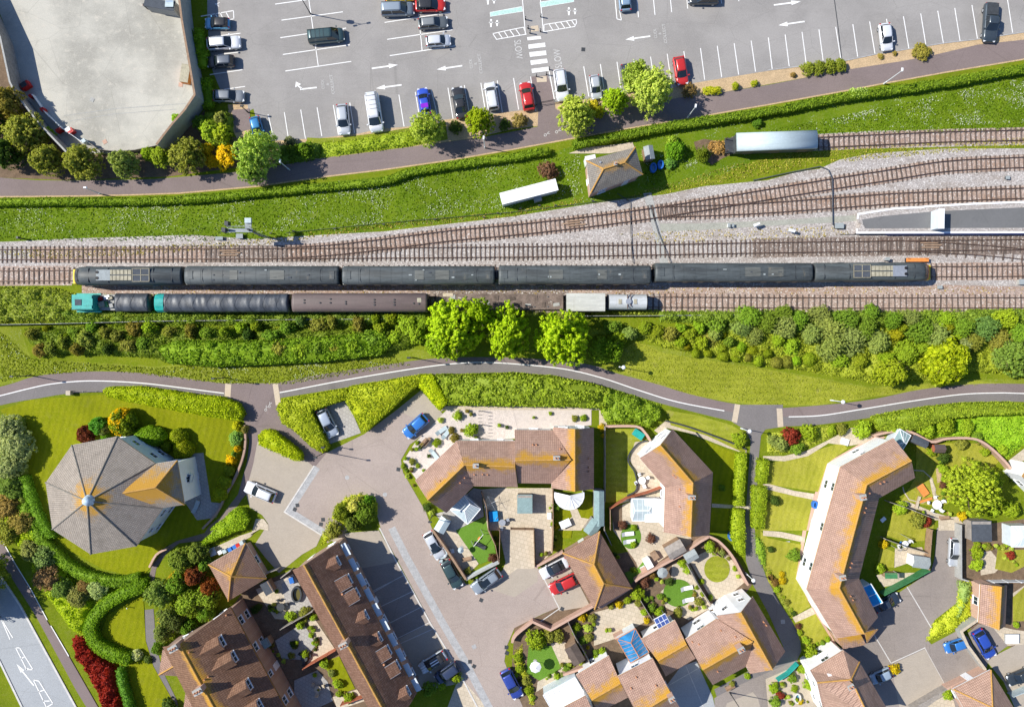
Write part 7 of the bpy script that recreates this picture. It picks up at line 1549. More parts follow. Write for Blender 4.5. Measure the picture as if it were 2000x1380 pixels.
# scattered wild flowers and tufts on the bank
def tufts(poly,n,col,label,size=.2,seed=1,name='meadow_grass',h=.12):
    w=[tuple(P(a,b))[:2] for a,b in poly]; g=np.random.default_rng(seed); xy=tri_sample(w,n,g); z=g.uniform(.02,h,n)
    o=bpy.data.objects.new(name,card_mesh(name,cards(np.column_stack([xy,z]),np.tile([0,0,1.0],(n,1)),size,seed,.8),FOL)); link(o); o.color=col+(1,); tag(o,label,'grass',None,'stuff')
def flowers(poly,n,label,seed):
    w=[tuple(P(a,b))[:2] for a,b in poly]; g=np.random.default_rng(seed); xy=tri_sample(w,n,g)
    k=np.array([mnoise.fractal(Vector((x*.16,y*.22,seed)),1,2,5) for x,y in xy]); k2=np.array([mnoise.noise(Vector((x*1.1,y*1.1,seed))) for x,y in xy]); xy=xy[(k*.8+k2*.35)>g.uniform(-.05,.45,n)]; m=len(xy); z=g.uniform(.08,.2,m)
    o=bpy.data.objects.new('wild_flowers',card_mesh('wild_flowers',cards(np.column_stack([xy,z]),np.tile([0,0,1.0],(m,1)),.12,seed,.3),M['petal'])); link(o); tag(o,label,'wild flowers',None,'stuff')
tufts(X('-20,410 500,385 760,355 1000,320 1130,300 1140,380 1000,415 700,450 480,470 0,470'),7000,(.07,.13,.006),'short rough grass of the flowering bank, left part',seed=2)
flowers(X('-20,410 500,385 760,355 1000,320 1130,300 1140,380 1000,405 700,440 480,455 0,455'),6000,'white wild flowers scattered over the bank, left part',8)
flowers(X('1260,315 1420,270 1600,235 2010,150 2010,240 1600,255 1400,300 1260,370'),6000,'white wild flowers scattered over the bank, right part',9)
flowers(X('0,650 60,702 300,722 760,697 800,712 560,750 430,748 200,722 60,735 0,745'),1500,'white wild flowers above the shared path',10)
tufts(X('1260,315 1420,270 1600,235 2010,150 2010,255 1600,262 1400,300 1260,370'),5000,(.07,.13,.006),'short rough grass of the flowering bank, right part',seed=4)
tufts(X('0,645 60,700 300,718 760,692 800,712 560,750 430,748 200,722 60,735 0,745'),5000,(.12,.16,.02),'short grass of the strip above the shared path',seed=5)
tufts(X('1240,665 1300,690 1500,722 1700,758 1990,748 1800,758 1600,788 1480,790 1340,768 1180,716'),4500,(.15,.19,.025),'dry short grass beside the shared path',seed=6,size=.14)

EDGE='-20,500 120,506 250,500 500,480 760,445 1000,424 1130,398 1140,386 990,412 750,436 480,470 250,482 -20,490'
tufts(X(EDGE),1500,(.2,.19,.08),'dry weeds growing into the ballast edge, left part',seed=12,name='weeds')
tufts(X('1220,392 1400,360 1600,320 2010,284 2010,268 1600,290 1420,325 1250,375'),2500,(.19,.2,.07),'dry weeds growing between the sidings, right part',seed=13,name='weeds')
tufts(X('300,557 1840,560 2010,562 2010,574 1100,575 300,574'),700,(.2,.17,.09),'sparse dry weeds between the two rows of rolling stock',seed=14,name='weeds')
tufts(X('1200,455 1660,440 1660,462 1300,476'),500,(.22,.2,.1),'sparse weeds at the foot of the platform ramp',seed=15,name='weeds')

tree(-42,1118,46,7.5,'loose',(.13,.18,.04),'tree beyond the left edge that shades the main road')
tree(-70,1175,40,7,'loose',(.13,.18,.04),'second tree beyond the left edge beside the main road')

def border(c,r,line,n,where,seed,rr=(10,24)):
    g=random.Random(seed); q=Q(c,r,line)
    for i in range(n):
        k=g.randrange(len(q)-1); t=g.random(); x=q[k][0]+(q[k+1][0]-q[k][0])*t+g.uniform(-3,3); y=q[k][1]+(q[k+1][1]-q[k][1])*t+g.uniform(-3,3); rad=g.uniform(*rr)/4
        cn,nm=g.choice([('olive','olive'),('mid','mid green'),('bright','bright green'),('lime','yellow green'),('brown','brownish'),('pale','pale green'),('dark','dark green')])
        shrub(x,y,rad,rad/S*1.3,CN[cn][0],'%s small plant %s'%(nm,where),'bush','garden plant',None,'garden_plant')
border(2,3,'330,0 335,150',5,'beside the small lawn fence',1); border(2,3,'790,180 960,330',5,'in the narrow bed east of the hipped garage',2); border(2,3,'1010,420 1130,600 1200,620',8,'in the bed left of the oval turf',3)
border(2,3,'1380,440 1500,560 1400,640',9,'among the pots right of the oval turf',4); border(2,3,'440,740 560,960 620,1040',8,'along the fence above the link roof',5); border(2,3,'20,900 30,1100 150,1330',8,'inside the curved kerb wall',6)
border(2,3,'250,1180 420,1060 560,1040',7,'above the long white conservatory',7); border(3,3,'20,1180 300,1060 390,1240 300,1360',14,'in the colourful bottom garden',8); border(3,3,'60,1230 200,1360',6,'beside the little bottom pond',9)
border(3,2,'1300,700 1380,1000 1380,1200',9,'at the edge of the round bed garden',10); border(3,2,'1680,680 1860,860 1900,1000',7,'under the curved brick wall',11); border(3,3,'1650,130 1980,140',8,'behind the slate roofed shed',12); border(3,3,'1780,180 1990,280',8,'in the vegetable plot at the right edge',13,(8,18))
border(1,3,'40,600 140,640 200,600',6,'on the shaded terrace patio',14); border(1,3,'380,700 480,900 450,960',8,'down the middle terrace garden',15); border(1,3,'580,1060 700,1290 800,1300',9,'around the lower terrace lawn',16); border(1,3,'100,880 230,1060',6,'against the bottom left terrace wall',17)
border(1,2,'1150,860 1300,1170',9,'on the grass strip beside the southwest arm',18,(7,14)); border(3,3,'0,300 120,520 230,700',9,'along the winding path strip',19,(8,16)); border(3,3,'240,740 300,900 520,860',7,'by the front corner of the long building',20,(8,18)); border(2,2,'300,1200 330,1370',5,'left of the tilted table',21)
# ---------------- cars
CARLIB={}
def car_meshes(kind):
    if kind in CARLIB: return CARLIB[kind]
    # L, W, H, belt z, then x (fraction of L from the rear): rear glass base, roof rear, roof front, windscreen base; bonnet z, tail z
    D={'hatch':(4.0,1.74,1.48,.95,.05,.13,.56,.74,.86,.93),'estate':(4.6,1.8,1.5,.97,.04,.12,.56,.72,.88,.95),'saloon':(4.6,1.8,1.43,.94,.14,.3,.56,.72,.86,.92),'suv':(4.5,1.86,1.7,1.08,.03,.1,.57,.72,1.0,1.06),'van':(5.3,1.98,2.05,1.2,.01,.03,.7,.84,1.1,1.15),'smallvan':(4.5,1.82,1.85,1.12,.015,.04,.62,.78,1.02,1.08),'pickup':(5.1,1.9,1.78,1.1,.36,.4,.6,.72,1.05,1.06),'mini':(3.7,1.68,1.42,.92,.05,.12,.6,.76,.88,.9)}[kind]
    L,W,Hh,bz,rb,rr,rf,wb,hz,tz=D; out={}
    st=[]; X_=lambda f:-L/2+f*L
    xs=[0,.012,.04,.1,.2,.35,.5,.65,wb,.8 if wb<.8 else wb+.03,.88,.94,.98,1.0]; xs=sorted(set(xs))
    vs=[];fs=[];n=0
    for f in xs:
        e=0
        if f<.04: w=.86+.1*(f/.04)**.5
        elif f>.88: t=(f-.88)/.12; w=1-.2*t**2.2
        else: w=1.0
        if f<.04: w=.84+.13*math.sqrt(f/.04)
        elif f<.1: w=.97+.03*(f-.04)/.06
        if f<=rb+.001: zt=tz-.1*(1-min(1,f/.04))
        elif f>=wb: zt=hz-(hz-.62)*max(0,(f-.9)/.1)**1.8 -(f-wb)*.14
        else: zt=tz+(bz-tz)*min(1,(f-rb)/.2) if f<.5 else bz+(hz-bz)*max(0,(f-.5)/(wb-.5))
        y=W/2*w; lo=.24 if .02<f<.98 else .34
        prof=[(y*.9,lo),(y,.4),(y,.62),(y*.985,zt-.17),(y*.93,zt-.05),(y*.72,zt),(y*.35,zt+.02),(0,zt+.025)]
        prof=prof+[(-a,b) for a,b in prof[-2::-1]]; n=len(prof)
        for a,b in prof: vs.append((X_(f),a,b))
    m=len(xs)
    for i in range(m-1):
        for j in range(n-1): a=i*n+j; fs.append((a,a+1,a+n+1,a+n))
        fs.append((i*n+n-1,i*n,(i+1)*n,(i+1)*n+n-1))
    fs.append(tuple(range(n-1,-1,-1))); fs.append(tuple((m-1)*n+i for i in range(n)))
    def mk(name,v,f,mat,sm=False):
        o=mobj(name,v,f,M.get(mat) if isinstance(mat,str) else mat,None,sm); me=o.data; bpy.data.objects.remove(o); return me
    def flatends(me): 
        for p in me.polygons[-2:]: p.use_smooth=False
        return me
    out['body']=[(flatends(mk('body',vs,fs,PAINT,True)),None)]
    yb=W/2*.91; yt=W/2*.73; z0=bz-.04; 
    zb_r=tz-.03; zb_f=hz-.01
    B=[(X_(rb),yb*.95,zb_r),(X_(wb),yb*.95,zb_f-.02)]; 
    R0,R1=X_(rr),X_(rf)
    # roof cap: curved grid
    rv=[];rfc=[]; nu,nv=8,6
    for i in range(nu+1):
        u=i/nu; x=R0+(R1-R0)*u; cz=Hh-.05*(2*u-1)**2-.015
        for j in range(nv+1):
            v=2*j/nv-1; ww=yt*(1-.05*abs(2*u-1)**4); rv.append((x,ww*v,cz+.03*(1-v*v)-.02*abs(v)**4))
    for i in range(nu):
        for j in range(nv): a=i*(nv+1)+j; rfc.append((a,a+nv+1,a+nv+2,a+1))
    k=len(rv); rv+= [(a,b,c-.07) for a,b,c in rv]; 
    per=[i*(nv+1) for i in range(nu+1)]+[nu*(nv+1)+j for j in range(1,nv+1)]+[i*(nv+1)+nv for i in range(nu-1,-1,-1)]+[j for j in range(nv-1,0,-1)]
    for a,b in zip(per,per[1:]+per[:1]): rfc.append((b,a,a+k,b+k))
    out['roof']=[(mk('roof',rv,rfc,PAINT,True),None)]
    zr=Hh-.06
    def quad(name,q,mat,off=None,sub=None): return mk(name,q,[tuple(range(len(q)))],mat)
    f0=[(X_(wb),-yb*.93,zb_f),(X_(wb)+.1,-yb*.4,zb_f+.02),(X_(wb)+.12,0,zb_f+.025),(X_(wb)+.1,yb*.4,zb_f+.02),(X_(wb),yb*.93,zb_f),(R1,yt*.96,zr),(R1+.04,yt*.4,zr+.03),(R1+.05,0,zr+.035),(R1+.04,-yt*.4,zr+.03),(R1,-yt*.96,zr)]
    out['windscreen']=[(mk('windscreen',f0,[(0,1,8,9),(1,2,7,8),(2,3,6,7),(3,4,5,6)],'carglass',True),None)]
    r0=[(X_(rb),-yb*.93,zb_r+.02),(X_(rb)-.03,0,zb_r+.03),(X_(rb),yb*.93,zb_r+.02),(R0,yt*.96,zr),(R0-.03,0,zr+.03),(R0,-yt*.96,zr)]
    van=kind in('van','smallvan')
    out['rear_window']=[(mk('rear_window',r0,[(1,0,5,4),(2,1,4,3)],'carglass' if kind!='van' else PAINT,True),None)]
    sides=[]
    for s in(-1,1):
        xm=X_(wb)-(.34*(X_(wb)-R1) if 0 else 0); q=[(X_(rb),s*yb*.95,zb_r+.01),(X_(wb),s*yb*.95,zb_f-.01),(R1,s*yt,zr),(R0,s*yt,zr)]
        if kind=='van': 
            xc=X_(.55); q2=[(X_(rb),s*yb*.95,zb_r),(xc,s*yb*.95,bz-.02),(xc,s*yt,zr),(R0,s*yt,zr)]; q=[(xc,s*yb*.95,bz-.02),(X_(wb),s*yb*.95,zb_f-.01),(R1,s*yt,zr),(xc,s*yt,zr)]
            sides.append((mk('side_panel',q2,[(0,1,2,3)] if s<0 else [(3,2,1,0)],PAINT),None))
        sides.append((mk('side_window',q,[(0,1,2,3)] if s<0 else [(3,2,1,0)],'carglass'),None))
    out['side_window']=sides
    pil=MB()
    for s in(-1,1):
        for x0,x1,za in((X_(wb),R1,zb_f),(X_(rb),R0,zb_r)): pil.cyl((x0,s*yb*.94,za),(x1,s*yt*.985,zr+.01),.035,n=6)
        xm=(R0+R1)/2; pil.cyl((xm+.05,s*yb*.955,bz),(xm,s*yt*1.0,zr+.01),.04,n=6)
    sl_=MB()
    for f in(.46,wb-.02): sl_.box((X_(f),0,(bz if f<.5 else zb_f)+.0),(.02,W*.985,.012))
    sl_.box((X_(wb)+.2,0,zb_f+.012),(.02,W*.7,.02))
    out['shut_line']=[(mk('shut_line',sl_.v,sl_.f,'black'),None)]
    out['pillar']=[(mk('pillar',pil.v,pil.f,PAINT),None)]
    wh=[]
    for fx in(.17,.82):
        for s in(-1,1):
            mb=MB(); mb.cyl((0,-.1,0),(0,.1,0),.32,n=16); w=(mk('wheel',mb.v,mb.f,'black'),(X_(fx),s*(W/2-.1),.32)); 
            mb=MB(); mb.cyl((0,s*.1,0),(0,s*.115,0),.2,n=12); wh.append((w,mk('rim',mb.v,mb.f,'metal')))
    out['wheel']=wh
    hl=[];tl=[];mr=[]
    for s in(-1,1):
        mb=MB(); mb.box((0,0,0),(.34,.32,.14),s*-.45); hl.append((mk('headlight',mb.v,mb.f,'headl'),(L/2-.2,s*W*.34,.68)))
        mb=MB(); mb.box((0,0,0),(.14,.2,.2)); tl.append((mk('tail_light',mb.v,mb.f,'taill'),(-L/2+.07,s*W*.385,.82)))
        mb=MB(); mb.box((0,s*.1,0),(.16,.22,.14)); mr.append((mk('side_mirror',mb.v,mb.f,PAINT),(X_(wb)-.12,s*W*.5,bz+.02)))
    out['headlight']=hl; out['tail_light']=tl; out['side_mirror']=mr
    ex=[]
    if kind in('suv','van','estate','smallvan') :
        mb=MB(); 
        for s in(-1,1): mb.cyl((R0+.1,s*yt*.86,Hh+.04),(R1-.15,s*yt*.86,Hh+.04),.022,n=6)
        ex.append((mk('roof_rail',mb.v,mb.f,'dark'),None)); out['roof_rail']=ex
    if kind=='van':
        mb=MB()
        for t in(.12,.27,.42,.55): mb.box((R0+(R1-R0)*t*1.2,0,Hh+.025),(.04,yt*1.9,.03))
        out['roof_seam']=[(mk('roof_seam',mb.v,mb.f,'dark'),None)]
    if kind=='pickup':
        mb=MB(); mb.box((X_(.18),0,bz+.05),(L*.3,W*.8,.1)); out['load_bed']=[(mk('load_bed',mb.v,mb.f,'dark'),None)]
    CARLIB[kind]=(D,out); return CARLIB[kind]
def car(kind,front,rear,col,label,roofcol=None,extra=None,cat='car',name='parked_car',group=None,z=.6):
    D,out=car_meshes(kind); a=P(rear[0],rear[1],z); b=P(front[0],front[1],z); L=(b-a).length; mid=(a+b)/2; ang=math.atan2((b-a).y,(b-a).x)
    e=empty(name,(mid.x,mid.y,.03),label,cat,ang,group); k=max(.85,min(1.15,L/D[0])); kw=max(.95,min(1.06,k)); e.scale=(k,kw,kw)
    c=tuple(col)+(1,)
    for part,lst in out.items():
        for it in lst:
            if part=='wheel':
                (me,loc),rim=it; o=bpy.data.objects.new('wheel',me); link(o,e); o.location=loc; r=bpy.data.objects.new('rim',rim); link(r,o); continue
            me,loc=it; nm=me.name.split('.')[0]; o=bpy.data.objects.new(nm,me); link(o,e); 
            if loc: o.location=loc
            o.color=c
            if part in('roof','pillar') and roofcol: o.color=tuple(roofcol)+(1,)
            if part=='side_window': o.name='side_window' if nm!='side_panel' else 'side_panel'
    if extra=='sunroof':
        mb=MB(); mb.box((D[0]*.02,0,D[2]-.0),(D[0]*.26,D[1]*.5,.03)); mb.build('sunroof',M['carglass'],e)
    if extra=='stripes':
        for s in(-.18,.18):
            mb=MB(); mb.box((D[0]*.36,s,.93),(.8,.14,.02)); mb.build('bonnet_stripe',M['upvc'],e); mb=MB(); mb.box((D[0]*-.08,s,D[2]+.0),(1.1,.14,.03)); mb.build('roof_stripe',M['upvc'],e)
    if extra=='purple': mb=MB(); mb.box((-D[0]*.22,0,D[2]-.0),(D[0]*.16,D[1]*.62,.04)); mb.build('wrap_panel',simple('purple_wrap',(.22,.02,.5),.35,.1,2),e)
    return e
SIL=(.5,.53,.56); WHT=(.8,.81,.83); BLK=(.02,.022,.026); NVY=(.02,.035,.07); GRY=(.14,.16,.18); RED_=(.6,.012,.012); BLU=(.012,.11,.42); LBL=(.25,.37,.5)
def qc(kind,c,f,r,col,label,row=0,**k): car(kind,Q(c,row,f)[0],Q(c,row,r)[0],col,label,**k)
qc('hatch',0,'1603,185','1795,185',(.12,.4,.62),'light blue hatchback with black roof at the top left of the car park',roofcol=BLK)
qc('estate',0,'1882,330','1620,348',WHT,'white estate car below the light blue hatchback')
qc('suv',0,'1622,490','1832,478',BLK,'black car with grey roof below the white estate',roofcol=(.12,.14,.17))
qc('estate',0,'1912,755','1668,750',(.23,.25,.27),'silver grey car alone at the lower left of the car park')
qc('smallvan',1,'1238,72','980,82',(.16,.2,.24),'tall slate grey van in the top row beside the red car',roofcol=(.3,.36,.42),cat='van',name='parked_van')
qc('hatch',1,'1480,40','1245,48',(.62,.015,.012),'red car with black roof at the top edge',roofcol=BLK)
qc('hatch',1,'1240,-40','1010,-25',(.75,.55,.03),'yellow car cut by the top edge above the slate van')
qc('estate',1,'1500,172','1268,190',(.1,.12,.13),'dark grey estate with paler roof below the red car',roofcol=(.25,.27,.27))
qc('mini',1,'1522,315','1328,328',(.5,.55,.62),'small silver car, lowest in the upper row of bays',roofcol=(.7,.72,.74))
qc('van',1,'690,272','412,300',(.035,.085,.09),'dark teal van parked alone by the tall lamp',cat='van',name='parked_van')
qc('hatch',1,'695,1055','672,818',SIL,'silver hatchback in the bottom row, left of the white van')
qc('van',1,'948,1032','903,735',WHT,'large white van with ribbed roof in the bottom row',cat='van',name='parked_van')
qc('hatch',1,'1297,690','1330,895',(.015,.08,.55),'bright blue car with purple rear roof partly under the feathery tree',extra='purple')
qc('saloon',1,'1568,682','1612,925',BLK,'black saloon beside the lime yellow tree')
qc('smallvan',1,'1822,645','1858,862',WHT,'white van like car right of the black saloon')
qc('hatch',1,'30,1080','-10,925',(.02,.2,.45),'blue car almost hidden by the feathery tree at the left')
qc('hatch',2,'98,645','137,862',RED_,'red hatchback left of the path entrance')
qc('suv',2,'400,790','368,548',WHT,'white car right of the zebra crossing')
qc('hatch',2,'665,775','640,590',SIL,'silver hatchback right of the pale feathery tree')
qc('hatch',2,'925,710','888,503',NVY,'dark car hidden under the widest feathery tree')
qc('hatch',2,'1335,665','1298,448',RED_,'red hatchback right of the widest feathery tree')
qc('hatch',2,'865,-130','888,88',LBL,'pale blue car cut by the top edge beside the hatched bay')
qc('suv',2,'1375,-12','1610,-12',(.03,.04,.05),'dark car added in place of a parked van shadow, cut by the top edge')  # dark car body added to stand for the shadow of a parked van
qc('hatch',3,'932,398','905,188',WHT,'small white car in the right hand row of bays')
qc('pickup',3,'1722,332','1742,30',(.03,.05,.07),'dark four wheel drive pickup near the right top corner',cat='pickup')
qc('hatch',1,'1165,640','1330,492',(.012,.17,.55),'blue car angled in the paved turning arm',row=2)
qc('hatch',1,'612,648','512,438',(.36,.42,.5),'silver blue car in the hedge lined bay',row=2)
car('estate',(480,948),(538,972),WHT,'white car with rails on the beige block paving')
qc('hatch',1,'1450,215','1340,12',(.6,.63,.66),'silver car with sunroof beside the terrace garden fence',row=3,extra='sunroof')
qc('hatch',1,'1585,445','1478,237',(.02,.06,.065),'dark green car below the silver one with sunroof',row=3)
qc('estate',1,'1695,468','1905,320',(.28,.33,.38),'grey blue car with glass roof beside the turf garden',row=3,extra='sunroof')
qc('mini',1,'1285,1085','1480,965',(.6,.65,.68),'small white car with black striped roof',row=3,roofcol=BLK,extra='stripes')
qc('smallvan',1,'1415,1165','1570,1055',(.02,.04,.1),'navy car between the striped car and the bushes',row=3)
car('hatch',(1014,1362),(985,1306),(.015,.05,.32),'deep blue car at the bottom beside the curved kerb')
qc('saloon',2,'225,350','432,242',WHT,'white convertible with black hood beside the hipped garage',row=3,roofcol=BLK)
qc('hatch',2,'298,468','512,365',RED_,'red car beside the white convertible',row=3)
qc('estate',3,'1450,282','1460,58',SIL,'silver car alone in the right hand parking yard',row=3)
qc('saloon',3,'1022,515','830,610',(.012,.03,.06),'very dark blue car in the shadow of the long building',row=3)
qc('mini',3,'1380,925','1545,870',(.02,.2,.6),'small bright blue car with black bonnet',row=3)
qc('hatch',3,'1745,990','1625,780',(.01,.07,.45),'large deep blue car by the boundary wall',row=3)
qc('mini',3,'815,1165','950,1105',(.35,.45,.55),'pale blue open car in the deep shade',row=3)
qc('estate',3,'1870,1180','2060,1100',(.02,.035,.05),'dark car cut by the right edge',row=3)
# ---------------- lamps, bollards, fences, walls, garden things
def lamp(base,h,label,head='white',arm=0,ang=0,mat='whitemetal',twin=False):
    p=P(*base); e=empty('street_lamp',(p.x,p.y,0),label,'street lamp',ang)
    mb=MB(); mb.cyl((0,0,0),(0,0,h),.075,.045,8); mb.build('post',M[mat],e); mb=MB(); mb.cyl((0,0,0),(0,0,1),.11,.1,8); mb.build('base',M[mat],e)
    for s in((1,-1) if twin else (1,)):
        if arm: mb=MB(); mb.cyl((0,0,h-.1),(s*arm,0,h),.04,n=6); mb.build('arm',M[mat],e)
        mb=MB(); mb.box((s*(arm+.12),0,h+.05),(.55,.26,.14),top=.75) if head!='globe' else mb.dome((0,0,h-.1),.3,.34,12,5); mb.build('lamp_head',M['upvc' if head!='dark' else 'dark'],e)
    return e
lamp((200,380),5,'white headed street lamp by the shaded part of the footpath'); lamp((1726,164),5.6,'white headed lamp standing in the hedge near the right end of the footpath',ang=1.5); lamp((1622,781),4.6,'white globe lamp beside the shared path at the right','globe','white' and 0)
lamp((636,882),6.6,'dark slim lamp where the path meets the cul-de-sac',head='dark',mat='dark'); lamp((1341,232),5.8,'white headed lamp in the hedge below the car park trees',ang=1.4); lamp((947,289),5.2,'white headed lamp in the tree shade between two car park trees',ang=1.5); lamp((566,332),5,'white headed lamp in the shade of the big feathery tree',ang=1.5)
lamp((62,733),5,'slim dark lamp at the left end of the shared path',head='dark',mat='dark'); lamp((439,737),5,'slim dark lamp above the left path junction',head='dark',mat='dark'); lamp((806,698),5.4,'slim dark lamp left of the lime trees',head='dark',mat='dark'); lamp((1209,716),5,'white globe lamp at the corner of the dry lawn','globe'); lamp((1447,836),4.5,'white globe lamp at the right hand path junction','globe')
e=lamp((607,28),8,'tall twin armed lamp in the car park',head='dark',arm=.9,ang=.2,mat='dark',twin=True); mb=MB(); mb.box((0,0,6.2),(.5,.45,.7)); mb.build('camera_box',M['dark'],e)
lamp((1425,1351),6.4,'dark slim lamp on the street at the bottom',head='dark',mat='dark'); lamp((1456,1118),4,'white globe lamp beside the winding path','globe'); lamp((845,1005),5,'dark slim lamp at the southwest gable',head='dark',mat='dark'); lamp((640,868),3.6,'short dark lamp at the hedge point',head='dark',mat='dark')
lamp((485,240-20),3.2,'small sign post at the car park corner',head='dark',mat='dark')
def bollard(x,y,label,hoop=False):
    p=P(x,y); e=empty('bollard',(p.x,p.y,0),label,'bollard',0,'bollards at the zebra crossing'); mb=MB(); mb.cyl((0,0,0),(0,0,1.05),.09,n=8); mb.build('post',M['black'],e); mb=MB(); mb.cyl((0,0,.85),(0,0,.95),.1,n=8); mb.build('band',M['upvc'],e)
for c,t,l in((2,'105,155','bollard on the left of the walkway above the crossing'),(2,'225,135','bollard on the right of the walkway above the crossing'),(2,'140,262','left bollard at the top of the zebra'),(2,'222,250','right bollard at the top of the zebra'),(2,'125,225','bollard just above the left one at the zebra top'),(2,'190,600','left bollard at the foot of the zebra'),(2,'268,585','right bollard at the foot of the zebra'),(2,'290,545','bollard beside the last zebra bar')): q=Q(c,0,t)[0]; bollard(q[0],q[1],'black '+l)
def barrier(x0,x1,label):
    a,b=P(*x0),P(*x1); e=empty('hoop_barrier',((a.x+b.x)/2,(a.y+b.y)/2,0),label,'barrier',math.atan2((b-a).y,(b-a).x)); L=(b-a).length
    for s in(-1,1): mb=MB(); mb.cyl((s*L/2,0,0),(s*L/2,0,1.0),.05,n=8); mb.build('post',M['black'],e)
    mb=MB(); mb.cyl((-L/2,0,1.0),(L/2,0,1.0),.05,n=8); mb.cyl((-L/2,0,.5),(L/2,0,.5),.03,n=8); mb.build('rail',M['black'],e)
barrier((1043,215),(1048,205),'black hoop barrier beside the red hatchback'); barrier((1056,204),(1083,199),'black hoop barrier across the path entrance')
def fence(px,h,mat,label,th=.07,posts=True,name='fence',cat='fence',sp=2.0,sm=0,cap=None,top=True,group=None):
    # px trace the top edge as the photograph shows it
    l=[tuple(P(a,b,h))[:2] for a,b in (smooth_line(px,sm) if sm else px)]; e=empty(name,(l[0][0],l[0][1],0),label,cat,0,group)
    L=[(a-l[0][0],b-l[0][1]) for a,b in l]; o=ribbon('panel',L,th,M[mat],h,.0001,px=False,parent=e)
    if cap: c=ribbon('coping',L,th+.1,M[cap],h+.01,.0,px=False,parent=e)
    if posts:
        for x,y,a in resample(L,sp): mb=MB(); mb.box((x,y,(h+.08)/2),(.11,.13,h+.08),a); mb.build('post',M[mat],e)
    return e
def wall(px,h,label,mat='bricklight',th=.24,cap='bricklight',sm=0): return fence(px,h,mat,label,th,False,'garden_wall','wall',sm=sm,cap=cap)
# yard walls and fences
fence(YW,3.0,'woodgrey','tall timber clad wall along the left side of the pale yard',.15,False,'yard_wall','wall',cap='concrete')
fence(Q(0,0,'1385,-200 1400,0 1420,160 1450,330 1490,560 1520,740 1440,860 1350,960 1280,1050 1220,1130'),4.2,'concrete','concrete wall with brown capping between the yard and the car park',.2,False,'yard_wall','wall',cap='wood')
fence(Q(0,0,'700,1120 760,1165 900,1180 1050,1170 1220,1135'),1.1,'woodgrey','low weathered fence closing the bottom of the yard',.08,True,sp=2)
e=fence(Q(0,0,'250,740 350,880 480,1000 640,1110'),1.0,'whitemetal','white rail barrier running along the bottom left of the yard',.05,True,'barrier','barrier')
for i,(x,y,w,d,l) in enumerate(((222,680,.9,1.3,'large red and black trailer at the upper end of the yard barrier'),(270,765,.4,.5,'small red box beside the yard barrier'),(360,870,.5,.5,'red box in the middle of the yard barrier'),(575,1035,.7,.8,'red box by the white bin at the yard corner'),(485,1030,.4,.8,'dark red crate at the yard corner'))):
    q=Q(0,0,'%d,%d'%(x,y))[0]; p=P(*q); e=empty('red_crate' if i else 'trailer',(p.x,p.y,0),l,'crate' if i else 'trailer',-1); mb=MB(); mb.box((0,0,.55),(w,d,.9)); mb.build('body',M['red'],e); mb=MB(); mb.box((-.1,-.1,1.02),(w*.8,d*.7,.06)); mb.build('lid',M['dark' if i==0 else 'red'],e)
def simplebox(name,px,py,d,mat,label,cat,rz=0,z=0,lid=None,inset=.0):
    p=P(px,py,z+d[2]); e=empty(name,(p.x,p.y,z),label,cat,rz); mb=MB(); mb.box((0,0,d[2]/2),d); mb.build('body',M[mat],e)
    mb=MB(); mb.box((0,0,d[2]+.03),(d[0]+.06,d[1]+.06,.06)); mb.build('lid',M[lid or mat],e); return e
simplebox('wheeled_bin',132,253,(.7,.5,1.0),'upvc','white bin at the bottom left of the yard','bin',.6); simplebox('wheeled_bin',163,275,(.5,.5,1.0),'vanroof','pale blue bin at the lowest corner of the yard','bin',.6)
q=P(362,147); simplebox('skip',361,143,(1.2,2.6,1.1),'orange','rusty orange skip against the right yard wall','skip',-.15,lid='louver')
p=P(290,18); e=empty('person',(p.x,p.y,0),'person in dark clothes standing at the top of the yard','person')
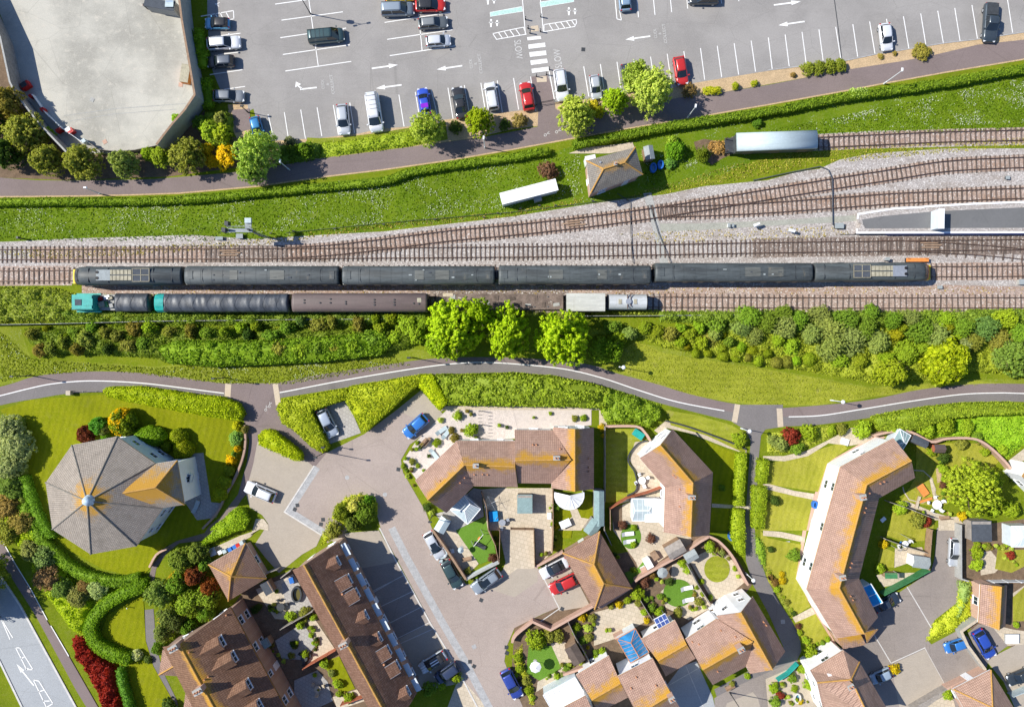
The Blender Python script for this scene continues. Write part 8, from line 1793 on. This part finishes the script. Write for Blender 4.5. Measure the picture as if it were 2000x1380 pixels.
# small standing figure, one continuous skinned body
def person(e,top=(.03,.04,.08),hair=(.05,.03,.02)):
    bm=bmesh.new(); J={'pel':(0,0,.95),'ch':(0,0,1.3),'nk':(0,0,1.48),'hd':(0,.01,1.63),'hl':(.1,0,.9),'kl':(.12,.03,.5),'fl':(.13,0,.08),'tl':(.13,.17,.04),'hr':(-.1,0,.9),'kr':(-.12,-.02,.5),'fr':(-.13,-.05,.08),'tr':(-.13,.12,.04),'sl':(.2,0,1.4),'el':(.28,.02,1.12),'wl':(.27,.14,.9),'sr':(-.2,0,1.4),'er':(-.29,-.02,1.12),'wr':(-.28,.08,.87)}
    Rd={'pel':.15,'ch':.17,'nk':.06,'hd':.1,'hl':.1,'kl':.065,'fl':.05,'tl':.04,'hr':.1,'kr':.065,'fr':.05,'tr':.04,'sl':.075,'el':.05,'wl':.035,'sr':.075,'er':.05,'wr':.035}
    ed='pel-ch ch-nk nk-hd pel-hl hl-kl kl-fl fl-tl pel-hr hr-kr kr-fr fr-tr ch-sl sl-el el-wl ch-sr sr-er er-wr'.split(); vv={k:bm.verts.new(v) for k,v in J.items()}
    for t in ed: a,b=t.split('-'); bm.edges.new((vv[a],vv[b]))
    for s,wk in((1,'wl'),(-1,'wr')):
        for i in range(5):
            base=J[wk]; q=(base[0]+(i-2)*.018,base[1]+.03,base[2]-.09-(.02 if i in(1,2,3) else 0)); J['g%d%s'%(i,wk)]=q; v=bm.verts.new(q); bm.edges.new((vv[wk],v)); vv['g%d%s'%(i,wk)]=v; Rd['g%d%s'%(i,wk)]=.009
    ks=list(vv); me=bpy.data.meshes.new('body'); bm.verts.index_update(); bm.to_mesh(me); bm.free(); o=bpy.data.objects.new('body',me); link(o,e)
    md=o.modifiers.new('skin','SKIN'); 
    for i,k in enumerate(ks): me.skin_vertices[0].data[i].radius=(Rd[k],Rd[k])
    me.skin_vertices[0].data[0].use_root=True; o.modifiers.new('s','SUBSURF').levels=1; me.materials.append(M['skin'])
    mb=MB(); mb.dome((0,-.01,1.64),.115,.12,12,5); mb.build('hair',M['dark'],e); mb=MB(); mb.cyl((0,0,.9),(0,0,1.44),.2,.19,12); mb.build('jacket',M['dark'],e)
    for s in(-1,1): mb=MB(); mb.cyl((s*.1,0,.92),(s*.13,0,.1),.11,.08,10); mb.build('trouser_leg',M['dark'],e)
M['skin']=simple('skin_tone',(.5,.32,.24),.6,.1,3)
person(e)
# railway fence along scrub
fence(X('-40,634 100,632 300,627 560,624 840,622'),1.1,'concrete','thin pale post and rail fence through the scrub, left length',.05,True,sp=3)
fence(X('1108,617 1300,616 1440,615'),1.1,'concrete','thin pale post and rail fence through the scrub, below the tank wagon',.05,True,sp=3)
# garden walls
wall(Q(1,3,'1380,0 1500,170 1640,385'),1.7,'dark timber and brick wall between the parked cars and the terrace garden','brick',.22,'wood'); fence(Q(1,3,'1640,385 1760,320 1900,250'),1.5,'renderblue','white rendered wall at the foot of the turf garden',.25,False,'garden_wall','wall',cap='concrete')
fence(Q(1,2,'1760,1090 1800,1200 1815,1380')+Q(1,3,'1815,0 1870,120 1895,250'),1.7,'wood','timber fence between the turf garden and the sandy courtyard')
fence(Q(2,2,'20,690 40,690 45,1050 40,1380')+Q(2,3,'-30,0'),1.7,'wood','timber fence left of the sandy courtyard') if 0 else None
fence(Q(2,2,'320,1060 322,1380')+Q(2,3,'322,0 315,180'),1.6,'wood','timber fence right of the sandy courtyard')
fence(Q(1,2,'1900,1380')+Q(1,3,'1905,0 1900,260'),1.6,'wood','timber fence beside the pale driveway')
fence(Q(2,3,'-10,-5 175,-2'),1.5,'wood','timber fence across the top of the pale driveway'); fence(Q(2,3,'170,0 178,290'),1.6,'wood','timber fence right of the pale driveway')
wall(Q(2,3,'180,290 300,225 400,170'),1.3,'low brick wall behind the white convertible')
fence(Q(2,2,'728,575 730,800 728,1160'),1.8,'woodgrey','long grey fence left of the striped lawn, post tops catching the sun'); fence(Q(2,2,'722,1160 722,1380')+Q(2,3,'722,0 780,120'),1.8,'woodgrey','dark fence continuing south beside the blue grey shed')
fence(Q(2,2,'768,1215 905,1130 1060,1090 1170,1050'),1.6,'woodred','orange red stained fence beside the white extension'); fence(Q(2,2,'768,1215 770,1380')+Q(2,3,'770,0'),1.6,'wood','timber fence left of the white conservatory garden')
wall(Q(2,2,'735,570 970,570 1040,620 1080,680'),1.5,'curved brick wall at the top of the striped lawn',sm=4)
wall(Q(2,3,'1540,50 1620,90 1720,200 1790,330 1845,430'),1.6,'curved brick wall beside the winding path',sm=4); wall(Q(2,3,'1540,50 1470,90 1330,190 1180,270 1000,370 960,400'),1.6,'long brick wall crossing the gardens behind the garage')
wall(Q(2,3,'0,880 30,820 160,715'),1.2,'brick garden wall at the corner of the cul-de-sac',sm=3); wall(Q(2,3,'160,715 300,780 460,690 640,590 700,600 920,455'),1.6,'long brick garden wall running to the hipped garage')
fence(Q(2,3,'440,720 500,850 560,950 620,1060'),1.6,'woodgrey','pale fence between the lower lawn and the sandy garden'); fence(Q(2,3,'1010,560 1060,640 1110,720'),1.5,'woodgrey','fence from the shrubs to the solar panel')
fence(Q(2,3,'1370,270 1450,420 1560,590'),1.6,'woodgrey','fence between the oval turf and the dry round lawn'); wall(Q(2,3,'800,845 950,765'),1.6,'brick wall behind the blue conservatory')
wall(Q(2,3,'400,1130 490,1100 610,1060'),1.6,'brick wall above the long white conservatory')
fence(Q(1,3,'190,375 270,315'),1.7,'dark' and 'woodgrey','dark gate at the top of the terrace gardens',.1,False,'gate','gate'); fence(Q(1,3,'190,775 440,635'),1.7,'woodgrey','fence between the upper and middle terrace gardens'); fence(Q(1,3,'365,1085 620,940'),1.7,'woodred','reddish fence between the middle and lower terrace gardens'); fence(Q(1,3,'660,1370 830,1310'),1.5,'woodred','reddish fence at the bottom of the terrace gardens')
fence(Q(1,3,'60,345 170,305'),1.7,'woodgrey','fence beside the pyramid garage'); 
fence(X('1218,789 1160,789 870,789'),1.2,'feltteal' ,'green wire fence behind the laurel hedge',.04,True,sp=3)
wall(Q(2,2,'1200,525 1400,580 1700,690 1830,750'),.5,'dark low edging wall beside the curved slab path','dark',.12,'dark',sm=3); wall(Q(2,2,'1060,680 990,700 920,780 910,850 960,930 975,1060 900,1110'),.45,'wavy dark edging between the lawn and the sandy patio','dark',.1,'dark',sm=4)
wall(Q(3,2,'830,640 1000,605 1120,615 1280,690 1400,665 1600,665 1720,720 1850,840 1920,930'),1.5,'long curved brick wall along the lush bank at the right',sm=4)
fence(Q(3,2,'950,1160 1100,1210 1300,1290'),1.6,'woodgrey','dark timber fence below the round bed garden'); fence(Q(3,3,'920,70 1080,130 1250,180'),1.6,'woodgrey','timber fence between the shaded garden and the patio')
fence(Q(3,3,'1285,0 1270,180 1265,320'),1.7,'wood','brown fence along the left of the parking yard'); e=fence(Q(3,3,'1265,320 1100,410 910,510'),1.8,'greenp','green painted fence south of the paved garden',.1)
fence(Q(3,3,'1510,-40 1512,380 1570,400'),1.7,'concrete','pale panel fence along the right side of the parking yard',.2,True,'fence','fence',sp=2)
e=fence(Q(3,3,'1640,700 1510,790 1560,900 1700,1090'),1.6,'concrete','pale concrete wall between the two parking bays at the right',.3,False,'garden_wall','wall',cap='slab')
wall(Q(3,3,'1700,1095 1400,1240'),1.5,'pinkish brick wall leading to the corner garage'); fence(Q(3,3,'1420,1230 1130,1400'),1.5,'woodgrey','weathered board fence at the bottom right',.12); fence(Q(3,3,'1920,1300 2000,1270 2200,1180'),1.5,'vanroof','pale fence behind the dark car at the right edge',.1)
fence(Q(3,3,'1660,410 1900,405 2100,410'),1.4,'whitemetal','thin white fence above the narrow garage',.05); fence(Q(3,3,'80,1180 160,1130 240,1050'),1.3,'tealp','green windbreak fence in the bottom garden',.1,False)
wall(Q(0,2,'1910,560 1915,700 1890,830 1830,980 1760,1110 1690,1250 1580,1370'),.7,'curved low retaining wall between the lawn and the shaded path','brick',.2,'brick',sm=4); wall(Q(0,3,'1165,290 1220,190 1300,145'),.9,'short curved wall end at the foot of the shaded path','bricklight',.2,'bricklight',sm=3)
wall(Q(2,3,'1570,600 1370,740'),.4,'white framed ledge of the patio doors','upvc',.15,'upvc') if 0 else None
for s,l in (('770,575 540,310 535,300','x'),):
    pass
e=fence(Q(0,2,'540,298 800,298'),.7,'woodgrey','low timber rail beside the shared path bench',.05,True); simplebox('litter_bin',133,767,(.6,.6,.9),'slab','pale square litter bin beside the shared path','litter bin')
# garden furniture
def table(px,py,r,label,mat='woodgrey',chairs=4,square=False,top=.72):
    p=P(px,py,.7); e=empty('garden_table',(p.x,p.y,0),label,'table',rnd.uniform(0,1.5)); mb=MB()
    if square: mb.box((0,0,top),(r*2,r*1.4,.05))
    else: mb.cyl((0,0,top-.03),(0,0,top+.02),r,n=16)
    mb.build('table_top',M[mat],e)
    for i in(-1,1):
        for j in(-1,1): mb=MB(); mb.cyl((i*r*.5,j*r*.45,0),(i*r*.45,j*r*.4,top-.03),.03,n=6); mb.build('leg',M['dark'],e)
    for i in range(chairs):
        a=6.283*i/chairs+.4; chair(p.x+math.cos(a)*(r+.38),p.y+math.sin(a)*(r+.38),a+math.pi,'chair drawn up to the %s'%label,mat)
    return e
def chair(x,y,a,label,mat='woodgrey'):
    e=empty('garden_chair',(x,y,0),label,'chair',a,'garden chairs'); mb=MB(); mb.box((0,0,.44),(.46,.46,.05)); mb.build('seat',M[mat],e); mb=MB(); mb.box((-.22,0,.72),(.05,.46,.5)); mb.build('backrest',M[mat],e)
    for i in(-1,1):
        for j in(-1,1): mb=MB(); mb.cyl((i*.2,j*.2,0),(i*.2,j*.2,.42),.02,n=5); mb.build('leg',M['dark'],e)
table(1254,938,.55,'white bistro table on the sandy patio','upvc',4); table(1393,1200,.6,'white table under the north wall','upvc',4); table(863,1080,.8,'glass topped blue grey table by the turf garden','vanroof',3); table(981,1020,.5,'grey table by the courtyard fence','metal',3)
table(1830,985,.7,'white table in the round bed garden','upvc',5); table(620,1345,.5,'pale round table on the grey terrace patio','slab',3); table(548,1185,.6,'dark table in the upper terrace garden','dark',4); table(594,1285,.5,'dark round table on the middle terrace patio','dark',3); table(1768,1062,.5,'white folding table in the shaded garden','upvc',2); table(1725,1014,.4,'small white table near the east wall','upvc',0,True)
table(1104,1022,.8,'white tilted table on the small lawn','upvc',0,True); table(1357,1010,.5,'x','upvc',0) if 0 else None
def lounger(px,py,a,label,mat='vanroof'):
    p=P(px,py,.4); e=empty('sun_lounger',(p.x,p.y,0),label,'sun lounger',a); mb=MB(); mb.box((.2,0,.36),(1.3,.6,.06)); mb.build('seat',M[mat],e); mb=MB(); v=[(-.45,-.3,.38),(-.45,.3,.38),(-1,.3,.75),(-1,-.3,.75)]; mb.add(v+[(x,y,z-.05) for x,y,z in v],[(0,1,2,3),(7,6,5,4),(0,4,5,1),(2,6,7,3),(1,5,6,2),(3,7,4,0)]); mb.build('backrest',M[mat],e)
    for i in(-.3,.7):
        for j in(-.25,.25): mb=MB(); mb.cyl((i,j,0),(i,j,.35),.025,n=5); mb.build('leg',M['dark'],e)
lounger(863,840,.6,'pale blue chair in the gravel garden, left of a pair'); lounger(872,846,.9,'pale blue chair in the gravel garden, right of a pair'); lounger(1342,1148,.2,'white lounger on the oval turf, upper','upvc'); lounger(1345,1171,.2,'white lounger on the oval turf, lower','upvc'); lounger(1227,1042,.1,'white lounger on the round turf, upper','upvc'); lounger(1230,1057,.1,'white lounger on the round turf, lower','upvc'); lounger(848,887,-.9,'white and blue lounger by the southwest arm','vanroof'); lounger(876,1078,.3,'white reclining chair beside the turf','upvc'); lounger(938,1065,-.5,'dark reclining chair on the turf','dark'); lounger(383,988,1.2,'pale blue lounger on the patio of the eight sided house'); lounger(1228,1056-14,.3,'x') if 0 else None
def pot(px,py,r,col,label,mat='terracotta'):
    p=P(px,py,.5); e=empty('potted_plant',(p.x,p.y,0),label,'potted plant',0,'pots in the gardens'); mb=MB(); mb.cyl((0,0,0),(0,0,.4),r*.6,r*.85,10); mb.build('pot',M[mat],e)
    o=bpy.data.objects.new('foliage',CROWN['bush%d'%rnd.randrange(5)]); link(o,e); o.location=(0,0,.32); o.scale=(r*1.2,r*1.2,r*1.6); o.color=col+(1,)
pots='1220,750 1255,745 1285,730 1300,715 1215,900 1165,820 1350,800 1650,450 1680,475 1900,560 1960,575 1610,600'
for i,t in enumerate(Q(1,2,pots)): pot(t[0],t[1],.28,CN[['olive','bright','dark','brown'][i%4]][0],'small dark pot on the pinkish gravel',mat='dark')
for i,t in enumerate(Q(1,3,'140,580 130,620 280,880 320,880 300,910 450,780 470,850 430,760 1690,380 1720,360 1870,60 1880,110 490,1240 460,1130')): pot(t[0],t[1],.3,CN[['olive','bright','dark','lime'][i%4]][0],'dark pot with a small plant in the terrace gardens' if t[0]<700 else 'dark pot beside the turf garden fence',mat='dark')
for i,t in enumerate(Q(2,3,'265,180 230,190 1765,360 1580,180 1600,150 1480,560 1500,600 1440,610 1390,600 740,780 765,780 640,730 390,1050 420,1110 450,1050 1200,540 1180,560 1130,380 1170,400')): pot(t[0],t[1],.3,CN[['olive','bright','pale','lime'][i%4]][0],'potted plant standing in the southern gardens')
for i,t in enumerate(Q(3,3,'1640,120 1690,120 1780,120 110,1200 300,1130 340,1240 160,1300 220,1320 420,1330 60,1200 860,290')+Q(3,2,'1560,640 1640,700 1210,1240 1420,1250 480,1350')): pot(t[0],t[1],.28,CN[['olive','bright','pale','lime'][i%4]][0],'potted plant standing in the right hand gardens')
for i,(x,y,m,l) in enumerate(((1718,172,'upvc','pale wheeled bin in the row by the pyramid garage, leftmost'),(1752,165,'vanroof','grey green wheeled bin second in the row'),(1795,150,'blue','blue wheeled bin third in the row'),(1830,130,'blue','second blue wheeled bin in the row'),(1858,118,'red','red lidded wheeled bin in the row'),(1885,98,'vanroof','pale wheeled bin at the end of the row'))):
    q=Q(0,3,'%d,%d'%(x,y))[0]; simplebox('wheeled_bin',q[0],q[1],(.5,.5,1.0),m,l,'bin',.5)
simplebox('storage_box',415,1077,(.9,1.1,.6),'metal','grey metal chest left of the bin row','chest',.4); simplebox('storage_box',569,1133,(.6,.8,.5),'blue','blue plastic box in the upper terrace garden','box',.3); simplebox('storage_box',964,1008,(1.2,1.4,.8),'bluesheet','bright blue covered box beside the courtyard fence','box',.1); simplebox('storage_box',1073,1007,(.5,.9,.7),'upvc','white box by the courtyard fence','box'); simplebox('storage_box',1247,848,(1.6,1.0,.7),'feltteal','white edged green topped chest on the striped lawn','chest',-.6,lid='tealp'); simplebox('storage_box',1650,862,(1.1,.9,.3),'upvc','white utility slab beside the slab path','slab',-.3)
simplebox('storage_box',1266,1100,(1.0,1.5,1.2),'upvc','white cabinet with a pink top by the brick wall','cabinet',.5,lid='render'); simplebox('storage_box',1257,1112,(.8,.7,.8),'upvc','pink topped cupboard by the brick wall','cabinet',.5,lid='bricklight'); simplebox('storage_box',1279,1085,(.9,1.1,.8),'wood','timber log store by the brick wall','log store',.6); simplebox('planter',1803,957,(1.0,1.7,.4),'wood','orange timber sandpit in the round bed garden','sandpit',.6,lid='orange'); simplebox('planter',1793,980,(.35,1.7,.3),'wood','narrow timber sleeper by the sandpit','planter',-.3,lid='slab'); simplebox('planter',1808,976,(1.9,.3,.3),'wood','timber edge board below the sandpit','planter',.3,lid='orange')
simplebox('planter',1977,1247,(1.9,1.3,.5),'concrete','white cold frame by the narrow garage','cold frame',0,lid='upvc'); simplebox('gas_box',1155,1186,(.4,.8,.5),'dark','dark box at the end of the garage wall','box',.3); simplebox('planter',1230,917+66-66,(.1,.1,.1),'dark','x','x') if 0 else None
def hot_tub(px,py,r,label,rim='dark',water='pondw'):
    p=P(px,py); e=empty('garden_pond',(p.x,p.y,0),label,'pond'); l=[(r*math.cos(t*.2244)*.85,r*1.35*math.sin(t*.2244)) for t in range(28)]; o=ribbon('rim',l,.22,M[rim],.35,.3,px=False,parent=e,closed=True)
    mb=MB(); mb.add([(x,y,.2) for x,y in l],[tuple(range(28))]); mb.build('water',M[water],e)
M['pondw']=glassm('pond_water',(.12,.1,.02),.15); M['poolw']=glassm('pool_water',(.1,.35,.5),.15)
hot_tub(581,1158,.8,'oval dark rimmed pond in the upper terrace garden'); hot_tub(1555,1360,.5,'small pale blue pond in the bottom garden','kerb','poolw')
hot_tub(1275,329,.45,'blue round tub beside the signal box, left of two','blue','poolw'); hot_tub(1289,323,.4,'blue round tub beside the signal box, right of two','blue','poolw'); hot_tub(1427,1045,.42,'round blue and white pool by the strip hedge','blue','poolw'); hot_tub(1589,984,.35,'blue round water butt by the white wall','blue','poolw') 
def parasol(px,py,r,label,mat='upvc',h=2.3):
    p=P(px,py,h); e=empty('parasol',(p.x,p.y,0),label,'parasol'); n=8; vs=[(0,0,h+.35)]+[(r*math.cos(6.283*i/n),r*math.sin(6.283*i/n),h) for i in range(n)]; vs2=[(x,y,z-.03) for x,y,z in vs]
    mb=MB(); mb.add(vs,[(0,1+i,1+(i+1)%n) for i in range(n)]); mb.add(vs2,[(0,1+(i+1)%n,1+i) for i in range(n)]); mb.build('canopy',M[mat],e); mb=MB(); mb.cyl((0,0,0),(0,0,h+.4),.03,n=6); mb.build('pole',M['dark'],e); mb=MB(); mb.cyl((0,0,0),(0,0,.1),.3,n=12); mb.build('base',M['concrete'],e)
parasol(1046,1302,.85,'round white parasol on the lower lawn'); parasol(1294,1118,.8,'folded pale grey parasol over the middle garden','feltgrey'); parasol(900,1066+8,.45,'small blue white parasol by the turf','vanroof',1.8)
def dryer(px,py,label):
    p=P(px,py,1.6); e=empty('rotary_dryer',(p.x,p.y,0),label,'rotary dryer',.5); mb=MB(); mb.cyl((0,0,0),(0,0,1.8),.03,n=6); mb.build('pole',M['metal'],e)
    for i in range(4): a=1.5708*i; mb=MB(); mb.cyl((0,0,1.6),(1.2*math.cos(a),1.2*math.sin(a),1.8),.02,n=5); mb.build('arm',M['metal'],e)
    mb=MB()
    for r in(.4,.7,1.0,1.2):
        for i in range(4): a=1.5708*i; mb.cyl((r*math.cos(a),r*math.sin(a),1.6+r*.17),(r*math.cos(a+1.5708),r*math.sin(a+1.5708),1.6+r*.17),.008,n=4)
    mb.build('line',M['feltgrey'],e)
dryer(960,982,'rotary clothes dryer beside the conservatory wall'); dryer(1772,1240-150,'rotary clothes dryer in the fenced patio') if 0 else None
def bench(px,py,a,label):
    p=P(px,py,.4); e=empty('garden_bench',(p.x,p.y,0),label,'bench',a); mb=MB(); mb.box((0,0,.42),(1.4,.45,.06)); mb.build('seat',M['wood'],e); mb=MB(); mb.box((0,-.22,.7),(1.4,.06,.45)); mb.build('backrest',M['wood'],e)
    for i in(-1,1): mb=MB(); mb.box((i*.6,0,.2),(.08,.42,.4)); mb.build('leg',M['wood'],e)
bench(1400,1078,-.6,'timber bench above the dry round lawn'); bench(1845,1000+10,.1,'timber bench near the timber store'); bench(912,1090,.2,'dark bench on the slab strip by the turf'); bench(1425,1340,.5,'timber bench on the stony ledge'); bench(834,862,.9,'dark bench at the gravel garden edge'); bench(827,858+5,.8,'small dark bench near the gravel garden corner')
# stone arch / pergola in the gravel garden
p=P(939,828); e=empty('pergola',(p.x,p.y,0),'dark slim pergola across the gravel garden','pergola'); 
for y in(-2,0,2): 
    for x in(-.25,.25): mb=MB(); mb.cyl((x,y,0),(x,y,1.6),.04,n=6); mb.build('post',M['dark'],e)
for i in range(9): mb=MB(); mb.box((0,-2+i*.5,1.62),(.6,.07,.05)); mb.build('slat',M['dark'],e)
def trellis(px,py,a,label): 
    p=P(px,py); e=empty('patio_door_frame',(p.x,p.y,0),label,'door frame',a); mb=MB(); 
    for i in range(4): mb.box((-1.0+i*.66,0,1),(.07,.07,2))
    mb.box((0,0,2.0),(2.1,.07,.08)); mb.box((0,0,.05),(2.1,.07,.08)); mb.build('frame',M['upvc'],e); mb=MB(); mb.box((0,.02,1),(1.95,.02,1.85)); mb.build('pane',M['pane'],e)
trellis(1372,1212,.52,'white patio doors under the north side of the large house')
# swing, ladders, bikes left out ; a few posts on the lawn
for x,y,l in((1075,867+160,'white garden post on the small lawn'),(253,1184,'small dark lawn lamp on the lower lawn')):
    p=P(x,y); e=empty('garden_post',(p.x,p.y,0),l,'post'); mb=MB(); mb.cyl((0,0,0),(0,0,.8),.05,n=8); mb.build('post',M['dark'],e); mb=MB(); mb.dome((0,0,.8),.1,.1,8,4); mb.build('cap',M['upvc'],e)
def climbing(px,py,label,m='greenp'):
    p=P(px,py,1); e=empty('swing_frame',(p.x,p.y,0),label,'swing frame',.9)
    for s in(-1,1):
        for t in(-.6,.6): mb=MB(); mb.cyl((s*1.1,t,0),(s*1.1,0,1.9),.04,n=6); mb.build('leg',M['metal'],e)
    mb=MB(); mb.cyl((-1.1,0,1.9),(1.1,0,1.9),.04,n=6); mb.build('crossbar',M['metal'],e); mb=MB(); mb.box((0,0,.45),(.5,.2,.04)); mb.build('swing_seat',M[m],e)
climbing(935,1052,'slim swing frame on the artificial turf','orange'); climbing(1762,1023+38,'metal swing frame on the fenced patio','blue')
# ---------------- labels: tell look-alikes apart
from collections import defaultdict
def dedupe():
    g=defaultdict(list)
    for o in C.objects:
        if o.parent is None and o.get('label') and 'kind' not in o.keys(): g[o['label']].append(o)
    W_=['first','second','third','fourth','fifth','sixth','seventh','eighth','ninth','tenth','eleventh','twelfth','thirteenth','fourteenth','fifteenth','sixteenth','seventeenth','eighteenth','nineteenth','twentieth']
    for l,os_ in g.items():
        if len(os_)<2: continue
        def cx(o):
            if o.type=='MESH': return sum(v.co.x for v in o.data.vertices[:50])/max(1,len(o.data.vertices[:50]))
            return o.location.x
        os_.sort(key=cx)
        for i,o in enumerate(os_):
            o['label']='%s, %s from the left'%(l,W_[min(i,19)]) if i<20 else l
            if len(o['label'].split())>16: o['label']=' '.join(l.split()[:12])+', %s from left'%W_[i]
            if 'group' not in o.keys(): o['group']=' '.join(l.split()[:6])
dedupe()
cam=bpy.data.cameras.new('camera'); co=bpy.data.objects.new('camera',cam); C.objects.link(co)
co.location=(0,0,H); cam.sensor_fit='HORIZONTAL'; cam.angle=2*math.atan(1000/S/H); cam.clip_end=2000; cam.clip_start=1
bpy.context.scene.camera=co
EL=math.radians(46); AZ=math.radians(-11.3)   # azimuth the shadows point towards
d=Vector((math.cos(AZ)*math.cos(EL),math.sin(AZ)*math.cos(EL),-math.sin(EL)))
sun=bpy.data.lights.new('sun','SUN'); sun.energy=5.0; sun.angle=math.radians(.5); sun.color=(1,.955,.87)
so=bpy.data.objects.new('sun',sun); C.objects.link(so); so.rotation_euler=d.to_track_quat('-Z','Y').to_euler(); so.location=(-60,20,90)
w=bpy.data.worlds.new('World'); bpy.context.scene.world=w; w.use_nodes=True; n=w.node_tree; n.nodes.clear()
o=n.nodes.new('ShaderNodeOutputWorld'); b=n.nodes.new('ShaderNodeBackground'); s=n.nodes.new('ShaderNodeTexSky'); s.sky_type='NISHITA'; s.sun_disc=False; s.sun_elevation=EL; s.sun_rotation=math.atan2(-d.x,-d.y); s.altitude=0; s.air_density=1; s.dust_density=.6; s.ozone_density=1.5
b.inputs[1].default_value=.09; mx=n.nodes.new('ShaderNodeMix'); mx.data_type='RGBA'; mx.blend_type='MULTIPLY'; mx.inputs[0].default_value=1; mx.inputs[7].default_value=(.8,.96,1.22,1); n.links.new(s.outputs[0],mx.inputs[6]); n.links.new(mx.outputs[2],b.inputs[0]); n.links.new(b.outputs[0],o.inputs[0])
sc=bpy.context.scene; vs=sc.view_settings; sc.display_settings.display_device='sRGB'; vs.view_transform='Standard'; vs.look='None'; vs.exposure=.32; vs.gamma=1; vs.use_curve_mapping=False
sc.cycles.max_bounces=5; sc.cycles.diffuse_bounces=3; sc.cycles.glossy_bounces=2; sc.cycles.transmission_bounces=2
